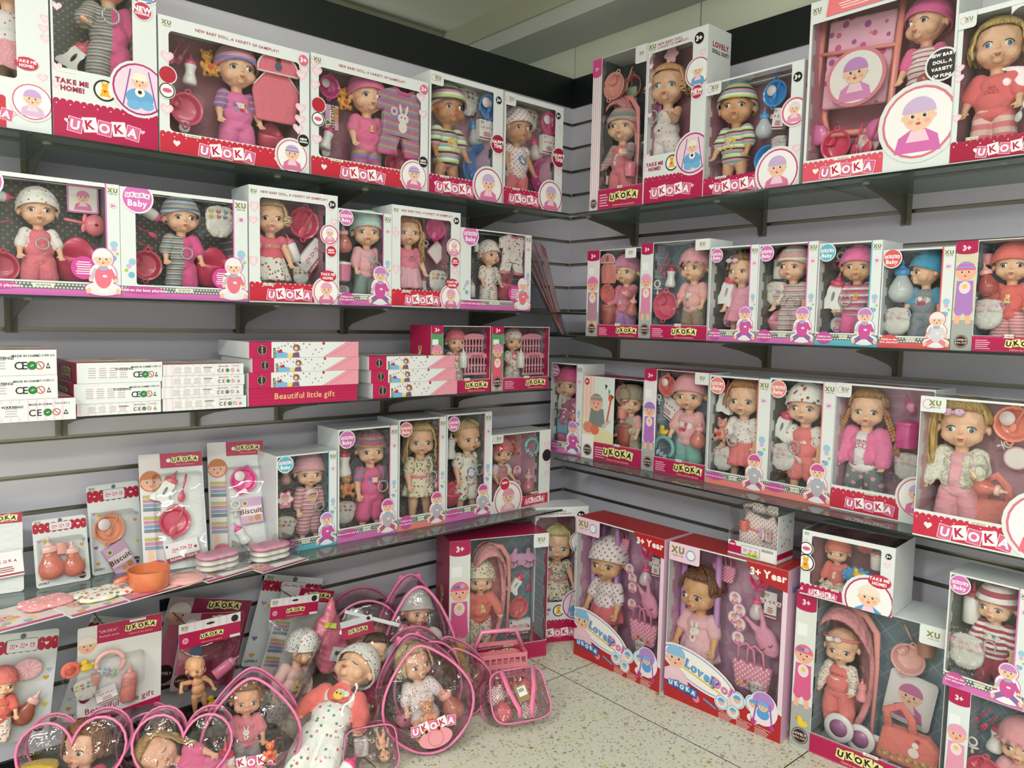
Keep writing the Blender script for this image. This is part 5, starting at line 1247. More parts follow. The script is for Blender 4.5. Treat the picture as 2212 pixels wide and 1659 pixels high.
def st_lovely(P, w, h, o):
    rd = '#b5242a'; n = 20; P.conv([(0, 0), (w, 0), (w, h*.16)]+[(w*(1-i/n), h*(.16+.09*(i/n)**1.4+.012*sin(i*.9))) for i in range(1, n)]+[(0, h*.26)], rd, 3)
    P.disc(w*.30, h*.235, w*.36, '#f4e9f2', 6, h*.105, 28, -16); P.disc(w*.30, h*.235, w*.335, '#8f86c8', 7, h*.092, 28, -16); P.disc(w*.30, h*.235, w*.325, '#f6f3f0', 8, h*.086, 28, -16)
    P.text('Lovely', w*.345, h*.232, w*.098, '#2f5ea8', 9, .06, -16); P.text('Lovely', w*.342, h*.235, w*.098, '#7cb2e4', 10, .03, -16)
    P.text('Doll', w*.535, h*.192, w*.10, '#8e3a86', 9, .06, -16); P.text('Doll', w*.532, h*.195, w*.10, '#e58ac0', 10, .03, -16); P.quad(w*.34, h*.19, w*.36, h*.012, -16, '#e8c45a', 9)
    baby_bust(P, w*.10, h*.27, w*.085, '#f0c9d6', '#8fc3ea', 9); P.disc(w*.62, h*.13, w*.05, '#f3d2c8', 9); 
    P.quad(w*.17, h*.10, w*.28, h*.06, -7, '#2b4f94', 8); logo_tiles(P, w*.17, h*.10, w*.052, 'blue', .10, 9)
    P.disc(w*.30, h*.06, w*.03, '#e88aa8', 8); P.quad(w*.42, h*.065, w*.12, h*.012, -20, '#5f9fd8', 8)
    for x, z, r in ((.50+.02, .105, .055), (.60+.05, .155, .06), (.62, .075, .05), (.80-.02, .17, .062)):
        P.disc(w*x, h*z, w*r*1.1, '#f6f0ee', 8); P.disc(w*x, h*z, w*r, '#9fc3a0' if z < .08 else '#8fb6e0', 9); P.disc(w*x, h*z, w*r*.88, '#dfe9f4', 10); baby_face(P, w*x, h*z, w*r*.5, '#6aa7e0', k=11)
    P.disc(w*.86, h*.165, w*.115, '#f4e4ee', 11, h*.10); P.disc(w*.86, h*.205, w*.085, '#b58ad0', 12, h*.055)
    for s in (-1, 1): P.line(w*(.86+s*.075), h*.07, w*(.86+s*.05), h*.2, w*.014, '#9a72c0', 12); P.disc(w*(.86+s*.075), h*.07, w*.022, '#c03a8a', 13)
    P.disc(w*.86, h*.135, w*.05, '#5f9fe0', 13, h*.035); baby_face(P, w*.86, h*.175, w*.035, '#7ab0e8', k=14)
    P.disc(w*.79, h*.085, w*.055, '#f4ecec', 10, h*.028); P.micro(w*.79, h*.10, w*.07, 4, h*.011, '#c88', 11)
    for i in range(3): P.text('10 funny functions', w*(.56+.15*i), h*.048, w*.017, '#f0d8d4', 9, .01, -4); P.micro(w*(.50+.15*i), h*.036, w*.12, 4, h*.010, '#e8c4c0', 9, 'l')
    P.heart(w*.66, h*.055, w*.04, '#e0708a', 9)
    P.rect(w*.965, h*.2, w, h, '#edd3e2', 4)
    P.rrect(0, h*.885, w*.28, h, .008, '#f0cfe0', 8); maker_mark(P, w*.085, h*.945, w*.075, 9); P.disc(w*.2, h*.94, w*.045, '#8fa6d8', 9, n=12); P.disc(w*.2, h*.94, w*.034, '#f2f0f6', 10, n=12)
    P.conv([(w*.67, h), (w, h), (w, h*.875), (w*.93, h*.885), (w*.82, h*.90), (w*.72, h*.945)], rd, 8); P.text('3+ Year', w*.85, h*.950, w*.075, '#f8f0ea', 9, .05)
    return rr_pts(.002, h*.17, w*.965, h*.992, .004)
STY = dict(heart=st_heart, take=st_take, baby=st_baby, magenta=st_magenta, lovely=st_lovely)
def carton(key, wall, bl, br, top, style, label, tagline, df=.33, depth=.125, z=None, back='mauve', side=CARD, topc=CARD, rside=None, h=None, yaw=0, sidetext=None, shelfkey=None, topwin=False, **o):
    z = z if z is not None else SHELF[shelfkey or key]
    M, w = frame_of(wall, bl, br, z, df, yaw); h = h or top_of(M, *top, z)
    e = tag(empty('doll_gift_box', M), label, 'gift box'); n = len(_BOX)
    P = Print(); P.clip = (0, 0, w, h); hole = STY[style](P, w, h, o); back = o.get('back', back)
    # card frame around the window
    P.mi_now = 0; P.c_now = S(CARD); P.prism([(0, 0), (w, 0), (w, h), (0, h)], 0, .001, holes=[hole])
    fp = P.build('front_panel', mat_print(), e)
    b = MB(); t = .0015; b.c_now = S(side); b.box(0, t, .001, depth, 0, h); b.c_now = S(rside or side); b.box(w-t, w, .001, depth, 0, h); b.c_now = S(topc)
    if topwin: b.box(t, w-t, depth*.72, depth, h-t, h)
    else: b.box(t, w-t, .001, depth, h-t, h)
    b.box(t, w-t, .001, depth, 0, t); b.c_now = S(CARD); b.box(t, w-t, depth-t, depth, t, h-t); cb = b.build('carton_body', mat_print(), e)
    sp = MB(); xs = [p[0] for p in hole]; zs = [p[1] for p in hole]
    sp.box(max(t, min(xs)-.004), min(w-t, max(xs)+.004), .0012, .0015, max(t, min(zs)-.003), min(h-t, max(zs)+.004)); sp.build('window', M_WIN, fp)
    if topwin: MB().box(t, w-t, .002, depth*.72, h-.0006, h-.0003).build('top_window', M_WIN, e)
    ln = MB(); y = depth-.008; ln.box(t+.0005, w-t-.0005, y, y+.002, t+.0005, h-t-.001)
    x0, x1 = max(t+.001, min(xs)-.008), min(w-t-.001, max(xs)+.008)
    m = 10; zz = [max(t, min(zs)-.01)+(h-t-.002-max(t, min(zs)-.01))*i/m for i in range(m+1)]
    for sx, xx in ((1, x0), (-1, x1)):
        for i in range(m): ln.box(min(xx, xx+sx*.0012), max(xx, xx+sx*.0012), .022+.010*(i % 2), y, zz[i], zz[i+1])
    ln.build('backing_card', backing(back), cb)
    if sidetext:
        sd, lines = sidetext; Q = Print(); x = w if sd == 'r' else 0
        for (tx, yy, zf, sz, c) in lines: Q.text(tx, yy*depth, zf*h, sz, c, 3, .04)
        Q.build('side_print', mat_print(), e).matrix_local = (T(w, 0, 0) @ RZ(90)) if sd == 'r' else (T(0, depth, 0) @ RZ(-90))
    _BOX[key] = dict(M=M, w=w, h=h, d=depth, tl=tagline, z=z, x0=x0, x1=x1); return e
def plane_pt(B, px, py, y):
    Mi = B['M'].inverted(); o = Mi @ CAM; d = Mi.to_3x3() @ ray(px, py); t = (y-o.y)/d.y; return o+d*t, t
def inside(key, px, py, label, base=None, fr=.52, zoff=.003, yaw=0, seat=False, hpx=None, **kw):
    """a doll inside box `key`; (px,py) = crown of its head in the photograph"""
    B = _BOX[key]; y = B['d']*fr; p, t = plane_pt(B, px, py, y); zb = zoff
    if base: zb = plane_pt(B, px, base, y)[0].z
    hh = (p.z-zb)/(1.0 if not seat else .76)/(.67+.33*kw.get('hs', 1)); lc = B['M'].inverted() @ CAM; yaw += .9*math.degrees(math.atan2(lc.x-p.x, -lc.y+y))
    y = min(max(y, .165*hh+.003), B['d']-.075*hh)
    kw.setdefault('arms', ((22, 14, 16), (22, 14, 16)))
    return doll(B['M'] @ T(p.x, y, zb-(0 if not seat else .24*hh)), hh, label, yaw=yaw, **kw)
def item(key, what, px, py, hpx, desc, rot=0, y=None, **kw):
    B = _BOX[key]; p, t = plane_pt(B, px, py, B['d']*.7); s = hpx*t/FPX
    dz = DEPTH[what]*s; ysc = min(1, (B['d']-.02)/max(dz, 1e-6)); dz *= ysc
    yy = y*B['d'] if y is not None else max(B['d']*.58, B['d']-.012-dz*.5-.03); hw = .5*s*dict(bowl=.85, potty=.9, basin=.95, bib=.7, outfit=.8, spoon=.25, bottle=.5, mask=1.3, satchel=1).get(what, .6)
    for _ in range(12):
        p, t = plane_pt(B, px, py, yy)
        if y is None and (p.x < B['x0']+hw or p.x > B['x1']-hw) and yy > dz*.6+.012: yy -= B['d']*.05
    if y is None and B['x1']-B['x0'] > 2*hw: p.x = min(max(p.x, B['x0']+hw*.9), max(B['x1']-hw*.9, p.x if p.x < B['x1'] else 0))
    M = B['M'] @ T(p.x, yy, p.z) @ RY(rot) @ SCL(s, s*ysc, s)
    return ACC[what](M, desc+' '+B['tl'], **kw)

# ================================================================ TOP LEFT SHELF
PK, CORAL, MAG = '#e86f9e', '#ea7f80', '#d93a90'
K = 'A1'
carton(K, 'L', (-160, 260), (112, 290), (0, 0), 'heart', 'white heart-print doll box at the left end of the top shelf, cut by the frame', 'in the box at the left end of the top shelf',
       shelfkey='L1', h=.46, win=(.06, .25, .72, .93), pcl='#d9b6d6', phat='#c9a3d8', port=(.84, .15, .17), seals=((.77, .72, .07, '#d0453f', ('NEW', 'DESIGNS')),), bubble=((.80, .33, .10),), back='#7a5a4a', bw=.62, slogan=0, age=None)
inside(K, 16, -118, 'doll in white top and glittery pink skirt in the leftmost top-shelf box', base=246, dress=('floral', '#ece8ea', '#c8607c', dict(scale=36, size=.25)), skirt=('floral', '#ee9fb0', '#f6d6da', dict(scale=90, size=.3)), hem=.24, sl=.4, hair='long')
K = 'A2'
carton(K, 'L', (116, 292), (342, 325), (0, 0), 'take', 'tall take-me-home box with magenta base, second from left on the top shelf', 'in the take-me-home box second from left', shelfkey='L1', h=.534, back='dots')
inside(K, 232, -108, 'doll in half-striped pink romper in the magenta-based box on the top left shelf', base=214, romper=('half', '#e5649a', '#7a8492', '#b9a68e', '#5f7286', '#c9b8a8', dict(scale=22)), sl=.55, ll=.9, arms=((30, 30, 40), (22, 20, 30)), yaw=-6, ring=1, ringp=(-.02, .52))
item(K, 'bottle', 165, 118, 88, 'white loop bottle with pink cap', 35, c='#e0607c', style='donut')
K = 'A3'
carton(K, 'L', (346, 327), (668, 372), (345, 30), 'heart', 'wide red-based heart-print box with hooded bib, third from left on the top shelf', 'in the wide box with the hooded bib', shelfkey='L1', pst='#9f8fc8',
       rings=((.045, .46, .055, 'bowl'),), seals=((.05, .575, .06, '#b52436', ('', '')), (.955, .275, .05, '#1d1a1c', ('NEW', 'DESIGNS'))))
inside(K, 510, 97, 'doll in pink LOVE romper and rainbow cap beside a coral hooded bib', yaw=16, top=('stripe', '#a86a9c', '#6f7fb8', '#d98aa8', dict(scale=20)), romper='#ea7cb4', sl=.5, ll=.62, hat='beanie', hatc=('stripe', '#d987b0', '#8f8fd0', '#e8a0b8', '#c9a0a0', dict(scale=9)), mot=('love', '#e7c53a', '#d8304a'))
item(K, 'teddy', 449, 136, 62, 'amber toy bear with red heart', -8)
item(K, 'bottle', 411, 150, 66, 'white bottle with pink cap', 4, c='#d9527c')
item(K, 'spoon', 378, 112, 60, 'pink toy spoon', 22, c='#d45f86'); item(K, 'spoon', 396, 116, 56, 'pink toy fork', 30, fork=True, c='#d45f86')
item(K, 'bowl', 402, 236, 82, 'pink two-part bowl', 0, c='#dc5f80')
item(K, 'diaper', 399, 272, 34, 'folded white diaper', 10)
item(K, 'bib', 596, 190, 142, 'coral hooded bib with white piping', 0)
item(K, 'potty', 585, 300, 62, 'coral pink potty', 0, c='#e0607a')
K = 'A4'
carton(K, 'L', (672, 372), (923, 410), (672, 112), 'heart', 'wide red-based heart-print box with striped outfit, fourth from left on the top shelf', 'in the wide box with the striped outfit', shelfkey='L1', pst='#9f8fc8',
       rings=((.05, .47, .055, 'bowl'),), seals=((.055, .585, .06, '#b52436', ('', '')), (.955, .275, .05, '#1d1a1c', ('NEW', 'DESIGNS'))))
inside(K, 792, 160, 'doll in plain pink beanie, pink shirt and striped trousers on the top shelf', yaw=20, top='#e8749f', bot=('stripe', '#b0639c', '#8f8fc0', '#c9a06a', '#c46f9c', dict(scale=9)), sl=.4, hat='beanie', hatc='#ea77a8', mot=('teddy', '#ecd98a', '#c8304a', .5, .035))
item(K, 'teddy', 741, 213, 52, 'amber toy bear', -8); item(K, 'bowl', 711, 188, 58, 'magenta pink dish', 0, c='#d94f9a', style='lid')
item(K, 'carton', 717, 253, 50, 'pink biscuit carton', 0, w=.6, kind='biscuit', c='#e8cfe0'); item(K, 'bottle', 708, 295, 60, 'white bottle with hot pink cap', 18, c='#d93a8c')
item(K, 'outfit', 866, 266, 150, 'striped one-piece outfit with pink cuffs', 3); item(K, 'basin', 860, 356, 66, 'bright pink wash basin', 0, c='#e8527f')
item(K, 'diaper', 704, 326, 30, 'small folded diaper', 0)
HT = dict(shelfkey='L1', band='#b5174f', back='pale', slogan=0, win=(.02, .165, .86, .955), port=(.80, .135, .20), age=('#1d1a1c', .93, .90), mark=0, lx=.34, bw=.68, rc='#b53a66')
K = 'A5'
carton(K, 'L', (926, 412), (1083, 440), (935, 152), 'heart', 'magenta-based heart box with blue basin, second from the corner on top', 'in the box with the blue basin', seals=((.93, .52, .10, '#a8173f', ('HAPPY', 'TIME')),), **HT)
inside(K, 966, 184, 'doll with shade-darkened skin in striped cap and bodysuit beside a blue basin', yaw=28, skin='#c98d68', top=('stripe', '#e8a8bc', '#4a3a4a', '#cfe08a', '#f4f0ee', '#7fc0b8', dict(scale=11)), sl=.45, low=.33, hat='beanie', hatc=('stripe', '#e0a0b8', '#5a4a5a', '#cfe08a', '#f4f0ee', dict(scale=11)), mot=('badge', '#efd23e', '#f3d0c4', .47, .05))  # shading on this doll is put into its darker skin colour
item(K, 'diaper', 1010, 216, 76, 'white printed diaper pack', 0); item(K, 'bowl', 1056, 232, 62, 'blue toy dish and spoon', 8, c='#3f8fd8', style='lid')
item(K, 'bottle', 1025, 286, 58, 'clear pear bottle with blue cap', -18, c='#4a9ad8', c2='#dfe8ee', style='pear'); item(K, 'carton', 1067, 285, 40, 'white tissue carton', 0, w=.95, kind='box'); item(K, 'basin', 1040, 364, 98, 'large blue basin', 0, c='#2f78c4')
K = 'A6'
carton(K, 'L', (1087, 439), (1212, 458), (1099, 200), 'heart', 'magenta-based heart box with magenta basin, nearest the corner on the top left shelf', 'in the box with the magenta basin', seals=((.93, .52, .12, '#a8173f', ('HAPPY', 'TIME')),), **{**HT, 'age': ('#1d1a1c', .90, .91)})
inside(K, 1117, 234, 'doll in dotted white cap and coral shorts beside a magenta basin', yaw=28, skin='#cf9a76', top=('dots', '#f1e8e8', '#c8607c', dict(scale=22, size=.2)), bot='#ea7a86', ll=.5, sl=0, hat='beanie', hatc=('dots', '#f1e8e8', '#c8708c', dict(scale=22, size=.2)), mot=('badge', '#4a8ac8', '#f2e8ee', .47, .045), low=.36)
item(K, 'diaper', 1144, 256, 62, 'white printed diapers', 0); item(K, 'bowl', 1187, 268, 56, 'hot pink toy dish and spoon', 8, c='#e8458c', style='lid')
item(K, 'bottle', 1156, 320, 54, 'clear pear bottle with pink cap', -14, c='#e8458c', c2='#f0e2e6', style='pear'); item(K, 'carton', 1195, 315, 38, 'white printed carton', 0, w=.9, kind='box'); item(K, 'basin', 1178, 384, 80, 'round magenta basin', 0, c='#c9288c')
# ================================================================ TOP RIGHT SHELF
K = 'B1'
carton(K, 'R', (1273, 458), (1387, 444), (1266, 137), 'magenta', 'tall pink-striped box with carrier, nearest the corner on the top right shelf', 'in the striped box with the carrier', df=.34, shelfkey='R1', stripe=1, col=.17, bh=.135, lx=.66, back='dark', flap=(.80, 1.02), side='#f3e6ee')
inside(K, 1348, 232, 'doll in grey striped cap and coral pyjamas in a carrier near the corner', yaw=-14, base=440, top=('stripe', '#e88a94', '#9aa49c', '#c9b0a8', '#8f9a98', dict(scale=16)), romper='#ea8792', sl=1, ll=1, hat='beanie', hatc=('stripe', '#9aa49c', '#e8a0a0', '#c9c0b0', '#8f9a98', dict(scale=12)), mot=('dog', '#f3eeee', '#8a3a44', .45, .06), arms=((24, 20, 20), (24, 40, 50)))
item(K, 'cradle', 1345, 335, 235, 'coral doll carrier', 0, y=.72, w=.38); item(K, 'bowl', 1315, 190, 66, 'pale pink two-part bowl', 20, c='#eda79c'); item(K, 'spoon', 1357, 172, 54, 'pale pink spoon', 24, c='#f0b0a4')
item(K, 'bowl', 1366, 188, 62, 'coral round dish', 0, c='#d9706c', y=.86); item(K, 'picture', 1340, 225, 60, 'green and purple backing tray card', 0, w=1.5, c='#b9d6ae', bg='#c9e0c0', face=False, y=.9)
item(K, 'cup', 1361, 366, 32, 'pink drinking cup', 0, c='#ea7f98', y=.30)
item(K, 'tote', 1304, 384, 34, 'small pink mesh bag', 0, y=.4, deco=False)
K = 'B2'
carton(K, 'R', (1390, 443), (1516, 428), (1383, 100), 'take', 'tallest white heart-print box with crowned doll, second on the top right shelf', 'in the tall box with the crowned doll', df=.335, shelfkey='R1', sidetext=('r', [('LOVELY', .55, .90, .022, '#b5174f'), ('DOLL SUIT!', .55, .86, .016, '#3a2430'), ('TAKE ME', .55, .52, .018, '#b5174f'), ('HOME!', .55, .48, .018, '#b5174f')]))
inside(K, 1446, 138, 'doll with peach curls and rabbit playsuit in the tallest box', base=385, yaw=-12, romper=('floral', '#f0e6e4', '#d9a0b4', dict(scale=24, size=.2)), sl=0, ll=.45, hair='curly', hc=('#f2c490', '#dda064'), mot=('rabbit', '#f6f2ee', '#7a3a6a', .44, .06), iris='#4f7fae', arms=((20, 10, 20), (16, 40, 70)), ring=1, ringp=(-.06, .53))
item(K, 'picture', 1450, 118, 40, 'pink party crown card', 0, w=1.5, c='#ee9fc0', bg='#f3c6d6', face=False, shape='flower', y=.35); item(K, 'picture', 1410, 209, 36, 'round take-me-home tag', 0, w=1, c='#b8606c', shape='disc', face=False, text=('TAKE', 'ME', 'HOME!'), y=.3)
item(K, 'stroller', 1417, 290, 190, 'lilac stroller frame', 0, w=.16, c='#c77ac0', wheels=False, cloth=False, y=.6)
K = 'B3'
carton(K, 'R', (1517, 428), (1725, 398), (1727, 130), 'heart', 'magenta-based box with striped bodysuit doll and blue toys on the top right shelf', 'in the box with the striped bodysuit doll', df=.33, shelfkey='R1', band='#b5174f', back='mauve', slogan=0, win=(.004, .135, .885, .985), port=(.79, .135, .20), age=('#1d1a1c', .945, .87), mark=0, lx=.36, bw=.66, rings=((.93, .60, .12, 'baby'),), rc='#c9427a',
       sidetext=('r', [('NEW BABY', .5, .8, .018, '#c9708c'), ('DOLL', .5, .74, .018, '#c9708c')]), topwin=True)
inside(K, 1595, 182, 'doll in multicolour striped cap and matching bodysuit beside blue toys', yaw=-8, skin='#dba57e', top=('stripe', '#ee9fb4', '#4a4450', '#d6e07e', '#f3efec', '#86c4bc', dict(scale=13)), sl=.5, low=.32, hat='beanie', hatc=('stripe', '#ee9fb4', '#4a4450', '#d6e07e', '#f3efec', '#86c4bc', dict(scale=11)), mot=('badge', '#efd23e', '#f3d0d4', .455, .058))
item(K, 'bottle', 1651, 266, 66, 'clear pear bottle with sky blue cap', 0, c='#4fa3dc', c2='#dfe8ee', style='pear'); item(K, 'bowl', 1675, 202, 66, 'blue toy dish', 0, c='#3f97de', style='lid'); item(K, 'carton', 1681, 256, 44, 'small white tissue carton', 8, w=.6, kind='box')
item(K, 'diaper', 1683, 310, 52, 'blue-banded diaper pack', 0, c2='#5fb0dc', style='band'); item(K, 'basin', 1656, 345, 62, 'sky blue basin', 0, c='#3f97de')
K = 'B4'
carton(K, 'R', (1733, 396), (2049, 357), (1736, 13), 'heart', 'large coral-based box with folded pink stroller on the top right shelf', 'in the large stroller set box', df=.345, shelfkey='R1', band='#e0566a', back='#c98a9c', depth=.15, slogan=0, flapc='#ee7c84', win=(.02, .125, .985, .88), bh=.10, port=(.80, .235, .235), bw=.58, lx=.33, age=None, rc='#d97a8c', pcl='#d76fb4', phat='#cfb6dd', seals=((.925, .50, .095, '#2a1f20', ('NEW BABY', 'DOLL, A', 'VARIETY', 'OF FUN!')),), sticker=(.3, .11))
inside(K, 2008, -6, 'doll in hot pink beanie and striped romper beside a folded stroller', base=268, fr=.6, yaw=-34, romper=('stripe', '#f0e2e0', '#b8506c', '#f0e2e0', '#f3e8e4', dict(scale=26)), top='#ea6fa4', sl=.5, ll=.5, hat='beanie', hatc='#ee6fae', arms=((20, 10, 20), (30, 40, 40)))
item(K, 'stroller', 1852, 160, 268, 'folded pink metal stroller', 4, w=.62, c='#f0988f', y=.5); item(K, 'picture', 1848, 166, 120, 'oval picture tag of a seated doll', 0, w=1.05, c='#dd8294', shape='disc', hatc='#c98ad0', cloth='#dd8ac0', y=.22)
item(K, 'bowl', 1806, 314, 76, 'deep pink bowl', 0, c='#d84a6c', y=.35); item(K, 'spoon', 1885, 294, 82, 'pink spoon', 22, c='#d84a6c', y=.3); item(K, 'spoon', 1852, 304, 74, 'pink fork', 14, fork=True, c='#d84a6c', y=.3); item(K, 'picture', 1874, 306, 52, 'oval picture card', 0, shape='disc', w=1, y=.4)
item(K, 'bottle', 2018, 170, 66, 'coral pear bottle', 82, c='#f3c3b4', c2='#c9685c', style='pear', y=.22)
K = 'B5'
carton(K, 'R', (2051, 354), (2300, 322), (2060, 34), 'heart', 'crimson-based box with blonde bob doll at the right edge of the top shelf', 'in the box at the right edge', df=.34, shelfkey='R1', band='#a8123c', back='mauve', slogan=0, win=(.05, .14, .985, .965), port=(.9, .13, .15), bh=.13, age=None, rc='#b53a66', mark=0, lx=.5)
inside(K, 2163, 38, 'doll with blonde bob, coral top and striped leggings on the top shelf', yaw=0, top='#ea7478', bot=('stripe', '#e8848c', '#f0cdc6', dict(scale=13)), sl=.55, hair='bob', hc=('#e3c98c', '#b4924e'), iris='#3f7aa4', mot=('lines', '#b8404c', '#fff'), low=.34, arms=((24, 14, 10), (24, 14, 20)))
item(K, 'spoon', 2207, 232, 60, 'silver toy spoon', 14, c='#c9ccc8', y=.25)
# ================================================================ SECOND LEFT SHELF
K = 'C1'
carton(K, 'L', (-72, 640), (262, 643), (258, 400), 'baby', 'wide pink-edged dotted box with coral romper doll at the left end of the second shelf', 'in the wide pink box at the left end', shelfkey='L2', back='dots', edge='#d872bc', col=.91, lft=.03, sit=.40, blobs=((.74, .25, .10, '#d24c9e'),), topwin=True, shat='#eeeaec', scl='#e8788c', sleg='#efe9ea', t=.965)
inside(K, 80, 406, 'doll in white speckled cap and coral romper on the second left shelf', yaw=4, romper='#ea7c8c', top=('floral', '#ece8e4', '#c9a8a8', dict(scale=20, size=.25)), sl=.55, ll=.95, hat='beanie', hatc=('floral', '#f1eeea', '#d0607c', '#d8b25a', '#8fb07a', dict(scale=24, size=.22)), ring=1, ringp=(.01, .47))
item(K, 'picture', 179, 431, 58, 'pink framed picture of two dolls', 0, w=1.05, c='#d884bc'); item(K, 'rattle', 185, 483, 84, 'coral ladybird rattle', 98, c='#e8808c'); item(K, 'potty', 168, 562, 88, 'deep pink potty', 0, c='#d8486c')
item(K, 'bowl', 4, 576, 78, 'deep pink bowl', 0, c='#cf3f62'); item(K, 'bottle', 2, 424, 56, 'plain white bottle', 90, style='drum'); item(K, 'spoon', 2, 479, 44, 'dark pink spoon', 75, c='#cf3f62')
K = 'C2'
carton(K, 'L', (263, 643), (536, 652), (260, 402), 'baby', 'wide pink-edged dotted box with blue striped doll, second on the second shelf', 'in the wide box of the half-striped doll', shelfkey='L2', back='dots', edge='#d872bc', col=.885, lft=.11, sit=.40, blobs=((.78, .22, .10, '#d24c9e'),), topwin=True, shat='#eeeaec', scl='#e8788c', sleg='#efe9ea', age='18', t=.965, lr=.125)
inside(K, 390, 424, 'doll in blue striped cap and half-striped pink romper on the second left shelf', yaw=14, romper=('half', '#e5609c', '#8494a4', '#b8a488', '#5a6b84', '#c8c4b8', dict(scale=20)), sl=.55, ll=.95, hat='beanie', hatc=('stripe', '#8fa0c0', '#d9dbe0', '#6f84ac', '#c8b898', dict(scale=12)), ring=1, ringp=(.01, .44))
item(K, 'bottle', 328, 463, 62, 'white drum bottle', 118, c='#d8609a', style='drum'); item(K, 'diaper', 475, 474, 86, 'white printed diapers', 0); item(K, 'potty', 462, 578, 78, 'deep pink potty', 0, c='#d8486c')
item(K, 'bowl', 316, 573, 76, 'deep pink two-part bowl', 0, c='#cf4a68'); item(K, 'spoon', 316, 500, 48, 'pink spoon', -65, c='#cf4a68'); item(K, 'spoon', 312, 530, 44, 'pink fork', -65, fork=True, c='#cf4a68')
RH = dict(shelfkey='L2', back='mauve', win=(.115, .175, .855, .905), bh=.155, bw=.72, lx=.44, port=(.86, .115, .15), age=('#231a1c', .93, .915), bubble=((.88, .26, .10),), seals=((.92, .49, .058, '#c42440', ('NEW', 'DESIGNS')),), rings=((.90, .64, .105, 'baby'),), phat='#e6a6c6')
K = 'C3'
carton(K, 'L', (539, 652), (729, 657), (539, 398), 'heart', 'red-based heart-print box with wavy blonde doll and bowl on the second left shelf', 'in the box of the wavy blonde doll', **RH)
inside(K, 583, 428, 'doll with wavy blonde hair, coral bodice and floral skirt on the second left shelf', hs=.92, yaw=6, dress='#ea6c80', skirt=('floral', '#efece2', '#b8405a', '#7a9a5f', dict(scale=26, size=.3)), sl=0, hem=.2, hair='curly', hc=('#ecd2ac', '#c99f6c'), mot=('text', '#d8d0a0', '#fff', .52, .06))
item(K, 'bowl', 656, 482, 80, 'deep pink handled bowl with spoon', 0, c='#cc3f60', style='spoon'); item(K, 'bottle', 629, 535, 62, 'white bottle with pink cap', -22, c='#dd6f8a', style='drum'); item(K, 'carton', 676, 554, 40, 'fashion tissue carton', -52, w=1.8); item(K, 'diaper', 650, 592, 52, 'printed diapers', 0)
K = 'C4'
carton(K, 'L', (730, 658), (845, 662), (731, 449), 'baby', 'narrow pink-edged box with mint chef hat doll on the second left shelf', 'in the narrow box of the mint-hatted doll', shelfkey='L2', back='#4a4c4c', edge='#d872bc', col=.845, sit=.40)
inside(K, 792, 460, 'doll in mint puffy hat, pale pink top and grey-green trousers', yaw=4, top='#efb2bc', bot='#8ea39c', sl=.7, hat='chef', hatc='#b8d8ce', hatb='#e8b0b8', mot=('kitty', '#a8cfcf', '#d8506c', .48, .05), ring=1, low=.35)
item(K, 'bottle', 742, 515, 62, 'coral pear bottle', -4, c='#f0c0b4', c2='#dd8478', style='pear', y=.4); item(K, 'cup', 740, 586, 44, 'clear pink cup', 0, c='#dd7fa0', c2='#efe6ea', y=.4); item(K, 'diaper', 740, 630, 44, 'white diapers', 0)
K = 'C5'
carton(K, 'L', (846, 663), (992, 668), (849, 441), 'heart', 'red-based heart-print box with long golden-haired doll on the second left shelf', 'in the box of the golden-haired doll', **RH)
inside(K, 881, 466, 'doll with long golden hair and pink skirt on the second left shelf', hs=.87, yaw=8, dress='#ee8ba0', skirt='#f0b6c6', sl=.3, hem=.19, flare=.17, hair='wavy', hc=('#dcb878', '#a87f42'), mot=('lines', '#8a5a6a', '#fff', .49, .06), iris='#4a5a70')
item(K, 'bowl', 940, 494, 56, 'hot pink tea bowl', 0, c='#d8408c', style='spoon'); item(K, 'picture', 944, 545, 38, 'pink diamond card', 45, w=1, c='#dd7fa0', face=False); item(K, 'pacifier', 918, 530, 24, 'white pacifier', 20); item(K, 'diaper', 946, 604, 62, 'printed diaper pack', 0); item(K, 'bottle', 916, 612, 34, 'white and pink bottle', 0, c='#d8508c')
K = 'C6'
carton(K, 'L', (993, 668), (1145, 672), (999, 491), 'baby', 'pink-edged box with small floral suited doll, nearest the corner on the second left shelf', 'in the box of the floral-suited doll', shelfkey='L2', back='dots', edge='#d872bc', col=.905, lft=.14, sit=.40, blobs=((.76, .22, .11, '#d24c9e'),), topwin=True, shat='#eeeaec', scl='#e8788c', sleg='#efe9ea', age='3+')
inside(K, 1057, 520, 'doll in floral cap and matching floral suit beside a pink potty', yaw=34, romper=('floral', '#efe6e0', '#a8405a', '#8a6a5a', dict(scale=26, size=.26)), sl=.5, ll=1, hat='beanie', hatc=('floral', '#efe6e0', '#a8405a', '#8a6a5a', dict(scale=30, size=.26)), ring=1)
item(K, 'outfit', 1107, 550, 88, 'white floral spare outfit', 3, f=('floral', '#eee6e2', '#a8405a', '#7a6a8a', dict(scale=12, size=.26)), c='#e8808c'); item(K, 'potty', 1100, 618, 60, 'coral pink potty', 0, c='#e0607c'); item(K, 'bottle', 1029, 531, 26, 'small white ball-topped bottle', 0, style='drum', c='#efe9e9'); item(K, 'bottle', 1019, 622, 40, 'small pink lotion bottle', 0, style='drum', c='#e8a0b4')
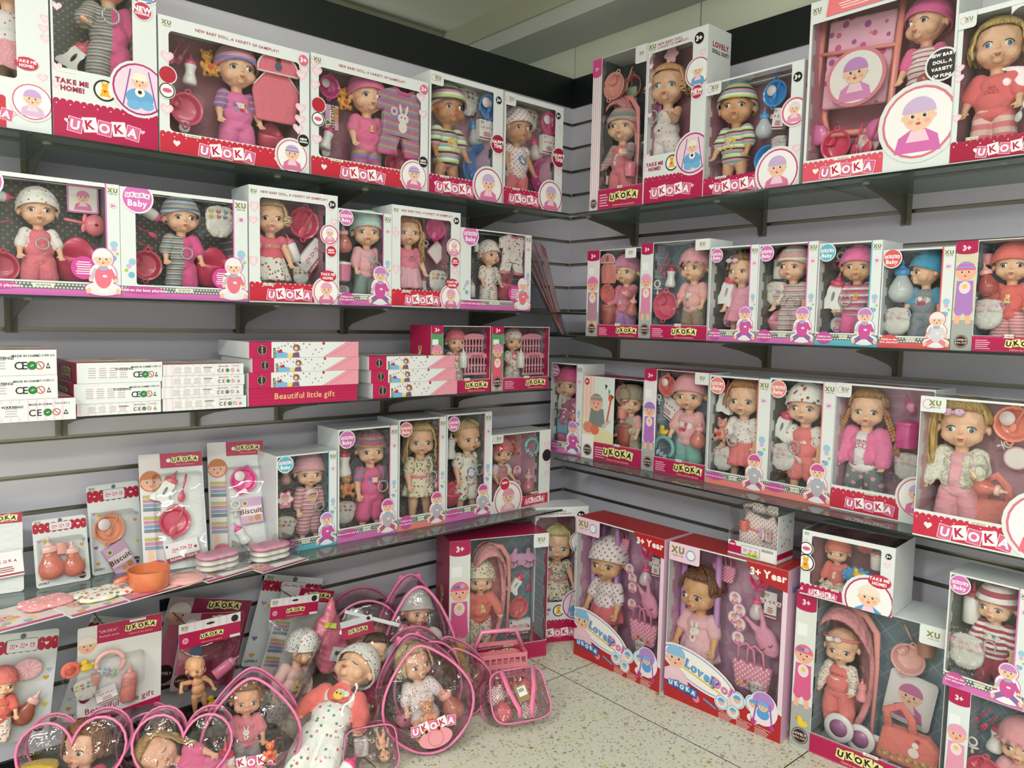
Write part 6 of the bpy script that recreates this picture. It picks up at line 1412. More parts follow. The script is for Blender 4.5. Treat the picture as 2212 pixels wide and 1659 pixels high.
# ================================================================ SECOND RIGHT SHELF
RR = dict(df=.33, shelfkey='R2')
K = 'D1'
carton(K, 'R', (1265, 727), (1379, 729), (1265, 543), 'magenta', 'magenta-based box with lilac trousered doll, nearest the corner on the second right shelf', 'in the box of the lilac-trousered doll', col=.235, bh=.14, back='dark', lx=.78, pc='#b58aa0', ph='#e87ab4', bg='#e9dfe6', flap=(.72, .92), **RR)
inside(K, 1356, 550, 'doll in lilac beanie, pink sweater and lilac trousers near the corner', yaw=-22, top='#e88a9c', bot='#b892c8', sl=1, hat='beanie', hatc='#d88ab4', hatb='#a884c8', mot=('kitty', '#c9a8d0', '#f0e0ee', .46, .06), arms=((20, 20, 30), (20, 50, 50)))
item(K, 'bib', 1312, 580, 62, 'coral dotted bib', 0, c='#e0847c'); item(K, 'bowl', 1312, 633, 44, 'coral lidded bowl', 0, c='#d9706c'); item(K, 'cup', 1309, 678, 46, 'brown-red cup', 0, c='#a8524c'); item(K, 'bottle', 1366, 660, 46, 'coral pear bottle', 14, c='#f0b8b0', c2='#dd7f78', style='pear', y=.2)
K = 'D2'
carton(K, 'R', (1380, 729), (1526, 733), (1382, 527), 'magenta', 'magenta-based box with pink bonnet doll, second on the second right shelf', 'in the box of the pink-bonneted doll', col=.18, bh=.145, back='blue', lx=.68, pc='#d98aa8', ph='#eaa0c0', bg='#dfe6ea', flap=(.80, 1.0), **RR)
inside(K, 1503, 538, 'doll in frilled pink bonnet, pale pink tee and khaki shorts', yaw=-24, top='#f0b0b0', bot='#978c76', ll=.55, sl=.5, hat='bonnet', hatc='#e8a4b0', mot=('kitty', '#f3eeea', '#7a9a8a', .48, .055), low=.36)
item(K, 'spoon', 1432, 569, 52, 'deep pink spoon', 32, c='#c83f62'); item(K, 'spoon', 1436, 584, 48, 'deep pink fork', 28, fork=True, c='#c83f62'); item(K, 'bottle', 1450, 594, 54, 'white bottle with red cap', 4, c='#cf3f62'); item(K, 'pacifier', 1421, 620, 32, 'white pacifier', 0); item(K, 'bowl', 1435, 660, 72, 'pink handled bowl', 0, c='#d9607c')
def BB(K, bl, br, top, edge, label, tl, logo=None, **o):
    sk = o.pop('sk', 'R2'); o.setdefault('df', .245 if sk == 'L4' else .33)
    carton(K, 'R' if sk[0] == 'R' else 'L', bl, br, top, 'baby', label, tl, shelfkey=sk, edge=edge, logo=logo or edge, back=o.pop('back', 'dotsw'), col=o.pop('col', .85), **o)
BB('D3', (1528, 733), (1630, 736), (1533, 535), '#d872bc', 'pink-edged dotted box with headband doll in pink and grey on the second right shelf', 'in the box of the headband doll')
inside('D3', 1606, 546, 'doll with brown hair and pink headband beside a white loop bottle', yaw=-24, dress='#e8a0b8', skirt='#ea9fb6', sl=.3, hair='short', hc=('#b08a5e', '#7c5a38'), bow='#e8c8d8')
item('D3', 'bottle', 1575, 622, 80, 'white loop bottle with red cap', 14, style='donut', c='#cc4060'); item('D3', 'pacifier', 1584, 570, 38, 'white pacifier', 0); item('D3', 'picture', 1576, 668, 26, 'upper round pink card', 0, shape='disc', c='#d884bc'); item('D3', 'picture', 1575, 691, 32, 'lower round pink card', 0, shape='disc', c='#d884bc')
BB('D4', (1631, 736), (1757, 739), (1757, 521), '#d872bc', 'pink-edged dotted box with large pacifier-topped bottle on the second right shelf', 'in the box with the tall milk bottle')
inside('D4', 1718, 532, 'doll in pastel striped cap and striped romper beside a tall milk bottle', yaw=-22, romper=('stripe', '#e0a0a8', '#c9c4b8', '#8a8a98', '#e8d8cc', dict(scale=20)), sl=.5, ll=.6, hat='beanie', hatc=('stripe', '#e8a8a8', '#b8c8b8', '#ece4d8', '#d8a0a0', dict(scale=12)), ring=1, mot=('teddy', '#ecd98a', '#c8304a', .47, .03))
item('D4', 'bottle', 1685, 570, 66, 'white milk bottle with red teat', 0, c='#cf4060', style='drum'); item('D4', 'diaper', 1677, 630, 66, 'pink-banded diapers', 0, style='band', c2='#d870a0'); item('D4', 'potty', 1680, 697, 48, 'pale pink potty', 0, c='#ee9fb0')
BB('D5', (1759, 750-10), (1894, 746), (1764, 527), '#62b8cf', 'cyan-edged dotted box with lion badge doll on the second right shelf', 'in the cyan-edged box on the second shelf', lr=.13, age='18')
inside('D5', 1857, 531, 'doll in pink beanie and striped shirt with round lion badge', yaw=-6, skin='#e0ae88', top=('stripe', '#b0506e', '#e8d8da', '#c87890', dict(scale=15)), bot='#ec6fa6', ll=.7, sl=.5, hat='beanie', hatc='#ee6fa8', mot=('teddy', '#e8a83a', '#d0404a', .49, .045, .03), ring=1, ringp=(-.05, .45))
item('D5', 'bottle', 1805, 630, 84, 'white loop bottle with red cap', 12, style='donut', c='#cc4060'); item('D5', 'pacifier', 1816, 560, 34, 'white pacifier', 4); item('D5', 'picture', 1811, 674, 26, 'upper round cyan card', 0, shape='disc', c='#7fc4d4'); item('D5', 'picture', 1809, 701, 34, 'lower round cyan card', 0, shape='disc', c='#7fc4d4')
BB('D6', (1896, 747), (2050, 752), (1901, 541), '#dd5f62', 'coral-edged dotted box with blue-hatted doll in profile on the second right shelf', 'in the box of the blue-hatted doll', lr=.13, back='dots', oval='#dd5560', scl='#d8d4da', shat='#eae6ea', sleg='#e88a94')
inside('D6', 2006, 543, 'doll in blue cap turned sideways wearing a grey romper', yaw=-62, romper='#8c949c', top='#4f9cc0', sl=.5, ll=1, hat='beanie', hatc='#3f9cc0', mot=('scene', '#e8e4dc', '#e0a0a0', .49, .07))
item('D6', 'bottle', 1948, 607, 92, 'clear pear bottle with long blue teat', 0, style='pear', c='#3f97d8', c2='#dfe6e8'); item('D6', 'diaper', 1938, 690, 78, 'blue-banded diaper pack', 0, style='band', c2='#4fa3d4')
K = 'D7'
carton(K, 'R', (2052, 753), (2262, 760), (2060, 522), 'magenta', 'magenta box with coral-hatted doll at the right edge of the second shelf', 'in the magenta box at the right edge', col=.235, bh=.14, back='blue', lx=.78, pc='#b080c8', ph='#a890d0', pst='#d86a9c', bg='#d8d2b8', flap=None, fz=.72, **RR)
inside(K, 2193, 524, 'doll in coral cap and coral sweater at the right edge of the second shelf', yaw=-4, top='#e8706c', bot=('stripe', '#e0808c', '#eacac8', dict(scale=34)), sl=1, hat='beanie', hatc='#ee7a78', mot=('teddy', '#ecd88a', '#5a8ac8', .48, .05), arms=((32, 20, 20), (24, 20, 30)))
item(K, 'bottle', 2127, 603, 72, 'coral pear bottle', -12, c='#f0b8b0', c2='#c8605c', style='pear'); item(K, 'cup', 2133, 560, 26, 'tiny pink cup', 0, c='#e0989c'); item(K, 'diaper', 2120, 674, 84, 'pink-banded diaper pack', 0, style='band', c2='#dc6f98')
# ================================================================ THIRD LEFT SHELF: crib sets
for K, bl, br, top, crown, cxp, lab, dl, hc, rc, sdl in (('E2', (930, 843), (1058, 838), (930, 703), 711, 984, 'magenta crib set box with pink-capped doll, left one of two on the third shelf', 'doll in pink cap and coral bib beside a pink crib', '#ea7f8c', ('floral', '#efe6e2', '#b8506a', dict(scale=26)), 'in the left crib set box'),
        ('E3', (1061, 839), (1184, 834), (1064, 705), 711, 1108, 'magenta crib set box with floral-capped doll, right one of two on the third shelf', 'doll in floral cap beside a pink crib near the corner', ('floral', '#efe6e2', '#b8506a', '#8a9a6a', dict(scale=26)), ('floral', '#efe6e2', '#b8506a', '#8a9a6a', dict(scale=26)), 'in the right crib set box')):
    carton(K, 'L', bl, br, top, 'magenta', lab, sdl, shelfkey='L3', df=.33, col=.19, bh=.20, back='#7d8590', lx=.76, pc='#e0607c', ph='#e88ab4', bg='#5a9a6a', flap=None, side='#b5174f', topc='#b5174f', fz=.62,
           sidetext=('l', [('U', .5, .66, .026, '#ece08a'), ('K', .5, .57, .026, '#ece08a'), ('O', .5, .48, .026, '#ece08a'), ('K', .5, .39, .026, '#ece08a'), ('A', .5, .30, .026, '#ece08a')]))
    inside(K, cxp, crown, dl, yaw=16, romper=rc, sl=.4, ll=1, hat='beanie', hatc=hc, bib=('#ea8088', '#ea8088', '#f0dca0'), arms=((20, 20, 40), (24, 20, 30)))
    item(K, 'bottle', cxp+17, 773, 42, 'small white bottle', 0, style='drum', c='#f0ecec', y=.25); item(K, 'crib', cxp+43, 764, 88, 'pink spindle crib', 0)
# ================================================================ LOWEST RIGHT SHELF
BB('G1', (1187, 975), (1254, 986), (1243, 786), '#d872bc', 'pink-edged dotted box standing in the corner on the lowest right shelf', 'in the box standing in the corner', sk='R3', col=.82, df=.25)
inside('G1', 1229, 793, 'doll in pink beanie standing in the corner box on the lowest right shelf', yaw=-12, top=('floral', '#b8708c', '#e8e0e4', dict(scale=18)), bot='#e88aa8', sl=.4, hat='beanie', hatc='#ec6fa0', ring=1, ringp=(-.05, .46))
item('G1', 'bottle', 1210, 857, 60, 'white loop bottle', 10, style='donut', c='#d8607c'); item('G1', 'picture', 1213, 917, 38, 'blue story card', 0, w=1, c='#5f9fc0', bg='#8fc4d0', face=False)
K = 'G2'
carton(K, 'R', (1256, 990), (1385, 1012), (1256, 810), 'magenta', 'cooking set box with large photo panel on the lowest right shelf', 'in the cooking set box', df=.25, shelfkey='R3', photo=1, col=.21, bh=.215, tab=0, lx=.62, flap=None, back='dark', topc='#b5174f')
inside(K, 1366, 834, 'doll in patterned baker hat and grey apron in the cooking set box', yaw=-6, top='#eab0b4', romper=('floral', '#b0a890', '#9a9480', '#c0b8a0', dict(scale=14, size=.42)), sl=.4, ll=1, hat='chef', hatc='#a8a088', hatb='#e8a0a8')
item(K, 'bowl', 1337, 852, 46, 'pale bonnet-shaped dish', 0, c='#b08478'); item(K, 'cup', 1336, 935, 52, 'brown-red pot', 0, c='#a34a40'); item(K, 'cup', 1345, 890, 28, 'coral measuring cup', 0, c='#dd8478')
K = 'G3'
carton(K, 'R', (1386, 1016), (1522, 1044), (1386, 795), 'magenta', 'magenta box with mint trousered doll on the lowest right shelf', 'in the box of the mint-trousered doll', df=.25, shelfkey='R3', col=.20, bh=.15, back='blue', lx=.74, pc='#b070c0', ph='#9a7ac8', bg='#e9e2ec', flap=(.80, 1.02), topc='#b5174f')
inside(K, 1493, 808, 'doll in pink cap, pink tee and mint trousers', yaw=-10, top='#f0b4b6', bot='#7fb8b4', sl=.55, hat='beanie', hatc='#eda8b4', mot=('scene', '#e8e6e8', '#d85a7a', .49, .075), low=.36)
item(K, 'bowl', 1442, 833, 52, 'coral lidded dish', 0, c='#dd7468', style='lid'); item(K, 'carton', 1445, 881, 44, 'white tissue carton', 30, w=1.05, kind='box'); item(K, 'duck', 1434, 929, 26, 'yellow duck', 0); item(K, 'ringtoy', 1432, 973, 62, 'mint bead handle rattle', 20, c='#6fb4b4'); item(K, 'bottle', 1509, 938, 62, 'coral bottle', 6, c='#f0a8a4', c2='#e08078', style='pear', y=.2); item(K, 'pacifier', 1423, 862, 22, 'clear pacifier', 0)
BB('G4', (1524, 1046), (1652, 1068), (1527, 809), '#ec8a84', 'coral-edged dotted box with ginger-fringed doll on the lowest right shelf', 'in the box of the ginger-fringed doll', sk='R3', df=.25, col=.83, logo='#ee8a80', back='dots', scl='#b8b4be', shat='#cf5aa0', sleg='#c05a8a', sit=.31)
inside('G4', 1612, 815, 'doll with ginger fringe, frilly white collar and coral skirt', yaw=-12, dress=('floral', '#efe9e4', '#7a4a54', dict(scale=40, size=.22)), skirt='#ea8282', sl=.6, hem=.19, flare=.165, hair='bob', hc=('#c98a4a', '#8f5a2c'), ring=1, ringp=(-.03, .42))
item('G4', 'bottle', 1568, 857, 74, 'white loop bottle with red cap', 8, style='donut', c='#cc4060'); item('G4', 'teddy', 1560, 927, 54, 'pink toy bear with red heart', 0, c='#d9988a'); item('G4', 'diaper', 1563, 986, 70, 'pink-banded diaper pack', 0, style='band', c2='#d870a0')
BB('G5', (1652, 1067), (1792, 1092), (1655, 815), '#ec8a84', 'coral-edged dotted box with animal-print cap doll on the lowest right shelf', 'in the box of the animal-print cap doll', sk='R3', df=.25, col=.83, logo='#ee8a80', back='dots', scl='#b8b4be', shat='#cf5aa0', sleg='#c05a8a', sit=.31)
inside('G5', 1746, 826, 'doll in white animal-print cap and coral bib dress', yaw=-14, top=('floral', '#efeae4', '#b84a4a', '#5a4a48', dict(scale=26, size=.24)), romper='#ee8686', sl=.45, ll=.35, hat='beanie', hatc=('floral', '#f1ede6', '#cc4a4a', '#6a5a54', dict(scale=18, size=.26)), ring=1, ringp=(-.03, .44), iris='#4a5560')
item('G5', 'bottle', 1692, 912, 78, 'white loop bottle with red cap', 18, style='donut', c='#cc4060'); item('G5', 'pacifier', 1702, 856, 28, 'white pacifier', 8); item('G5', 'diaper', 1692, 983, 76, 'pink-banded diaper pack', 0, style='band', c2='#d870a0')
K = 'G6'
carton(K, 'R', (1793, 1092), (2003, 1130), (1795, 825), 'heart', 'red-banded box with braided doll in pink jacket on the lowest right shelf', 'in the box of the braided doll', df=.25, shelfkey='R3', depth=.14, back='#c093a4', slogan=0, win=(.004, .19, .99, .985), bh=.15, bw=.72, both=True, band='#c8304a', port=(.90, .20, .20), age=None, mark=0, lx=.42, rc='#d97a8c', sticker=(.42, .165), topwin=True, lt=0)
inside(K, 1878, 836, 'doll with two braids, pink jacket and spotted grey trousers', hs=.86, yaw=-4, top='#efe8ea', jacket='#ee7fac', bot=('dots', '#76827f', '#e8a0b0', dict(scale=10, size=.22)), sl=.5, hair='braids', hc=('#c9924e', '#8f6230'), mot=('lines', '#c8304a', '#fff', .50, .07), iris='#4a4040')
item(K, 'mirror', 1964, 872, 46, 'hot pink toy hair dryer', 160, c='#ea4a9c'); item(K, 'cup', 1962, 938, 62, 'hot pink cup', 0, c='#e0489a'); item(K, 'diaper', 1960, 1004, 80, 'pink-banded diaper pack', 0, style='band', c2='#dc7aa8')
K = 'G7'
carton(K, 'R', (1971, 1154), (2330, 1262), (1976, 853), 'heart', 'large red-banded box with side-ponytail doll at the right edge of the lowest shelf', 'in the box of the side-ponytail doll', df=.354, shelfkey='R3', depth=.16, back='#c89aa6', slogan=0, win=(.004, .19, .99, .985), bh=.15, bw=.62, both=True, band='#c92f4c', port=(.80, .22, .22), age=None, mark=0, lx=.40, rc='#d97a8c', pcl='#ea7088', phat='#e88aa4', sticker=(.42, .165), topwin=True)
inside(K, 2086, 858, 'doll with blonde side ponytail, white fleece jacket and pink trousers', yaw=-4, top='#efb0bc', jacket=('floral', '#eeecde', '#e2dfcc', dict(scale=60, size=.4, bump=1.0)), bot='#eaa2b0', hair='pony', hc=('#dcbc74', '#a98640'), iris='#3f6f78', bow='#e8b8d8', arms=((34, 14, 10), (20, 40, 55)), shoes='#e8e0d8')
item(K, 'bowl', 2190, 916, 92, 'coral lidded bowl', 0, c='#f0907c', style='lid'); item(K, 'pacifier', 2171, 960, 34, 'white pacifier', 70); item(K, 'bottle', 2140, 1056, 66, 'coral pear bottle', 95, c='#f3c3b4', c2='#ea7f70', style='pear', y=.2); item(K, 'satchel', 2172, 1092, 130, 'coral satchel with rabbit print', 0, c='#ea8c84', y=.5); item(K, 'picture', 2196, 990, 50, 'round rabbit card', 0, shape='disc', c='#e6b0c4', face=False)
# ================================================================ LOWEST LEFT SHELF: tall boxes
BB('H1', (598, 1196), (727, 1174), (607, 985), '#62b8cf', 'cyan-edged dotted box with striped romper doll on the lowest left shelf', 'in the cyan-edged box on the lowest shelf', sk='L4', col=.87, back='dots', depth=.14, sit=.33)
inside('H1', 668, 980, 'doll in pink cap, bib and striped romper in the cyan-edged box', yaw=6, romper=('stripe', '#d8a0a8', '#a8506a', '#ecd8d4', '#c88a94', dict(scale=24)), sl=.7, ll=.6, hat='beanie', hatc='#e0a4b4', bib=('#eebac6', '#f3dfe4', '#e8d070'), ring=1, ringp=(.06, .42))
item('H1', 'picture', 616, 1080, 42, 'flower-shaped picture tag', 0, shape='flower', c='#e0607c', y=.25); item('H1', 'bottle', 617, 1028, 40, 'pale pink bottle', 0, c='#e8c0c0', c2='#e0a8a4', style='pear'); item('H1', 'diaper', 616, 1136, 66, 'white printed diapers', 10)
BB('H2', (730, 1174), (858, 1150), (741, 928), '#d872bc', 'pink-edged box with knitted rainbow hat doll on the lowest left shelf', 'in the box of the knit-hatted doll', sk='L4', col=.87, back='dots', depth=.14, sit=.30, scl='#b8b4be', shat='#cf5aa0', sleg='#c05a8a', age='18')
inside('H2', 800, 930, 'doll in knitted rainbow hat and pink LOVE shorts romper', hs=.87, yaw=8, romper='#e86f9f', top=('stripe', '#8f80a8', '#c9708c', dict(scale=16)), sl=.3, ll=.5, hat='beanie', hatc=('stripe', '#b0708c', '#8a7aa8', '#c9a05a', '#b86a8c', dict(scale=14, bump=.6)), mot=('love', '#e7c53a', '#d8304a', .49), ring=1, ringp=(.06, .44))
item('H2', 'bottle', 744, 996, 66, 'white bottle', 0, c='#d8506c', y=.45); item('H2', 'teddy', 748, 1046, 56, 'amber toy bear', 0, c='#c98a48', y=.4); item('H2', 'diaper', 746, 1103, 66, 'white printed diapers', 8)
BB('H3', (860, 1150), (961, 1129), (868, 907), '#ec8a84', 'coral-edged box with blonde doll in green floral dress on the lowest left shelf', 'in the box of the floral-dressed blonde doll', sk='L4', col=.86, back='dots', depth=.14, sit=.28, scl='#b8b4be', shat='#cf5aa0', sleg='#c05a8a', logo='#e07a84')
inside('H3', 908, 910, 'blonde doll in green floral dress with coral sash', hs=.87, yaw=6, dress=('floral', '#e6ddc8', '#b8604e', '#6f8a5e', '#c9a05a', dict(scale=34, size=.36)), sl=.35, hem=.26, flare=.18, hair='long', hc=('#dcc88e', '#b09454'), band='#e8848c', iris='#4f5f80', ring=1, ringp=(.05, .44))
item('H3', 'mirror', 952, 1050, 26, 'small pink toy', 0, c='#c8809c')
BB('H4', (963, 1127), (1059, 1107), (968, 896), '#d872bc', 'pink-edged box with blonde doll in floral playsuit on the lowest left shelf', 'in the box of the playsuit doll', sk='L4', col=.84, back='dots', depth=.14, sit=.28, scl='#b8b4be', shat='#cf5aa0', sleg='#c05a8a', age='18')
inside('H4', 1010, 905, 'blonde doll in white floral playsuit with blue badge', hs=.92, yaw=26, romper=('floral', '#eee8de', '#a8605a', '#7a8a6a', dict(scale=24, size=.28)), sl=.3, ll=.4, hair='tuft', hc=('#e3cf9c', '#b99c5f'), mot=('badge', '#4f86b8', '#f0dce4', .43, .05, -.02), ring=1, ringp=(.06, .46), iris='#4a4a50')
item('H4', 'bottle', 974, 963, 56, 'white bottle', 0, c='#e8e0e0', y=.5); item('H4', 'potty', 976, 1068, 50, 'deep pink potty', 0, c='#d8506c', y=.5)
K = 'H5'
carton(K, 'L', (1061, 1107), (1186, 1089), (1069, 940), 'heart', 'small white box with mint rattle, nearest the corner on the lowest left shelf', 'in the small white box near the corner', shelfkey='L4', df=.25, back='pale', slogan=0, win=(.004, .155, .80, .985), bh=.0001, bw=.001, port=(.27, .15, .22), age=('#d8303c', .14, .82), mark=0, rc='#e0707c', phat='#e89ab0', pcl='#eab0c0', seals=((.93, .66, .08, '#2a1f20', ('', '')), (.21, .36, .075, '#cc3048', ('NEW', '')),), sticker=(.72, .18), lx=2)
inside(K, 1083, 946, 'small doll in knitted pink romper beside a mint rattle', yaw=12, romper=('floral', '#d8989c', '#b87a80', dict(scale=70, size=.35)), top='#ece4e4', sl=.3, ll=.8, hat='floral', hatc=('floral', '#e08a94', '#c86a78', dict(scale=30)), arms=((18, 20, 30), (18, 20, 30)))
item(K, 'teddy', 1106, 962, 42, 'amber toy bear', 0, c='#c9804a'); item(K, 'ringtoy', 1147, 970, 48, 'mint bead handle rattle', 30, c='#7fcfcf'); item(K, 'bottle', 1142, 1040, 58, 'pink pear bottle', 0, c='#eab0b4', c2='#e08f94', style='pear', y=.4); item(K, 'picture', 1117, 1017, 26, 'upper round picture card', 0, shape='disc', c='#d8506c'); item(K, 'picture', 1117, 1047, 24, 'lower round picture card', 0, shape='disc', c='#d8506c')
# ================================================================ FLOOR BOXES
K = 'J1'
carton(K, 'L', (968, 1449), (1179, 1416), (972, 1170), 'magenta', 'magenta floor box with coral doll carrier standing against the left wall', 'in the floor box with the coral carrier', df=None, z=0, depth=.17, col=.20, bh=.13, back='blue', lx=.5, pc='#dd5f92', ph='#ea6f80', bow=1, duck=1, bg='#dfe2de', flap=(.84, 1.0), side='#a8174f', topc='#b5174f',
       sidetext=('l', [('U', .5, .56, .05, '#ece08a'), ('K', .5, .47, .05, '#ece08a'), ('O', .5, .38, .05, '#ece08a'), ('K', .5, .29, .05, '#ece08a'), ('A', .5, .20, .05, '#ece08a')]))
inside(K, 1038, 1211, 'doll in speckled cap and coral sweater seated in a coral carrier', base=1392, yaw=4, fr=.45, top='#ec8478', bot=('floral', '#e6dcc8', '#c86a6a', '#7f9a72', dict(scale=36, size=.36)), sl=1, hat='floral', hatc=('floral', '#e6dcc8', '#c86a6a', '#7f9a72', dict(scale=36, size=.36)), mot=('teddy', '#ecd88a', '#f3efe0', .48, .045), arms=((24, 10, 10), (40, 20, 10)))
item(K, 'cradle', 1046, 1285, 232, 'coral carrier with ruffled canopy', 0, y=.66, w=.36); item(K, 'mask', 1126, 1208, 50, 'pink sleep mask with ears', 4); item(K, 'bottle', 1117, 1257, 54, 'white loop bottle', 35, style='donut', c='#dd5068'); item(K, 'spoon', 1145, 1256, 46, 'deep pink spoon', 14, c='#cc3f60')
item(K, 'bowl', 1119, 1312, 54, 'coral bowl with spoon', 0, c='#dd6f74', style='spoon'); item(K, 'carton', 1123, 1355, 34, 'fashion tissue carton', 0, w=1.45)
K = 'J2'
carton(K, 'L', (1150, 1391), (1263, 1381), (1271, 1093), 'take', 'white heart-print box turned diagonally into the floor corner', 'in the box standing in the floor corner', df=None, z=0, depth=.12, back='mauve')
inside(K, 1205, 1134, 'blonde doll in rose floral dress in the diagonal corner box', base=1335, yaw=0, dress=('floral', '#ece4d0', '#b8604e', '#6f8a5e', dict(scale=34, size=.36)), sl=0, hem=.24, flare=.165, hair='bob', hc=('#dccf9c', '#a8904e'), band='#e8848c', iris='#4f6f9a', ring=1, ringp=(-.01, .49))
item(K, 'bottle', 1184, 1240, 40, 'small pink bottle', 30, c='#e0607c', c2='#e88a9c', y=.3)
for K, bl, br, top in (('K1', (1239, 1412), (1424, 1497), (1247, 1114)), ('K2', (1434, 1500), (1685, 1607), (1446, 1168))):
    one = K == 'K1'; tl = 'in the left Lovely Doll box' if one else 'in the right Lovely Doll box'
    carton(K, 'R', bl, br, top, 'lovely', 'red-based Lovely Doll box with white-capped doll, beside the floor corner' if one else 'red-based Lovely Doll box with brown-haired doll, under the small apron box', tl, df=None, z=0, depth=.145, back='lilac', topc='#b5242a', rside='#dcaecb', topwin=False,
           sidetext=('r', [('lovely', .5, .88, .03, '#4a7ac0'), ('Baby', .5, .07, .03, '#f0e8e4')]))
    q = (lambda a, b: a if one else b)
    if one: inside(K, 1316, 1163, 'doll in dotted white cap and coral skirt in the left Lovely Doll box', yaw=-20, dress=('dots', '#f1e9ea', '#b86a80', dict(scale=20, size=.2)), skirt='#e87a84', sl=.5, hem=.27, flare=.17, hat='beanie', hatc=('dots', '#f3ecec', '#c07a8c', dict(scale=20, size=.2)), skin='#e3b48c', zoff=.035)
    else: inside(K, 1518, 1224, 'doll with brown hair and pale pink rabbit dress in the right Lovely Doll box', yaw=-34, dress='#f0bcc4', skirt='#f2c2ca', sl=.45, hem=.25, flare=.18, hair='short', hc=('#8a5a3c', '#573420'), mot=('rabbit', '#f6eeea', '#d8706a', .49, .07), skin='#e0ac80', zoff=.035, shoes='#8a7a70')
    item(K, 'stroller', *q((1312, 1240, 215), (1518, 1315, 270)), 'lilac stroller frame', 0, w=.30, c='#c490cc', wheels=True, cloth=False, y=.6); item(K, 'tote', *q((1345, 1165, 44), (1565, 1225, 64)), 'pink stroller canopy bag', 0, c='#e87aa8', y=.7, deco=False)
    for i, (x, y) in enumerate(q(((1360, 1229), (1366, 1249), (1366, 1269), (1365, 1305)), ((1588, 1292), (1597, 1318), (1586, 1334), (1597, 1348), (1594, 1378)))):
        item(K, 'picture', x, y, q(24, 30), ('top', 'second', 'third', 'fourth', 'lowest')[i]+' round card in the chain', 0, shape='disc', c='#dd9ac4', y=.35)
    item(K, 'rabbit', *q((1400, 1295, 88), (1650, 1372, 105)), 'pink plush rabbit mask', q(-28, -35), y=.5); item(K, 'bottle', *q((1395, 1240, 52), (1635, 1310, 58)), 'clear pink-capped bottle', 0, c='#ea5a94', c2='#efe2e8', style='pear'); item(K, 'bowl', *q((1398, 1190, 38), (1640, 1252, 54)), 'hot pink dish', 0, c='#e8508c', style='lid')
    item(K, 'carton', *q((1416, 1225, 40), (1664, 1307, 56)), 'white doll card', 0, w=.5, d=.05, kind='box'); item(K, 'tote', *q((1391, 1350, 84), (1625, 1440, 104)), 'pink striped shoulder bag', 0, c='#ee90b4', y=.4); item(K, 'diaper', *q((1382, 1395, 34), (1634, 1486, 40)), 'printed diapers', 0, y=.3)
K = 'K3'
carton(K, 'R', (1705, 1605), (2024, 1738), (1715, 1272), 'magenta', 'large floor box with quilted carrier and bow-headband doll at the right', 'in the large floor box with the wheels', df=None, z=0, depth=.17, col=.15, bh=.125, back='blue', lx=.50, pc='#dd5f92', ph='#ea6f80', bow=1, duck=1, bg='#dfe2de', flap=(.83, 1.0), topc=CARD)
inside(K, 1821, 1352, 'bald doll with bow headband and coral dungarees in a quilted carrier', base=1566, yaw=-6, fr=.45, top=('floral', '#efe6da', '#c8607a', '#7aa0b8', '#d8a85a', dict(scale=44, size=.34)), romper='#ea7f7e', sl=1, ll=.95, band='#e8848c', bow='#efe0e0', mot=('text', '#c8404a', '#fff', .53, .05), arms=((24, 10, 10), (24, 30, 30)))
item(K, 'cradle', 1828, 1440, 280, 'quilted coral carrier', 0, y=.66, w=.42); item(K, 'bottle', 1862, 1490, 48, 'small pink bottle', 0, c='#ee8f98', c2='#ee9aa0', y=.15); item(K, 'spoon', 1968, 1380, 64, 'pale pink spoon', -28, c='#eab4ac'); item(K, 'bowl', 1962, 1424, 82, 'pale pink two-part bowl', 10, c='#e8b0ac')
item(K, 'cup', 2002, 1395, 46, 'brown-pink cup', 0, c='#b8786c'); item(K, 'picture', 1965, 1512, 112, 'white stroller picture card', 8, w=.86, c='#e3e0e2', face=True, bg='#e9e4e6', hatc='#c870a8', cloth='#c870a8'); item(K, 'satchel', 1965, 1590, 132, 'coral satchel with rabbit print', 0, c='#ea8078', y=.4)
for i, (x, y) in enumerate(((1812, 1572), (1858, 1596), (1892, 1618))): item(K, 'wheel', x, y, 62, ('leftmost', 'middle', 'rightmost')[i]+' white stroller wheel', 0, y=.3+.1*i)
K = 'K4'
carton(K, 'R', (1727, 1281), (1926, 1334), (1734, 1143), 'heart', 'white bath set box with blue float, lying on the large floor box', 'in the bath set box', df=None, z=_BOX['K3']['h']+.001, depth=.17, back='mauve', slogan=0, win=(.11, .18, .86, .93), bh=.14, bw=.60, lx=.26, port=(.76, .15, .34), age=('#1d1a1c', .935, .86), rings=((.055, .72, .10, 'bowl'), (.055, .50, .13, 'teddy')), band='#b5174f', bubble=((.86, .47, .16),), topwin=True, rside='#e9eaec', rc='#b53a66', pcl='#4fa0dc', phat='#f0e0d0', sticker=(.4, .175))
inside(K, 1812, 1160, 'small doll in coral hat behind a blue bath float', yaw=-8, seat=True, leg=(18, 78, 30), fr=.62, top='#ec8078', bot=('floral', '#efe6da', '#b8605a', dict(scale=30)), sl=.8, hat='beanie', hatc='#ee8072', mot=('dog', '#f0e8c8', '#d0404a', .47, .05), arms=((22, 20, 10), (50, 40, 30)))
item(K, 'float', 1853, 1246, 50, 'blue scalloped float', 0, y=.35); item(K, 'duck', 1853, 1238, 24, 'yellow duck', 0, y=.12); item(K, 'cup', 1897, 1212, 38, 'pink and white cup', 0, c='#f0e4e4', c2='#eeb0ac', y=.4); item(K, 'puff', 1869, 1182, 34, 'coral puff sponge', 0, c='#e07074')
zk6 = hit(2035, 1476, 0, -.315).z
K = 'K6'
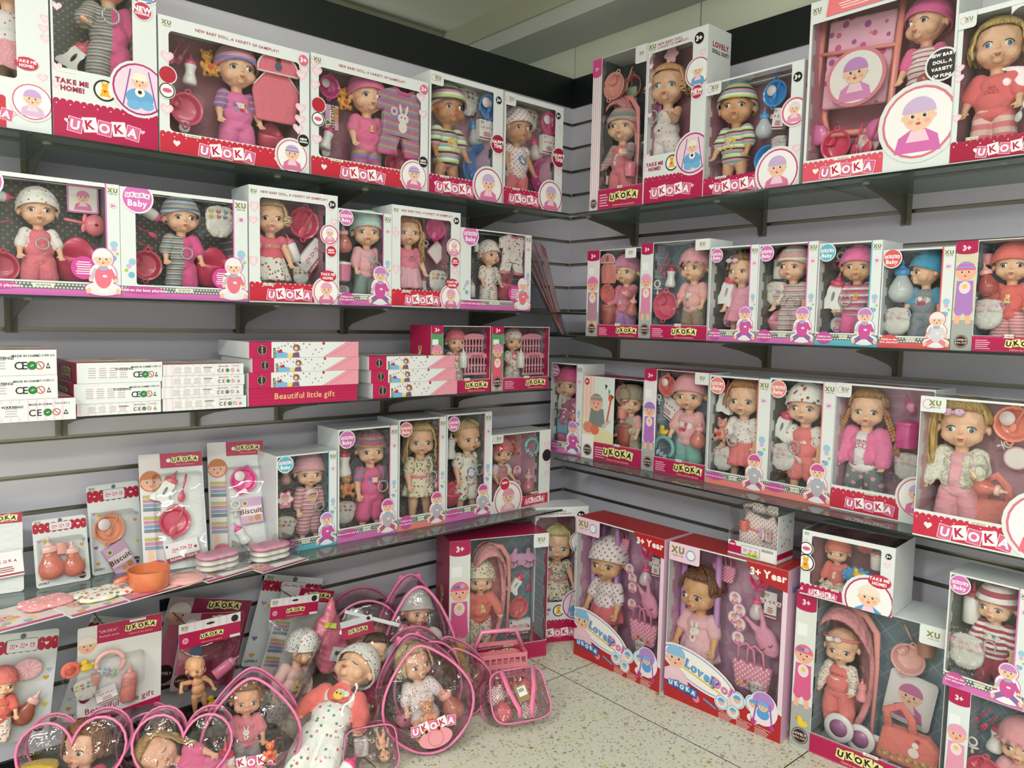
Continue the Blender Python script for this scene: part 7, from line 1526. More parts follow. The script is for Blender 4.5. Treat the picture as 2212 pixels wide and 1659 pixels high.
carton(K, 'R', (2033, 1742), (2262, 1820), (2036, 1478), 'magenta', 'magenta box with bonneted doll in the bottom right corner', 'in the box in the bottom right corner', df=.315, z=0, h=zk6, depth=.13, col=.215, bh=.13, back='blue', lx=.6, pc='#e59ab8', ph='#eaa0c0', bg='#dfe6ea', flap=None, fz=.66)
inside(K, 2212, 1556, 'doll in pink bonnet at the bottom right corner', yaw=-10, top='#f0b0b8', sl=.4, hat='bonnet', hatc='#e8a0a8', bot='#978c76')
item(K, 'spoon', 2118, 1546, 64, 'deep pink spoon', 40, c='#c83f62'); item(K, 'spoon', 2136, 1562, 60, 'deep pink fork', 36, fork=True, c='#c83f62'); item(K, 'bottle', 2154, 1590, 72, 'white bottle with red cap', 8, c='#cf3f62'); item(K, 'pacifier', 2101, 1608, 38, 'white pacifier', 0); item(K, 'bowl', 2124, 1668, 84, 'pink bowl', 0, c='#d84a6c')
BB('K5', (2036, 1472), (2210, 1526), (2053, 1235), '#d872bc', 'pink-edged dotted box with red-striped doll, standing on the bottom right box', 'in the box of the red-striped doll', df=.318, z=zk6+.001, col=.87, back='dots', depth=.13, lr=.125, sit=.33, sk='R3')
inside('K5', 2158, 1259, 'doll in red and white striped cap and shirt with maroon trousers', yaw=-20, top=('stripe', '#a83a54', '#efe9e6', dict(scale=18)), bot='#a8304f', sl=.6, hat='beanie', hatc=('stripe', '#b04a5c', '#efe9e6', dict(scale=12)), hatb='#efe9e6', mot=('scene', '#e8e4e0', '#7fb0d0', .50, .06), ring=1, ringp=(0, .43))
item('K5', 'bottle', 2102, 1300, 90, 'white bottle with red teat', 0, style='drum', c='#cc4060'); item('K5', 'diaper', 2089, 1402, 98, 'pink-banded diaper pack', 0, style='band', c2='#dc7aa0')

# ================================================================ FLAT GIFT BOXES ON THE THIRD LEFT SHELF
def side_ce(P, w, h, stripes, no):
    if stripes:
        for i in range(int(w/.017)): P.rect(.004+i*.017, .001, .009+i*.017, h-.001, '#f0cfdc', 1)
    P.rect(w*.12, h*.22, w*.62, h*.82, '#ece9ec', 2)
    for i in range(4): P.micro(w*(.17+.12*i), h*.72, w*.10, 5, h*.11, '#b9b4b4', 3)
    P.text('MADE IN CHINA', w*.74, h*.76, h*.12, '#2a2828', 3, .02); P.text(no, w*.90, h*.78, h*.13, '#4a4844', 3)
    P.text('WARNING!', w*.54, h*.68, h*.15, '#2a2828', 4, .03)
    P.text('C', w*.68, h*.38, h*.42, '#1d1c1c', 3, .01); P.text('E', w*.73, h*.38, h*.42, '#1d1c1c', 3, .01); P.disc(w*.79, h*.38, h*.17, '#2f7a3c', 3); P.disc(w*.79, h*.38, h*.08, '#8fc48a', 4, h*.04, 10, 30)
    P.ring(w*.855, h*.38, h*.13, h*.165, '#b8443c', 3, 18); P.line(w*.84, h*.47, w*.87, h*.29, h*.03, '#b8443c', 4); P.conv([(w*.905, h*.26), (w*.945, h*.26), (w*.925, h*.5)], '#3a3836', 3); P.conv([(w*.915, h*.31), (w*.935, h*.31), (w*.925, h*.41)], CARD, 4)
def side_girl(P, w, h):
    P.rect(0, 0, w*.19, h, '#bd1c56', 1); r = h*.34; P.disc(w*.11, h*.5, r, '#3a2320', 2); P.ring(w*.11, h*.5, r*.84, r*.9, '#e0c8b8', 3, 18); P.text('LOVELY', w*.11, h*.55, r*.42, '#e0c8b8', 3, .03, 90)
    P.rect(w*.205, h*.02, w*.225, h*.62, '#3a2320', 2); P.text('UKOKA', w*.215, h*.32, w*.018, '#ece08a', 3, .03, 90)
    P.conv([(w*.225, h*.02), (w*.33, h*.02), (w*.33, h*.30), (w*.225, h*.42)], '#78b4e4', 2); P.conv([(w*.33, h*.02), (w*.39, h*.02), (w*.39, h*.28), (w*.33, h*.26)], '#efd66a', 2); P.conv([(w*.37, h*.02), (w*.44, h*.02), (w*.43, h*.36), (w*.38, h*.3)], '#7a5a7a', 3)
    P.disc(w*.41, h*.62, h*.24, '#8a5a48', 3, h*.22); P.disc(w*.405, h*.58, h*.12, '#e8bfa4', 4); P.conv([(w*.235, h*.5), (w*.30, h*.34), (w*.25, h*.3)], '#b8304a', 3); P.disc(w*.27, h*.46, h*.10, '#a82c44', 3, h*.07)
    R = random.Random(5)
    for i in range(15): P.disc(w*(.25+.42*(i/15)), h*R.uniform(.12, .92), h*.05, ('#8a3a4a', '#d8708a')[i % 2], 3, n=6)
    P.conv([(w*.65, 0), (w, 0), (w, h), (w*.88, h)], '#e79bac', 2); P.line(w*.72, h*.1, w*.93, h*.9, h*.02, '#c4647c', 3); P.disc(w*.66, h*.9, h*.10, '#b8283c', 3, n=10)
def flat_box(px0, px1, yt, yb, z0, df, style, label, depth=.23, nolist='NO.6188', left='#b5174f', group=None):
    A = hit(px0, yb, 1, -df); B = hit(px1, yb, 1, -df); t = hit(px1, yt, 1, -df).z-hit(px1, yb, 1, -df).z; w = B.x-A.x
    e = tag(empty('flat_gift_box', T(A.x, -df, z0)), label, 'gift box', group)
    P = Print(); P.clip = (0, 0, w, t)
    if style == 'girl': side_girl(P, w, t)
    elif style == 'plain': P.rect(0, 0, w, t, '#b5174f', 1); P.text('Beautiful little gift', w*.5, t*.5, t*.48, '#e8c88a', 2, .01); [P.rect(0, t*(.15+.2*i), w, t*(.17+.2*i), '#c42d66', 1) for i in range(4)]
    else: side_ce(P, w, t, style == 'ces', nolist)
    P.clip = None
    b = MB(); b.c_now = S('#b5174f' if style == 'plain' else CARD); b.box(.0005, w, 0, depth, 0, t); b.c_now = S(left); b.box(-.0005, .0005, 0, depth, 0, t); b.build('carton_body', mat_print(), e)
    Q = Print(T(0, 0, t+.0003) @ RX(-90)); Q.rect(0, 0, w, depth, '#d9c0c4', 0); Q.rect(0, 0, w, depth*.16, '#b5174f', 1); logo_tiles(Q, w*.6, depth*.08, .016, 'yellow', k=2); Q.rect(w*.1, depth*.2, w*.9, depth*.95, '#b9bcb8' if style != 'ce' else '#dfd2c0', 1)
    for i in range(5): Q.disc(w*(.2+.15*i), depth*(.4+.1*(i % 3)), .022, ('#e8a0a8', '#c9d8d4', '#d8705a')[i % 3], 2)
    for l in range(2): pass
    Q.v = [(x, y, z) for x, y, z in Q.v]; Q.build('lid_print', mat_print(), e).scale = (1, 1, 1)
    if left != CARD: L = Print(); [logo_tiles(L, .05+depth*.3, t*.5, t*.42, 'yellow', k=2)]; L.build('end_print', mat_print(), e).matrix_local = T(-.0006, depth, 0) @ RZ(-90)
    P.build('side_print', mat_print(), e); return t
LV = ('bottom', 'second', 'third', 'top')
for nm, x0, x1, df, rows, sty, lft, nos in (
        ('leftmost stack', -150, (165, 126, 124), .40, ((885, 931), (840, 890), (784, 838)), ('ces', 'ce', 'ce'), CARD, ('NO.6182-3', 'NO.6188-21', 'NO.6188-6A')),
        ('second stack from the left', (166, 160, 166), (348, 348, 351), .36, ((874, 898), (832, 873), (787, 829)), ('ces', 'ce', 'ce'), '#b5174f', ('NO.6182-5', 'NO.6188-6A', 'NO.6188-22')),
        ('third stack from the left', (353, 350, 351, 353), (532, 526, 528, 526), .36, ((861, 886), (836, 859), (812, 834), (787, 810)), ('ces', 'ces', 'ces', 'ces'), CARD, ('NO.6182-6', 'NO.6182-5', 'NO.6182-9', 'NO.6182')),
        ('stack with round brown seals, left of the small one', (537, 537, 545, 538), (771, 774, 775, 774), .36, ((841, 876), (810, 840), (780, 808), (750, 782)), ('plain', 'girl', 'girl', 'girl'), CARD, ('', '', '', '')),
        ('small stack beside the crib set boxes', (805, 801, 797), (987, 984, 982), .345, ((831, 861), (802, 828), (772, 799)), ('girl', 'girl', 'girl'), CARD, ('', '', ''))):
    z = 1.0005
    for i, (yt, yb) in enumerate(rows):
        a = x0 if isinstance(x0, int) else x0[i]; b_ = x1[i]
        z += flat_box(a, b_, yt, yb, z, df, sty[i], '%s flat gift box in the %s' % ('top' if i == len(rows)-1 else LV[i], nm), nolist=nos[i], left=lft)+.0006
# ================================================================ CARDS, BLISTERS AND HEADER BAGS
def quad_frame(tl, tr, bl, br, lean=0, df=None, z=None):
    if df is None:
        A = hit(*bl, 2, z); B = hit(*br, 2, z); M = T(*A) @ RZ(math.degrees(math.atan2(B.y-A.y, B.x-A.x))) @ RX(-lean); return M, (B-A).length, top_of(M, *tl, z)
    A = hit(*bl, 1, -df); B = hit(*br, 1, -df); C = hit(*tl, 1, -df); D = hit(*tr, 1, -df); ang = math.atan2(B.z-A.z, B.x-A.x)
    return T(*A) @ RY(-math.degrees(ang)), (B-A).length, ((C-A).length+(D-B).length)/2
def art(P, w, h, style, top=1.0):
    if style == 'girl':
        hh = h*.87; P.rect(0, 0, w*.33, h, '#e6dfe2', 1)
        for i in range(13): P.quad(w*.17, h*(.20+.036*i), w*.27, h*.03, -3, ('#8a9cb8', '#c98aa8', '#b8b86a', '#e8d8e0', '#6a8a94')[i % 5], 3)
        P.quad(w*.12, h*.14, w*.09, h*.14, 0, SKIN, 3); P.disc(w*.2, h*.06, w*.13, '#e0607c', 3, h*.035); baby_face(P, w*.17, h*.76, w*.145, None, '#efb598', 4, '#c9713c')
        P.rect(w*.33, hh, w, h, '#b5174f', 3); P.disc(w*.46, h*.935, w*.035, '#f1f1f1', 5, n=12); logo_tiles(P, w*.72, h*.94, w*.085, 'yellow', k=5); P.text('Children the best playmate', w*.72, h*.895, w*.026, '#f0d0a8', 5)
        for i in range(9): P.line(w*.34, h*(.05+.1*i), w*.98, h*(.2+.1*i) if i < 7 else hh, .0006, '#d9cdd2', 2); P.line(w*.98, h*(.02+.1*i), w*.34, h*(.17+.1*i) if i < 7 else hh, .0006, '#d9cdd2', 2)
    elif style == 'white':
        scallop(P, 0, w, h*.84, h*.91, '#b52440', 2, both=True); P.rrect(w*.30, h*.82, w*.72, h*.94, .006, '#2a2426', 4); P.rrect(w*.305, h*.823, w*.715, h*.937, .005, CARD, 5)
        logo_tiles(P, w*.51, h*.88, w*.065, 'pink', k=6); P.heart(w*.14, h*.875, w*.04, '#f3dfe4', 4); P.heart(w*.84, h*.875, w*.06, '#f3dfe4', 4); maker_mark(P, w*.1, h*.955, w*.07, 4); P.disc(w*.51, h*.965, w*.04, '#6a7078', 7, n=12)
        for x, z, c in ((.1, .68, '#c9a0cf'), (.2, .66, '#e8d84a'), (.92, .62, '#a8c8e0'), (.88, .55, '#e8a04a'), (.12, .12, '#e8a04a'), (.9, .3, '#e8d84a'), (.1, .3, '#8a78b8')): P.heart(w*x, h*z, w*.08, c, 3)
        P.text('LOVELY', w*.14, h*.06, w*.05, '#2a2426', 4, .04); P.disc(w*.85, h*.09, w*.07, '#4a1830', 4); P.text('NEW', w*.85, h*.09, w*.055, '#f3dfe4', 5, .04)
    elif style == 'gift':
        P.rect(0, 0, w, h, '#e6e4e4', 1); P.rect(w*.22, h*.80, w, h, '#b5174f', 3); logo_tiles(P, w*.74, h*.91, w*.075, 'yellow', k=5); P.text('Children the best playmate', w*.74, h*.84, w*.025, '#f0d0a8', 5)
        P.text('"UKOKA"', w*.35, h*.92, w*.05, '#f0d8e0', 5); P.text('Small gift series', w*.36, h*.87, w*.035, '#f0d8e0', 5); P.rect(w*.60, h*.965, w*.8, h*.99, CARD, 5)
        baby_face(P, w*.11, h*.80, w*.10, '#f0e4dc', '#efb598', 5); P.conv([(0, 0), (w, 0), (w, h*.07), (w*.5, h*.025), (0, h*.05)], '#b5174f', 3); P.text('Beautiful little gift', w*.50, h*.11, w*.105, '#a32450', 4, .01, 3); P.disc(w*.08, h*.24, w*.06, '#7a1c34', 5)
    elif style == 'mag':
        P.rect(0, 0, w, h, '#8f2a50', 1); P.rect(0, 0, w*.28, h, '#b9a0a4', 2); baby_face(P, w*.15, h*.80, w*.12, '#e0d0d0', '#dba488', 4); P.conv([(w*.02, h*.2), (w*.28, h*.2), (w*.24, h*.68), (w*.06, h*.68)], '#d0708c', 3)  # magenta, photo column and face darkened: shade put into the print colours
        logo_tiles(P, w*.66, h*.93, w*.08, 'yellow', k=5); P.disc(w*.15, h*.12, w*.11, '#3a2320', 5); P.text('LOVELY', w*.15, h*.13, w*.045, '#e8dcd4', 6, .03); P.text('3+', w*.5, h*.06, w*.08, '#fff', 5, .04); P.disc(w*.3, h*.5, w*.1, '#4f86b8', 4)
def card(key, tl, tr, bl, br, style, label, tl2, **kw):
    M, w, h = quad_frame(tl, tr, bl, br, **kw); e = tag(empty('blister_card', M), label, 'toy card')
    P = Print(); P.mi_now = 0; P.c_now = S(CARD); P.prism(rr_pts(0, 0, w, h, .008), 0, .0016); P.clip = (.0005, .0005, w-.0005, h-.0005); art(P, w, h, style); P.build('printed_card', mat_print(), e)
    _BOX[key] = dict(M=M, w=w, h=h, d=.05, tl=tl2, z=0); return e
def citem(key, what, px, py, hpx, desc, rot=0, yy=-.016, flat=.6, **kw):
    B = _BOX[key]; p, t = plane_pt(B, px, py, yy); s = hpx*t/FPX
    return ACC[what](B['M'] @ T(p.x, yy, p.z) @ RY(rot) @ SCL(s, s*flat, s), desc+' '+B['tl'], **kw)
M_FILM = clear('clear_film', gloss=.09, wave=.6, wscale=7, rough=.04)
M_PVC = clear('clear_vinyl', '#f4eef0', gloss=.10, wave=.5, wscale=5, rough=.05, haze=0)
def blister(key, px0, py0, px1, py1, dep=.03):
    B = _BOX[key]; a, _ = plane_pt(B, px0, py1, 0); b, _ = plane_pt(B, px1, py0, 0); e = [o for o in COL.objects if o.name.startswith('blister_card') and (o.matrix_world.translation-B['M'].translation).length < 1e-6][0]
    m = MB(); o = rr_pts(a.x, a.z, b.x, b.z, .012, 4); i_ = rr_pts(a.x+.006, a.z+.006, b.x-.006, b.z-.006, .010, 4); n = len(o)
    m.add([(p[0], -.001, p[1]) for p in o]+[(p[0], -dep, p[1]) for p in i_], [(i, (i+1) % n, n+(i+1) % n, n+i) for i in range(n)]+[tuple(range(n, 2*n))]); m.build('clear_blister', M_FILM, e, auto=50)
S4 = dict(z=.5305, lean=13)
card('N0', (-130, 1122), (22, 1112), (-120, 1300), (52, 1276), 'girl', 'partly visible magenta-headed card at the left frame edge on the lowest shelf', 'on the card at the left frame edge', **S4)
citem('N0', 'carton', 12, 1220, 54, 'white tissue carton', -4, w=1.2, kind='box')
card('N1', (65, 1127), (182, 1111), (79, 1273), (196, 1251), 'white', 'white card with two coral toy bottles, leaning on the lowest left shelf', 'on the white two-bottle card', **S4)
citem('N1', 'bottle', 109, 1205, 92, 'larger coral pear bottle', -3, c='#f0c0b8', c2='#e8806c', style='pear'); citem('N1', 'bottle', 158, 1205, 78, 'smaller coral pear bottle', -2, c='#f0c0b8', c2='#e8806c', style='pear'); citem('N1', 'cup', 133, 1184, 26, 'small coral jar', 0, c='#f0a49c'); blister('N1', 84, 1152, 180, 1252)
card('N2', (198, 1050), (300, 1046), (200, 1245), (312, 1222), 'white', 'white card with coral lid dish and biscuit carton, behind the striped-dress card', 'on the white biscuit card', z=.5305, lean=9)
citem('N2', 'bowl', 236, 1142, 74, 'coral dish and spoon', 8, c='#ee9a78', style='lid'); citem('N2', 'carton', 260, 1206, 46, 'biscuit carton', 65, w=1.5, kind='biscuit', c='#d8a8cc'); blister('N2', 204, 1096, 290, 1236)
card('N3', (287, 984), (419, 968), (311, 1239), (451, 1219), 'girl', 'red-haired doll card with bottle, bowl and fashion tissue, left of two on the lowest shelf', 'on the card with fashion tissue', z=.5305, lean=16)
citem('N3', 'bottle', 362, 1052, 78, 'white loop bottle', 32, style='donut', c='#dd5f72'); citem('N3', 'spoon', 396, 1054, 62, 'deep pink spoon', 14, c='#cf3f62'); citem('N3', 'bowl', 378, 1127, 74, 'deep pink handled bowl and spoon', 0, c='#cf3f62', style='spoon'); citem('N3', 'carton', 394, 1188, 40, 'fashion tissue carton', -9, w=1.7); blister('N3', 338, 1016, 436, 1216)
card('N4', (443, 957), (567, 950), (455, 1200), (578, 1186), 'girl', 'red-haired doll card with hot pink dish, right of two on the lowest shelf', 'on the card with the hot pink dish', z=.5305, lean=13)
citem('N4', 'bowl', 526, 1037, 64, 'hot pink dish and spoon', 10, c='#e83f98', style='lid'); citem('N4', 'carton', 543, 1103, 46, 'biscuit carton', 86, w=1.15, kind='biscuit', c='#d8a8cc'); citem('N4', 'pacifier', 509, 1098, 40, 'clear pacifier', 0); citem('N4', 'bottle', 520, 1152, 52, 'white bottle with hot pink cap', -28, c='#ea3f98'); blister('N4', 492, 1004, 572, 1182)
# lying packs on the lowest left shelf
def lying(px, py, w, d, rot, name, label, cat, build, z=.5308):
    p = hit(px, py, 2, z); e = tag(empty(name, T(p.x, p.y, z) @ RZ(rot)), label, cat); build(e, w, d); return e
def lying_card(pr):
    def f(e, w, d):
        P = Print(RX(-90)); P.mi_now = 0; P.c_now = S(CARD); MBp = MB(); MBp.c_now = S(CARD); MBp.box(-w/2, w/2, -d/2, d/2, 0, .0012); MBp.build('card_sheet', mat_print(), e)
        P = Print(T(0, 0, .0014) @ RX(-90)); pr(P, w, d); P.build('card_print', mat_print(), e)
    return f
def pr_baby(P, w, d): P.rect(-w*.48, -d*.46, -w*.16, d*.46, '#c98aa8', 1); P.rect(-w*.48, -d*.48, w*.48, -d*.40, '#b5174f', 2); baby_face(P, -w*.32, 0, d*.2, '#e8dcd8', '#efb598', 3); P.rect(-w*.14, -d*.38, w*.46, d*.44, '#eceaea', 1)
def pr_cloth(P, w, d):
    P.rect(-w*.48, -d*.46, w*.48, d*.46, '#e6d9d6', 1); P.rect(-w*.48, -d*.47, w*.1, -d*.38, '#c8407c', 2)
    for i in range(6): P.disc(-w*.38+w*.05*i, -d*.3+d*.09*(i % 4), .010, ('#e8a060', '#8ab0d8', '#e8d860')[i % 3], 2, n=8)
    baby_face(P, -w*.33, d*.05, d*.16, '#e0c8c0', '#e8b098', 3)
lying(95, 1318, .27, .15, 10, 'cloth_pack', 'clear pack of pink dotted cloth lying at the left shelf edge', 'cloth pack', lying_card(pr_cloth))
lying(260, 1283, .30, .15, 12, 'cloth_pack', 'clear pack of green and coral floral cloth lying on the shelf', 'cloth pack', lying_card(pr_cloth), z=.5325)
for px, py, w, d, lab, f, z in ((100, 1306, .12, .09, 'pink dotted bib cloth folded on its card', ('floral', '#f0a0a4', '#f8e4e4', dict(scale=90, size=.3)), .5335), (252, 1278, .21, .10, 'floral cloth folded on its card', ('floral', '#ece6da', '#cf6a58', '#7f9a72', dict(scale=70, size=.36)), .535)):
    p = hit(px, py, 2, z); b = Blob(); [b.e((i*w*.2, j*d*.2, 0), (w*.3, d*.3, .009)) for i in (-1, 0, 1) for j in (-1, 1)]; me = drape(b.mesh(.004, 1, 'cloth'), .0012, 40)
    o = link('folded_cloth', me, None, (p.x, p.y, z+.006), (0, 0, .2)); me.materials.append(fb(f)); tag(o, lab, 'folded cloth')
lying(352, 1262, .235, .12, 12, 'display_card', 'baby face card lying under the orange pot', 'toy card', lying_card(pr_baby), z=.5345)
lying(478, 1234, .16, .12, 14, 'display_card', 'baby face card lying under the left diaper stack', 'toy card', lying_card(pr_baby), z=.532)
lying(590, 1215, .16, .12, 14, 'display_card', 'baby face card lying under the right diaper stack', 'toy card', lying_card(pr_baby), z=.532)
p = hit(322, 1268, 2, .536); e = root('toy_pot', T(p.x, p.y, .5365), 'translucent orange pot under a clear blister on the lowest shelf', 'toy pot')
MB().lathe([(.045, 0), (.050, .006), (.052, .05), (.049, .05), (.047, .006), (.02, .004)], n=32, cap=False).build('pot_body', see_plastic('#f08a5c', .2), e, auto=50); MB().lathe([(.001, .022), (.046, .022), (.046, .024)], n=28).build('cream_filling', mat('#f0c878', .4), e, True); MB().tube([(-.05, 0, .036), (-.075, -.01, .034), (-.085, -.01, .03)], [.008, .007, .006]).build('pot_handle', plas('#ee8a6c'), e, True)
p = hit(400, 1252, 2, .536); e = root('toy_saucer', T(p.x, p.y, .5365), 'pale pink round saucer lid lying beside the orange pot', 'toy lid')
MB().lathe([(.050, 0), (.052, .004), (.045, .009), (.040, .008), (.034, .012), (.001, .012)], n=32).build('lid_disc', plas('#f0b4b0'), e, auto=40); MB().tube([(-.045, 0, .008), (-.058, 0, .016), (-.05, 0, .034)], .008).build('lid_handle', plas('#ea6f60'), e, True)
for px, py, lab in ((470, 1228, 'stack of folded pink-topped diapers in clear wrap, left of two'), (583, 1208, 'stack of folded pink-topped diapers in clear wrap, right of two')):
    p = hit(px, py, 2, .534); e = root('diaper_stack', T(p.x, p.y, .534) @ RZ(8), lab, 'toy diapers')
    for i in range(3): b = Blob(); [b.e((x, 0, .010+.016*i), (.036, .04, .0095)) for x in (-.026, 0, .026)]; share('folded_diaper', b.mesh(.004, 2, 'diaper'), [mat('#e8a0bc' if i == 2 else '#f0ece6', .8)], e)
    MB().box(-.068, .068, -.046, .046, 0, .060).build('clear_wrap', M_FILM, e)
# hanging goods under the lowest left shelf
def hook(px, py, df, label):
    p = hit(px, py, 1, -df); e = tag(empty('display_hook', T(p.x, 0, p.z)), label, 'hook', 'wire hooks in the slat wall')
    MB().tube([(0, 0, 0), (0, -df+.0, 0), (0, -df-.02, .012)], .002, n=6).build('wire', M_STEEL, e, True); MB().box(-.014, .014, -.004, 0, -.018, .018).build('wall_plate', mat('#1c1c1e', .5), e)
hook(407, 1255+100, .22, 'wire hook holding the small naked doll bag'); hook(225, 1352, .20, 'wire hook holding the little gift card'); hook(632, 1291, .20, 'wire hook holding the striped pyjama doll bag')
card('Q0', (130, 1352), (283, 1322), (120, 1560), (262, 1560), 'white', 'white card hanging behind the little gift card', 'on the card behind', df=.10)
card('Q1', (-60, 1380), (114, 1358), (-60, 1620), (104, 1588), 'white', 'white card with pink cushion hanging at the left frame edge', 'on the hanging card at the left edge', df=.17)
citem('Q1', 'puff', 60, 1446, 56, 'pale pink pleated cushion', 0); citem('Q1', 'bottle', 62, 1528, 78, 'coral pear bottle', 30, c='#f0c0b8', c2='#c8705f', style='pear')
doll(_BOX['Q1']['M'] @ T(.045, -.03, .02), .19, 'small doll in coral top on the hanging card at the left edge', top='#ea7468', bot=('floral', '#efe6da', '#c86a6a', dict(scale=30)), hat='beanie', hatc='#ea7f78', mot=('text', '#ece08a', '#fff', .5, .05))
card('Q2', (114, 1385), (284, 1336), (166, 1562), (347, 1514), 'gift', 'little gift card with bead handle rattle, hanging under the lowest shelf', 'on the little gift card', df=.24)
citem('Q2', 'ringtoy', 236, 1440, 72, 'pale pink bead handle rattle', 14, c='#f0b8b4'); citem('Q2', 'duck', 188, 1436, 32, 'yellow duck', 0); citem('Q2', 'wheel', 152, 1448, 38, 'coral fish squirter', 0, c='#ea705c', c2='#d85a4a'); citem('Q2', 'diaper', 184, 1486, 62, 'printed diapers', -12)
citem('Q2', 'cup', 205, 1468, 26, 'small pale pink cup', 10, c='#eaa8a4'); citem('Q2', 'carton', 230, 1500, 32, 'white tissue carton', -12, w=1.3, kind='box'); citem('Q2', 'bottle', 279, 1474, 80, 'pink bottle with long teat', 4, c='#f0a8a8', c2='#cf7f78', style='drum'); blister('Q2', 132, 1400, 312, 1512)
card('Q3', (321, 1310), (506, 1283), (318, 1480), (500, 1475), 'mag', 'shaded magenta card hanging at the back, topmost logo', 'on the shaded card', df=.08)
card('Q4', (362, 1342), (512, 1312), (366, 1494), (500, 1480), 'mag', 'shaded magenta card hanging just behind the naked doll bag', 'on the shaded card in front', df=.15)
card('Q5', (516, 1261), (652, 1236), (520, 1440), (650, 1440), 'white', 'white card hanging furthest back beside the striped pyjama doll', 'on the rear white card', df=.07)
card('Q7', (549, 1290), (667, 1262), (553, 1480), (668, 1480), 'girl', 'red-haired doll card hanging behind the striped pyjama doll bag', 'on the hanging girl card', df=.13)
def headerbag(key, tl, tr, hb, bb, df, label, tl2, depth=.06):
    """printed header card over a clear bag; hb / bb = left edge bottom of header / bag"""
    M, w, hh = quad_frame(tl, tr, hb, (hb[0]+tr[0]-tl[0], hb[1]+tr[1]-tl[1]), df=df); Bp = M.inverted() @ hit(*bb, 1, -df); H_ = -Bp.z
    e = tag(empty('header_bag', M), label, 'bagged toy'); P = Print(); P.c_now = S(CARD); P.prism([(0, 0), (w, 0), (w, hh), (0, hh)], -.001, .001); P.STEP = .0003; P.clip = (0, 0, w, hh)
    for v in (0,): P.rect(0, 0, w, hh*.62, '#b5174f', 5); [P.rect(w*(.1+.13*i), hh*.64, w*(.14+.13*i), hh, '#f0cfdc', 5) for i in range(6)]
    logo_tiles(P, w*.52, hh*.36, w*.075, 'yellow', k=6); P.text('Children the best playmate', w*.52, hh*.10, w*.03, '#f0d0a8', 6); P.disc(w*.1, hh*.3, w*.05, '#e8a0bc', 6); P.text('3+', w*.1, hh*.3, w*.05, '#b5174f', 7, .03); P.disc(w*.9, hh*.80, w*.06, '#2a1c1c', 6); P.disc(w*.5, hh*.82, w*.07, '#2a2426', 6, hh*.05); maker_mark(P, w*.09, hh*.80, w*.07, 6); P.rect(w*.82, hh*.02, w*.99, hh*.13, CARD, 6)
    P.build('header_card', mat_print(), e); n = 10; vs = []; fs = []
    for s in (-1, 1):
        for j in range(n+1):
            t = j/n
            for i in range(n+1):
                u = i/n; vs.append((w*(-.01+1.02*u)+.002*sin(7*t+u*3), s*depth/2*(sin(pi*u)**.6)*sin(pi*min(1, t*1.02))**.5+.002*sin(9*u+5*t), -H_*t))
    for s in (0, 1):
        for j in range(n):
            for i in range(n): a = s*(n+1)**2+j*(n+1)+i; fs.append((a, a+n+1, a+n+2, a+1))
    m = MB().add(vs, fs); m.build('clear_bag', M_FILM, e, True); _BOX[key] = dict(M=M, w=w, h=H_, d=.05, tl=tl2, z=0); return e
headerbag('V1', (377, 1355), (510, 1323), (386, 1404), (397, 1551), .24, 'header bag with small naked doll, hanging under the lowest shelf', 'in the naked doll bag')
B = _BOX['V1']; p, t = plane_pt(B, 434, 1418, 0); q, _ = plane_pt(B, 434, 1540, 0)
doll(B['M'] @ T(p.x, -.0, q.z) @ RY(-6), (p.z-q.z)*1.06, 'small naked bald doll with raised arm in a hanging header bag', yaw=14, arms=((100, 10, 40), (40, 20, 20)), skin='#efb486', name='kewpie_doll')
for w_, x, y, s, d_, r, kw in (('bottle', 490, 1438, 62, 'pink bulb bottle', 60, dict(c='#f0a0b4', c2='#f080a8', style='drum')), ('bottle', 504, 1492, 60, 'blue dotted bottle', 70, dict(c='#eaa84a', c2='#5fc4dc', style='drum')), ('duck', 461, 1513, 32, 'yellow duck', 0, {})): citem('V1', w_, x, y, s, d_, r, yy=-.005, flat=.8, **kw)
headerbag('V2', (579, 1297), (683, 1282), (581, 1340), (569, 1600), .22, 'header bag with striped pyjama doll, hanging above the floor pile', 'in the pyjama doll bag', .10)
B = _BOX['V2']; p, t = plane_pt(B, 648, 1350, 0); q, _ = plane_pt(B, 600, 1580, 0); PJ = ('floral', '#e9e6e2', '#3f4f7a', '#c8504a', '#5a6a9a', dict(scale=44, size=.3))
doll(B['M'] @ T(q.x, 0, q.z) @ RY(12), (p-q).length, 'doll in patterned cap and pyjamas with yellow bear print, in a hanging bag', yaw=42, tilt=6, hs=.88, top=('floral', '#f3c6c4', '#f1e2dc', dict(scale=2, size=.2)), bot=PJ, sl=.9, hat='beanie', hatc=PJ, mot=('teddy', '#e3dc7a', '#c8405a', .47, .06), arms=((26, 10, 20), (20, 10, 20)))
citem('V2', 'bottle', 632, 1560, 62, 'blue dotted bottle', 50, yy=-.02, c='#eaa04a', c2='#4fb0d8', style='drum'); citem('V2', 'bottle', 627, 1520, 50, 'blue bulb bottle', 20, yy=.0, c='#3f90c0', c2='#3f90c0', style='drum')
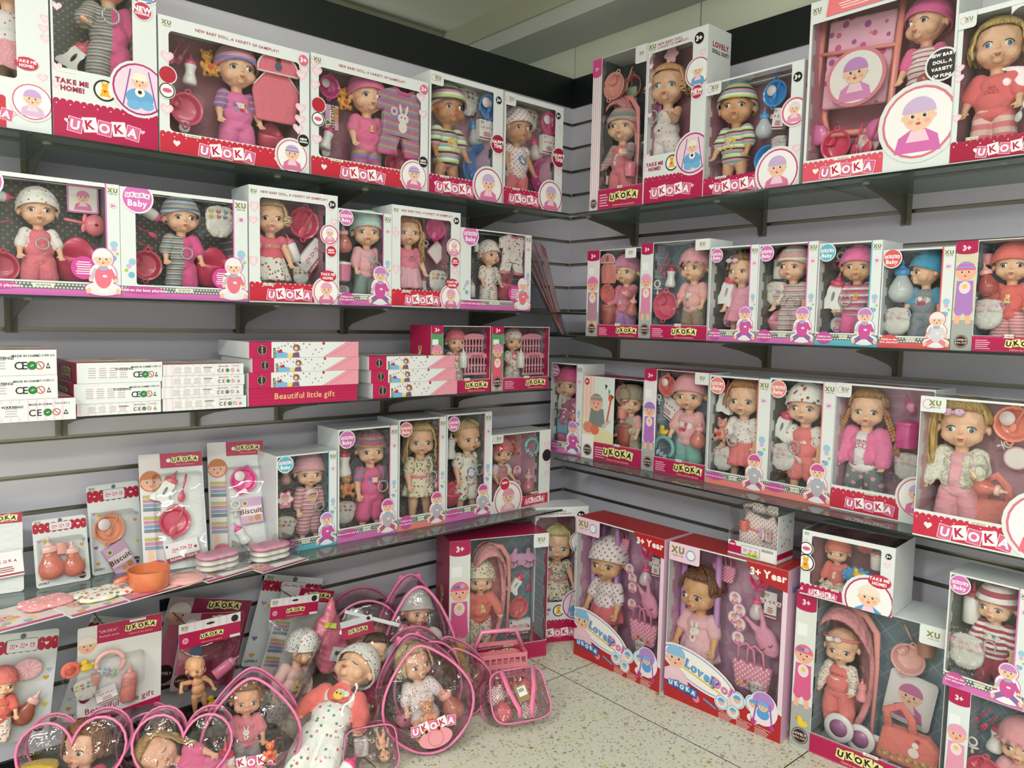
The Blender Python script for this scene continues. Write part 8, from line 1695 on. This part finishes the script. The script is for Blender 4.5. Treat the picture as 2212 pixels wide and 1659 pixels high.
# ================================================================ CLEAR VINYL BAGS ON THE FLOOR
def outline(kind, n=44):
    o = []
    for i in range(n):
        t = 2*pi*i/n
        if kind == 'heart': x, z = 16*sin(t)**3/34, .5+(13*cos(t)-5*cos(2*t)-2*cos(3*t)-cos(4*t)+2.5)/30
        elif kind == 'gourd': x, z = (.37-.085*cos(t)-.06*cos(2*t))*sin(t), .5+.5*cos(t)
        elif kind == 'tri': z = .5+.5*cos(t); x = sin(t)*(.44-.24*z)
        elif kind == 'box': c, s = cos(t), sin(t); x = .62*(abs(s)**.45)*(1 if s > 0 else -1)*(1-.06*(c > 0)); z = .5+.5*(abs(c)**.45)*(1 if c > 0 else -1)
        else: x, z = .42*sin(t), .5+.5*cos(t)
        o.append((x, z))
    return o
def vbag(kind, px, py, hpx, label, yaw=-24, pitch=12, roll=0, depth=.32, c='#e87fae', base=0.0, strap=None, pip=.014, badge=False):
    p = hit(px, py, 2, base); t = (p-CAM).dot(_f); s = hpx*t/FPX; M = T(*p) @ RZ(yaw) @ RX(-pitch) @ RY(roll) @ SCL(s); e = tag(empty('vinyl_doll_bag', M), label, 'clear bag'); o = outline(kind); n = len(o)
    cz = .5; rings = [(0.02, -.62), (.55, -.60), (.86, -.56), (1, -.5), (1, 0), (1, .5), (.86, .56), (.55, .6), (.02, .62)]; vs = []; fs = []
    for q, y in rings: vs += [(x*q, y*depth*(1+.04*sin(i*1.3)), cz+(z-cz)*q) for i, (x, z) in enumerate(o)]
    for j in range(len(rings)-1):
        for i in range(n): k = (i+1) % n; fs.append((j*n+i, j*n+k, (j+1)*n+k, (j+1)*n+i))
    MB().add(vs, fs).build('vinyl_shell', M_PVC, e, True)
    for y in (-.5, .5): MB().tube([(x, y*depth, z) for x, z in o], pip, closed=True, n=8).build('pink_piping', mat(c, .4, coat=.3), e, True)
    if strap:
        for k in strap: MB().tube([(k, depth*.55, .1), (k*1.4, depth*.95, .35), (k*1.3, depth*.9, .75), (k*.6, depth*.5, 1.0)], .03, n=6, flat=.3).build('shoulder_strap', mat('#ea7fa8', .7), e, True)
    if badge:
        P = Print(); P.STEP = .002; logo_tiles(P, 0, .27, .085, 'pink', k=1); P.disc(0, .15, .16, '#e89aa4', 1, .09); P.ring(0, .15, .07, .075, '#d8607c', 2, 20); P.v = [(x, y-depth*.61, z) for x, y, z in P.v]; P.build('printed_badge', mat_print(), e)
    return M, s
def bdoll(M, x, z, h, label, y=0, rot=0, pit=0, yw=0, **kw): return doll(M @ T(x, y, z) @ RY(rot) @ RX(pit) @ RZ(yw), h, label, **kw)
def bitem(M, what, x, y, z, s, label, rot=0, pit=0, **kw): return ACC[what](M @ T(x, y, z) @ RX(pit) @ RY(rot) @ SCL(s), label, **kw)
M, s = vbag('heart', 160, 1775, 225, 'heart-shaped clear bag with brown-haired doll in the bottom left corner', badge=False)
bdoll(M, .08, -.25, 1.18, 'brown-haired doll in magenta dress lying in the leftmost heart bag', rot=0, top='#d8407c', dress='#cf3f78', sl=.5, hair='bob', hc=('#9a6238', '#6a3f22'), yaw=-30, closed=False)
bitem(M, 'cup', -.30, -.10, .42, .42, 'orange jar with yellow lid in the leftmost heart bag', c='#ea9068', c2='#e8c83a'); bitem(M, 'spoon', .28, -.2, .30, .35, 'magenta spoon in the leftmost heart bag', 20, c='#d83f78')
M, s = vbag('heart', 380, 1752, 212, 'heart-shaped clear bag with golden-haired sleeping doll, second from the left', roll=6)
bdoll(M, .62, .22, 1.15, 'golden-haired doll with closed eyes lying sideways in a heart bag', rot=-68, top='#e86fa0', dress='#ea7fae', sl=.4, hair='long', hc=('#cfae6a', '#94723a'), closed=True, yaw=10)
bitem(M, 'bottle', .24, -.24, .30, .50, 'white bottle with pink cap in the second heart bag', 60, c='#e85a88')
M, s = vbag('oval', 352, 1660, 150, 'clear bag half hidden behind the two heart bags', pitch=0, roll=-20, yaw=-10)
bdoll(M, 0, .05, .85, 'doll in grey cap half hidden behind the heart bags', rot=20, romper='#9aa0a0', hat='beanie', hatc='#a8aaa8')
M, s = vbag('gourd', 545, 1690, 232, 'clear bag with brown-haired doll between the heart bag and the floral doll', badge=True, pitch=8)
bdoll(M, -.05, .08, .86, 'brown-haired doll in pink rabbit top inside a badge-printed clear bag', yaw=6, y=.02, top='#e8909c', bot='#b8b0b4', sl=.5, hair='short', hc=('#a8703f', '#744724'), mot=('rabbit', '#f0ece8', '#c8506a', .47, .06), skin='#e8b08a')
bitem(M, 'bottle', -.22, -.20, .28, .42, 'white bottle with red cap in the badge-printed clear bag', 0, c='#dd4f6c'); bitem(M, 'teddy', .16, -.18, .34, .2, 'small orange toy bear in the badge-printed clear bag', 0, c='#ea8058')
M, s = vbag('tri', 897, 1490, 235, 'tall tapered clear bag with strap, rising at the back of the pile', pitch=6, depth=.5, strap=(-.12, .12), badge=False)
bdoll(M, -.08, .06, .85, 'small doll curled at the left inside the tall tapered bag', rot=8, yaw=20, romper='#ee9aa0', hat='beanie', hatc='#c9ccc8', ll=.5); bdoll(M, .16, .06, .5, 'tiny doll at the right inside the tall tapered bag', romper='#f0ece8', hat='beanie', hatc='#efe8e8', y=-.05); bitem(M, 'bottle', .1, -.2, .42, .26, 'white bottle inside the tall tapered bag', 10, c='#efe9e9')
M, s = vbag('oval', 785, 1470, 190, 'round-topped clear bag standing against the wall behind the pile', pitch=2, depth=.5)
bdoll(M, -.1, .1, .72, 'doll in white cap inside the round-topped bag against the wall', romper='#ea9098', hat='beanie', hatc='#f1eeee', y=0); bdoll(M, .18, .1, .55, 'small bare doll beside it in the round-topped bag', yaw=-20)
M, s = vbag('oval', 905, 1545, 180, 'clear bag with grey-hatted contents squeezed behind the blonde doll bag', pitch=0, depth=.5, yaw=-10)
bdoll(M, -.1, .1, .85, 'doll in grey cap squeezed behind the blonde doll bag', rot=-14, romper='#7f8fa0', hat='beanie', hatc='#9aa4a6')
M, s = vbag('gourd', 935, 1603, 222, 'bottle-shaped clear bag with seated blonde doll at the front of the pile', badge=True, pitch=10, roll=-10, depth=.5, strap=(-.16, .12))
bdoll(M, -.03, .0, .98, 'blonde doll in white floral shirt seated in the bottle-shaped bag', y=.02, yaw=20, top=('floral', '#efeae8', '#c8788a', '#8a9a9a', dict(scale=34, size=.24)), bot='#efe6e4', ll=.2, sl=.6, hair='bob', hc=('#e6d6ae', '#bfa468'), leg=(16, 62, 20), arms=((24, 20, 20), (30, 40, 30)), iris='#4a4a56')
bitem(M, 'teddy', -.02, -.24, .36, .30, 'peach toy bear with red heart in front of the blonde seated doll', 0, c='#efb088'); bitem(M, 'bottle', .20, -.2, .40, .36, 'coral bottle beside the blonde seated doll', -20, c='#f0b0a0', c2='#e08a78', style='pear')
M, s = vbag('gourd', 1005, 1530, 150, 'small clear bag with a ponytailed doll seen from behind', roll=-14, pitch=4, depth=.5)
bdoll(M, .0, .02, .92, 'small doll with golden ponytail seen from behind in a clear bag', yw=150, dress='#e8b0b4', hair='long', hc=('#c9a05a', '#94702f'))
# pink basket in vinyl
p = hit(1075, 1478, 2, 0); e = tag(empty('toy_basket', T(p.x, p.y, 0) @ RZ(-24)), 'pink slatted toy basket wrapped in vinyl, behind the strapped clear bag', 'toy basket')
b = MB(); w, d, h = .085, .05, .13
for z in (.01, .045, .08, .115): b.box(-w, w, -d-.004, -d, z, z+.014); b.box(-w-.004, -w, -d, d, z, z+.014); b.box(w, w+.004, -d, d, z, z+.014); b.box(-w, w, d, d+.004, z, z+.014)
for i in range(9): x = -w+2*w*i/8; b.box(x-.003, x+.003, -d-.003, -d, 0, h)
b.box(-w, w, -d, d, 0, .006); b.build('basket_shell', plas('#ee8f9c'), e); MB().tube([(-w, 0, h), (-w*.7, 0, h+.06), (w*.7, 0, h+.06), (w, 0, h)], .008, n=8).build('basket_handle', plas('#f08fb0'), e, True)
doll(T(p.x, p.y, .01) @ RZ(-24) @ RY(60) @ T(0, 0, -.06), .17, 'small bare doll lying inside the pink toy basket')
M, s = vbag('box', 1122, 1566, 108, 'wide clear bag with pink straps lying at the right end of the pile', pitch=38, depth=.72, yaw=-20, pip=.02)
for x, z, c in ((-.3, .28, '#ea8088'), (.22, .26, None), (-.36, .62, None), (.3, .66, '#ea8088')):
    b = Blob(); b.e((0, 0, 0), (.2, .2, .2)); me = drape(b.mesh(.02, 1, 'cloth_ball'), .01, 12); o = share('cloth_item', me, [fab('plain', c) if c else fab('dots', '#efe9e6', '#cf6a74', scale=16)], None, None); o.parent = None; o.matrix_world = M @ T(x, -.05 if z < .5 else .05, z)
    tag(o, '%s %s rolled baby clothes in the strapped clear bag' % ('lower' if z < .5 else 'upper', 'coral' if c else 'dotted white'), 'rolled clothes')
for q, (x0, x1) in enumerate(((-.32, -.12), (.36, .14))):
    e = tag(empty('bag_strap', M), '%s pink webbing strap across the wide clear bag' % ('first, nearest the blonde doll,' if q == 0 else 'second, nearest the open floor,'), 'strap'); MB().tube([(x0, -.46, .98), (x0*.8, -.50, .6), (x1, -.52, .2), (x1, -.48, .06)], .055, n=6, flat=.2).build('webbing', mat('#f07fa8', .7), e, True)
e = tag(empty('price_tag', M @ T(.0, -.53, .5) @ RY(-12)), 'brown paper tag with white sticker on the wide clear bag', 'tag'); MB().box(-.13, .13, 0, .01, -.16, .16).build('paper_tag', mat('#a08058', .8), e); P = Print(); P.STEP = .004; P.rect(-.08, -.06, .1, .12, '#eceaea', 1); [P.rect(-.06+.02*i, .02, -.05+.02*i, .09, '#2a2a2a', 2) for i in range(6)]; P.build('sticker', mat_print(), e)
M, s = vbag('box', 800, 1668, 96, 'clear bag with bare doll feet beside the floral pyjama doll', pitch=20, depth=.6, yaw=-20, pip=.018)
bdoll(M, .25, .92, .8, 'bare doll lying head down with its feet up in a clear bag', rot=172, y=0, leg=(10, 20, 0)); bitem(M, 'cup', -.2, -.2, .6, .4, 'white ball cup beside the bare feet', c='#efecec', c2='#efecec')
# doll with dark hair behind, with its header
p = hit(800, 1560, 2, 0); Mh = T(*p) @ RZ(-24) @ RX(-14)
doll(Mh @ RY(6), .265, 'dark-haired doll in pink floral pyjamas lying behind the large floral doll', yaw=-8, closed=True, top=('floral', '#ead8e0', '#c8405a', '#5a78b8', dict(scale=40, size=.3)), romper='#dd4f88', sl=1, ll=.3, bot=('floral', '#efe6ea', '#c8405a', '#5a78b8', dict(scale=40, size=.3)), hair='short', hc=('#5a3c2c', '#38241a'))
bitem(Mh, 'bottle', .10, -.05, .09, .09, 'blue dotted bottle beside the dark-haired doll', 50, c='#ea9a9a', c2='#5fb4d4', style='drum'); bitem(Mh, 'rattle', .09, -.08, .04, .10, 'pink dumbbell rattle in front of the dark-haired doll', 170, c='#f08aa8')
e = tag(empty('header_card', Mh @ T(-.03, -.01, .262) @ RY(-10)), 'magenta header card above the dark-haired doll', 'header card'); P = Print(); P.STEP = .0003; P.c_now = S(CARD); P.prism([(-.05, 0), (.05, 0), (.05, .055), (-.05, .055)], 0, .001); P.rect(-.05, 0, .05, .036, '#b5174f', 1); logo_tiles(P, 0, .02, .012, 'yellow', k=2); P.disc(.038, .046, .006, '#2a1c1c', 2); P.build('header_print', mat_print(), e)
# large floral doll in clear bag leaning at the front
p = hit(655, 1712, 2, .0); Mf = T(p.x, p.y, .012) @ RZ(-30) @ RX(-57) @ RY(20)
FL = ('floral', '#efeeea', '#e06a6a', '#6a9a7a', '#d89a9a', dict(scale=26, size=.24))
doll(Mf, .47, 'large sleeping doll in white floral pyjamas with coral sleeves and bib', yaw=-18, lean=10, hs=.8, closed=True, top='#f07a74', romper=FL, sl=1, ll=1, hat='beanie', hatc=('floral', '#e9e6e0', '#a8705a', '#8a8a7a', dict(scale=34, size=.26)), bib=('#ee7470', '#ee7470', '#f0cf5a'), arms=((30, 10, 10), (30, 10, 10)), name='baby_doll')
e = tag(empty('clear_doll_bag', Mf @ SCL(.9)), 'crinkled clear bag around the large floral pyjama doll', 'clear bag'); n = 14; vs = []; fs = []
for j in range(n+1):
    z = -.02+.60*j/n; q = 1 if j < n-2 else (.9, .6, .5)[j-n+2]
    for i in range(24): a = 2*pi*i/24; k = 1+.05*sin(5*a+j); vs.append((.135*cos(a)*k, .085*q*sin(a)*k-.02, z))
for j in range(n):
    for i in range(24): k = (i+1) % 24; fs.append((j*24+i, j*24+k, (j+1)*24+k, (j+1)*24+i))
MB().add(vs, fs).build('film', M_FILM, e, True); MB().box(-.10, .10, -.03, -.026, .578, .592).build('header_fold', mat(CARD, .5), e)
bitem(Mf, 'bottle', .10, -.07, .04, .10, 'white bottle with pink cap beside the large floral doll', 20, c='#e8508c')
# pink padded pack with price sticker
p = hit(715, 1450, 2, .0); e = tag(empty('pink_packet', hit(700, 1372, 1, -.2).to_4d()[:3] and (T(*hit(712, 1450, 1, -.22)) @ RZ(-14) @ RX(-8))), 'crumpled pink packet with neon sticker behind the floor pile', 'packet')
b = Blob(); b.e((0, 0, .09), (.062, .03, .10)); b.c((0, 0, .15), (.015, 0, .235), .03, .008); me = drape(b.mesh(.005, 1, 'packet'), .004, 30); share('packet_body', me, [mat('#ea7f98', .35, coat=.3)], e)
P = Print(); P.STEP = .001; P.quad(.0, .155, .038, .016, -14, '#d8f03a', 2); P.quad(.02, .06, .05, .045, -20, '#e8e6e6', 2); P.quad(.022, .065, .03, .012, -20, '#4a4a4a', 3); stick(P, me, e, 'price_sticker', .002)
# ================================================================ OTHER LOOSE GOODS
for i in range(4):                     # thin cards leaning in the corner on the second right shelf
    M = T(-.325+.012*i, -.30+.014*i, 1.2015) @ RZ(50-3*i) @ RX(-(27-4*i)); e = tag(empty('leaning_card_pack', M), '%s thin toy card leaning in the corner beside the second right shelf boxes' % ('foremost', 'second', 'third', 'hindmost')[i], 'card pack')
    m = MB(); m.c_now = S(('#e9e6e6', '#d9a0ac', '#dfdcdc', '#e0b8c0')[i]); m.box(0, .20, -.003, 0, 0, .40-.012*i); m.c_now = S('#a83a4a'); m.box(-.0005, .0, -.003, 0, 0, .40-.012*i); m.c_now = S('#c8304f'); m.box(0, .2, -.0035, -.003, .32, .40-.012*i); m.build('card_sheet', mat_print(), e)
K = 'K2'; zt = _BOX[K]['h']+.001          # small apron box on the right Lovely Doll box
M, w = frame_of('R', (1572, 1193), (1677, 1221), zt, None); h = top_of(M, 1575, 1094, zt); d = .10
e = tag(empty('apron_gift_box', M), 'small clear box with dotted apron and bow, on the right Lovely Doll box', 'gift box'); P = Print(); P.clip = (0, 0, w, h); P.rect(0, 0, w, h*.30, CARD, 1); P.rect(0, h*.04, w*.55, h*.20, '#b5174f', 2); P.rrect(w*.28, h*.05, w*.66, h*.24, .003, '#2a2426', 3); P.rrect(w*.285, h*.055, w*.655, h*.235, .003, CARD, 4); logo_tiles(P, w*.46, h*.15, w*.055, 'pink', k=5)
P.rect(w*.42, h*.03, w*.62, h*.11, '#c8f03a', 11); P.text('7A-040', w*.52, h*.07, h*.06, '#2a2a2a', 12, .02); P.rect(w*.68, h*.01, w*.97, h*.28, '#f1f1f1', 11); [P.rect(w*(.70+.02*i), h*.2, w*(.71+.02*i), h*.26, '#1a1a1a', 12) for i in range(12)]; P.disc(w*.1, h*.22, w*.07, '#b5174f', 6); P.text('NEW', w*.1, h*.22, w*.045, '#fff', 7, .04); P.build('front_band', mat_print(), e)
b = MB(); b.c_now = S(CARD); b.box(0, w, .001, d, 0, .0015); b.box(w-.0015, w, .001, d, 0, h); b.box(0, w, d-.0015, d, 0, h*.98); b.c_now = S('#b5174f'); b.box(w, w+.0004, .001, d, .012, .03)
R = random.Random(4)
for i in range(14): b.c_now = S(('#e08ab4', '#8ab0d8', '#e8a060', '#b8a0d8', '#9ac0a0')[i % 5]); y_, z_ = R.uniform(.01, d-.015), R.uniform(.04, h-.012); b.box(w, w+.0004, y_, y_+.007, z_, z_+.007)
b.build('carton_body', mat_print(), e); m = MB(); m.box(0, w-.002, .0, .0006, h*.3, h); m.box(0, w-.002, .0006, d-.002, h-.0006, h); m.box(0, .0006, .001, d, 0, h); m.build('clear_cover', M_WIN, e)
ap = ('dots', '#efe6e2', '#cf7a8c', dict(scale=70, size=.22)); cloth_shape('x', [(0, 0), (.01, 0), (.01, .01)], fb(ap), e).hide_render = False
bpy.data.objects.remove([o for o in e.children if o.name.startswith('x')][0])
ea = tag(empty('doll_apron', M @ T(w*.5, d*.5, 0)), 'white dotted apron with coral edging inside the small clear box', 'apron'); cloth_shape('apron_panel', [(-w*.44, .006), (w*.44, .006), (w*.42, h*.55), (w*.25, h*.93), (.02, h*.80), (-w*.25, h*.93), (-w*.42, h*.55)], fb(ap), ea, .012)
cloth_shape('pocket', [(-w*.43, .008), (w*.1, .008), (w*.1, h*.52), (-w*.43, h*.60)], fb(ap), ea, .03); MB().tube([(-w*.43, -.016, h*.60), (w*.1, -.016, h*.52)], .003, n=6).build('coral_edging', mat('#ea8080', .7), ea, True)
ACC['cup'](M @ T(w*.22, d*.3, h*.62) @ SCL(.035), 'coral cup in the apron pocket', c='#ea7f74'); ACC['carton'](M @ T(w*.66, d*.25, h*.50) @ SCL(.035), 'small pink carton in the apron pocket', w=1.1, kind='biscuit', c='#e8d0dc')
eb = tag(empty('fabric_bow', M @ T(w*.62, d*.35, h)), 'dotted fabric bow on top of the small apron box', 'bow')
for s in (-1, 1): MB().tube([(0, 0, .004), (s*.018, 0, .016), (s*.038, 0, .014), (s*.040, 0, .004), (s*.02, 0, .002), (0, 0, .004)], .008, n=8, flat=.3).build('bow_loop', fb(ap), eb, True)
MB().tube([(0, 0, .005), (-.04, 0, .012), (-.075, .0, .004)], .007, n=6, flat=.3).build('ribbon_tail', fb(ap), eb, True)

for _o in list(_TS.objects): bpy.data.objects.remove(_o)
bpy.data.scenes.remove(_TS)
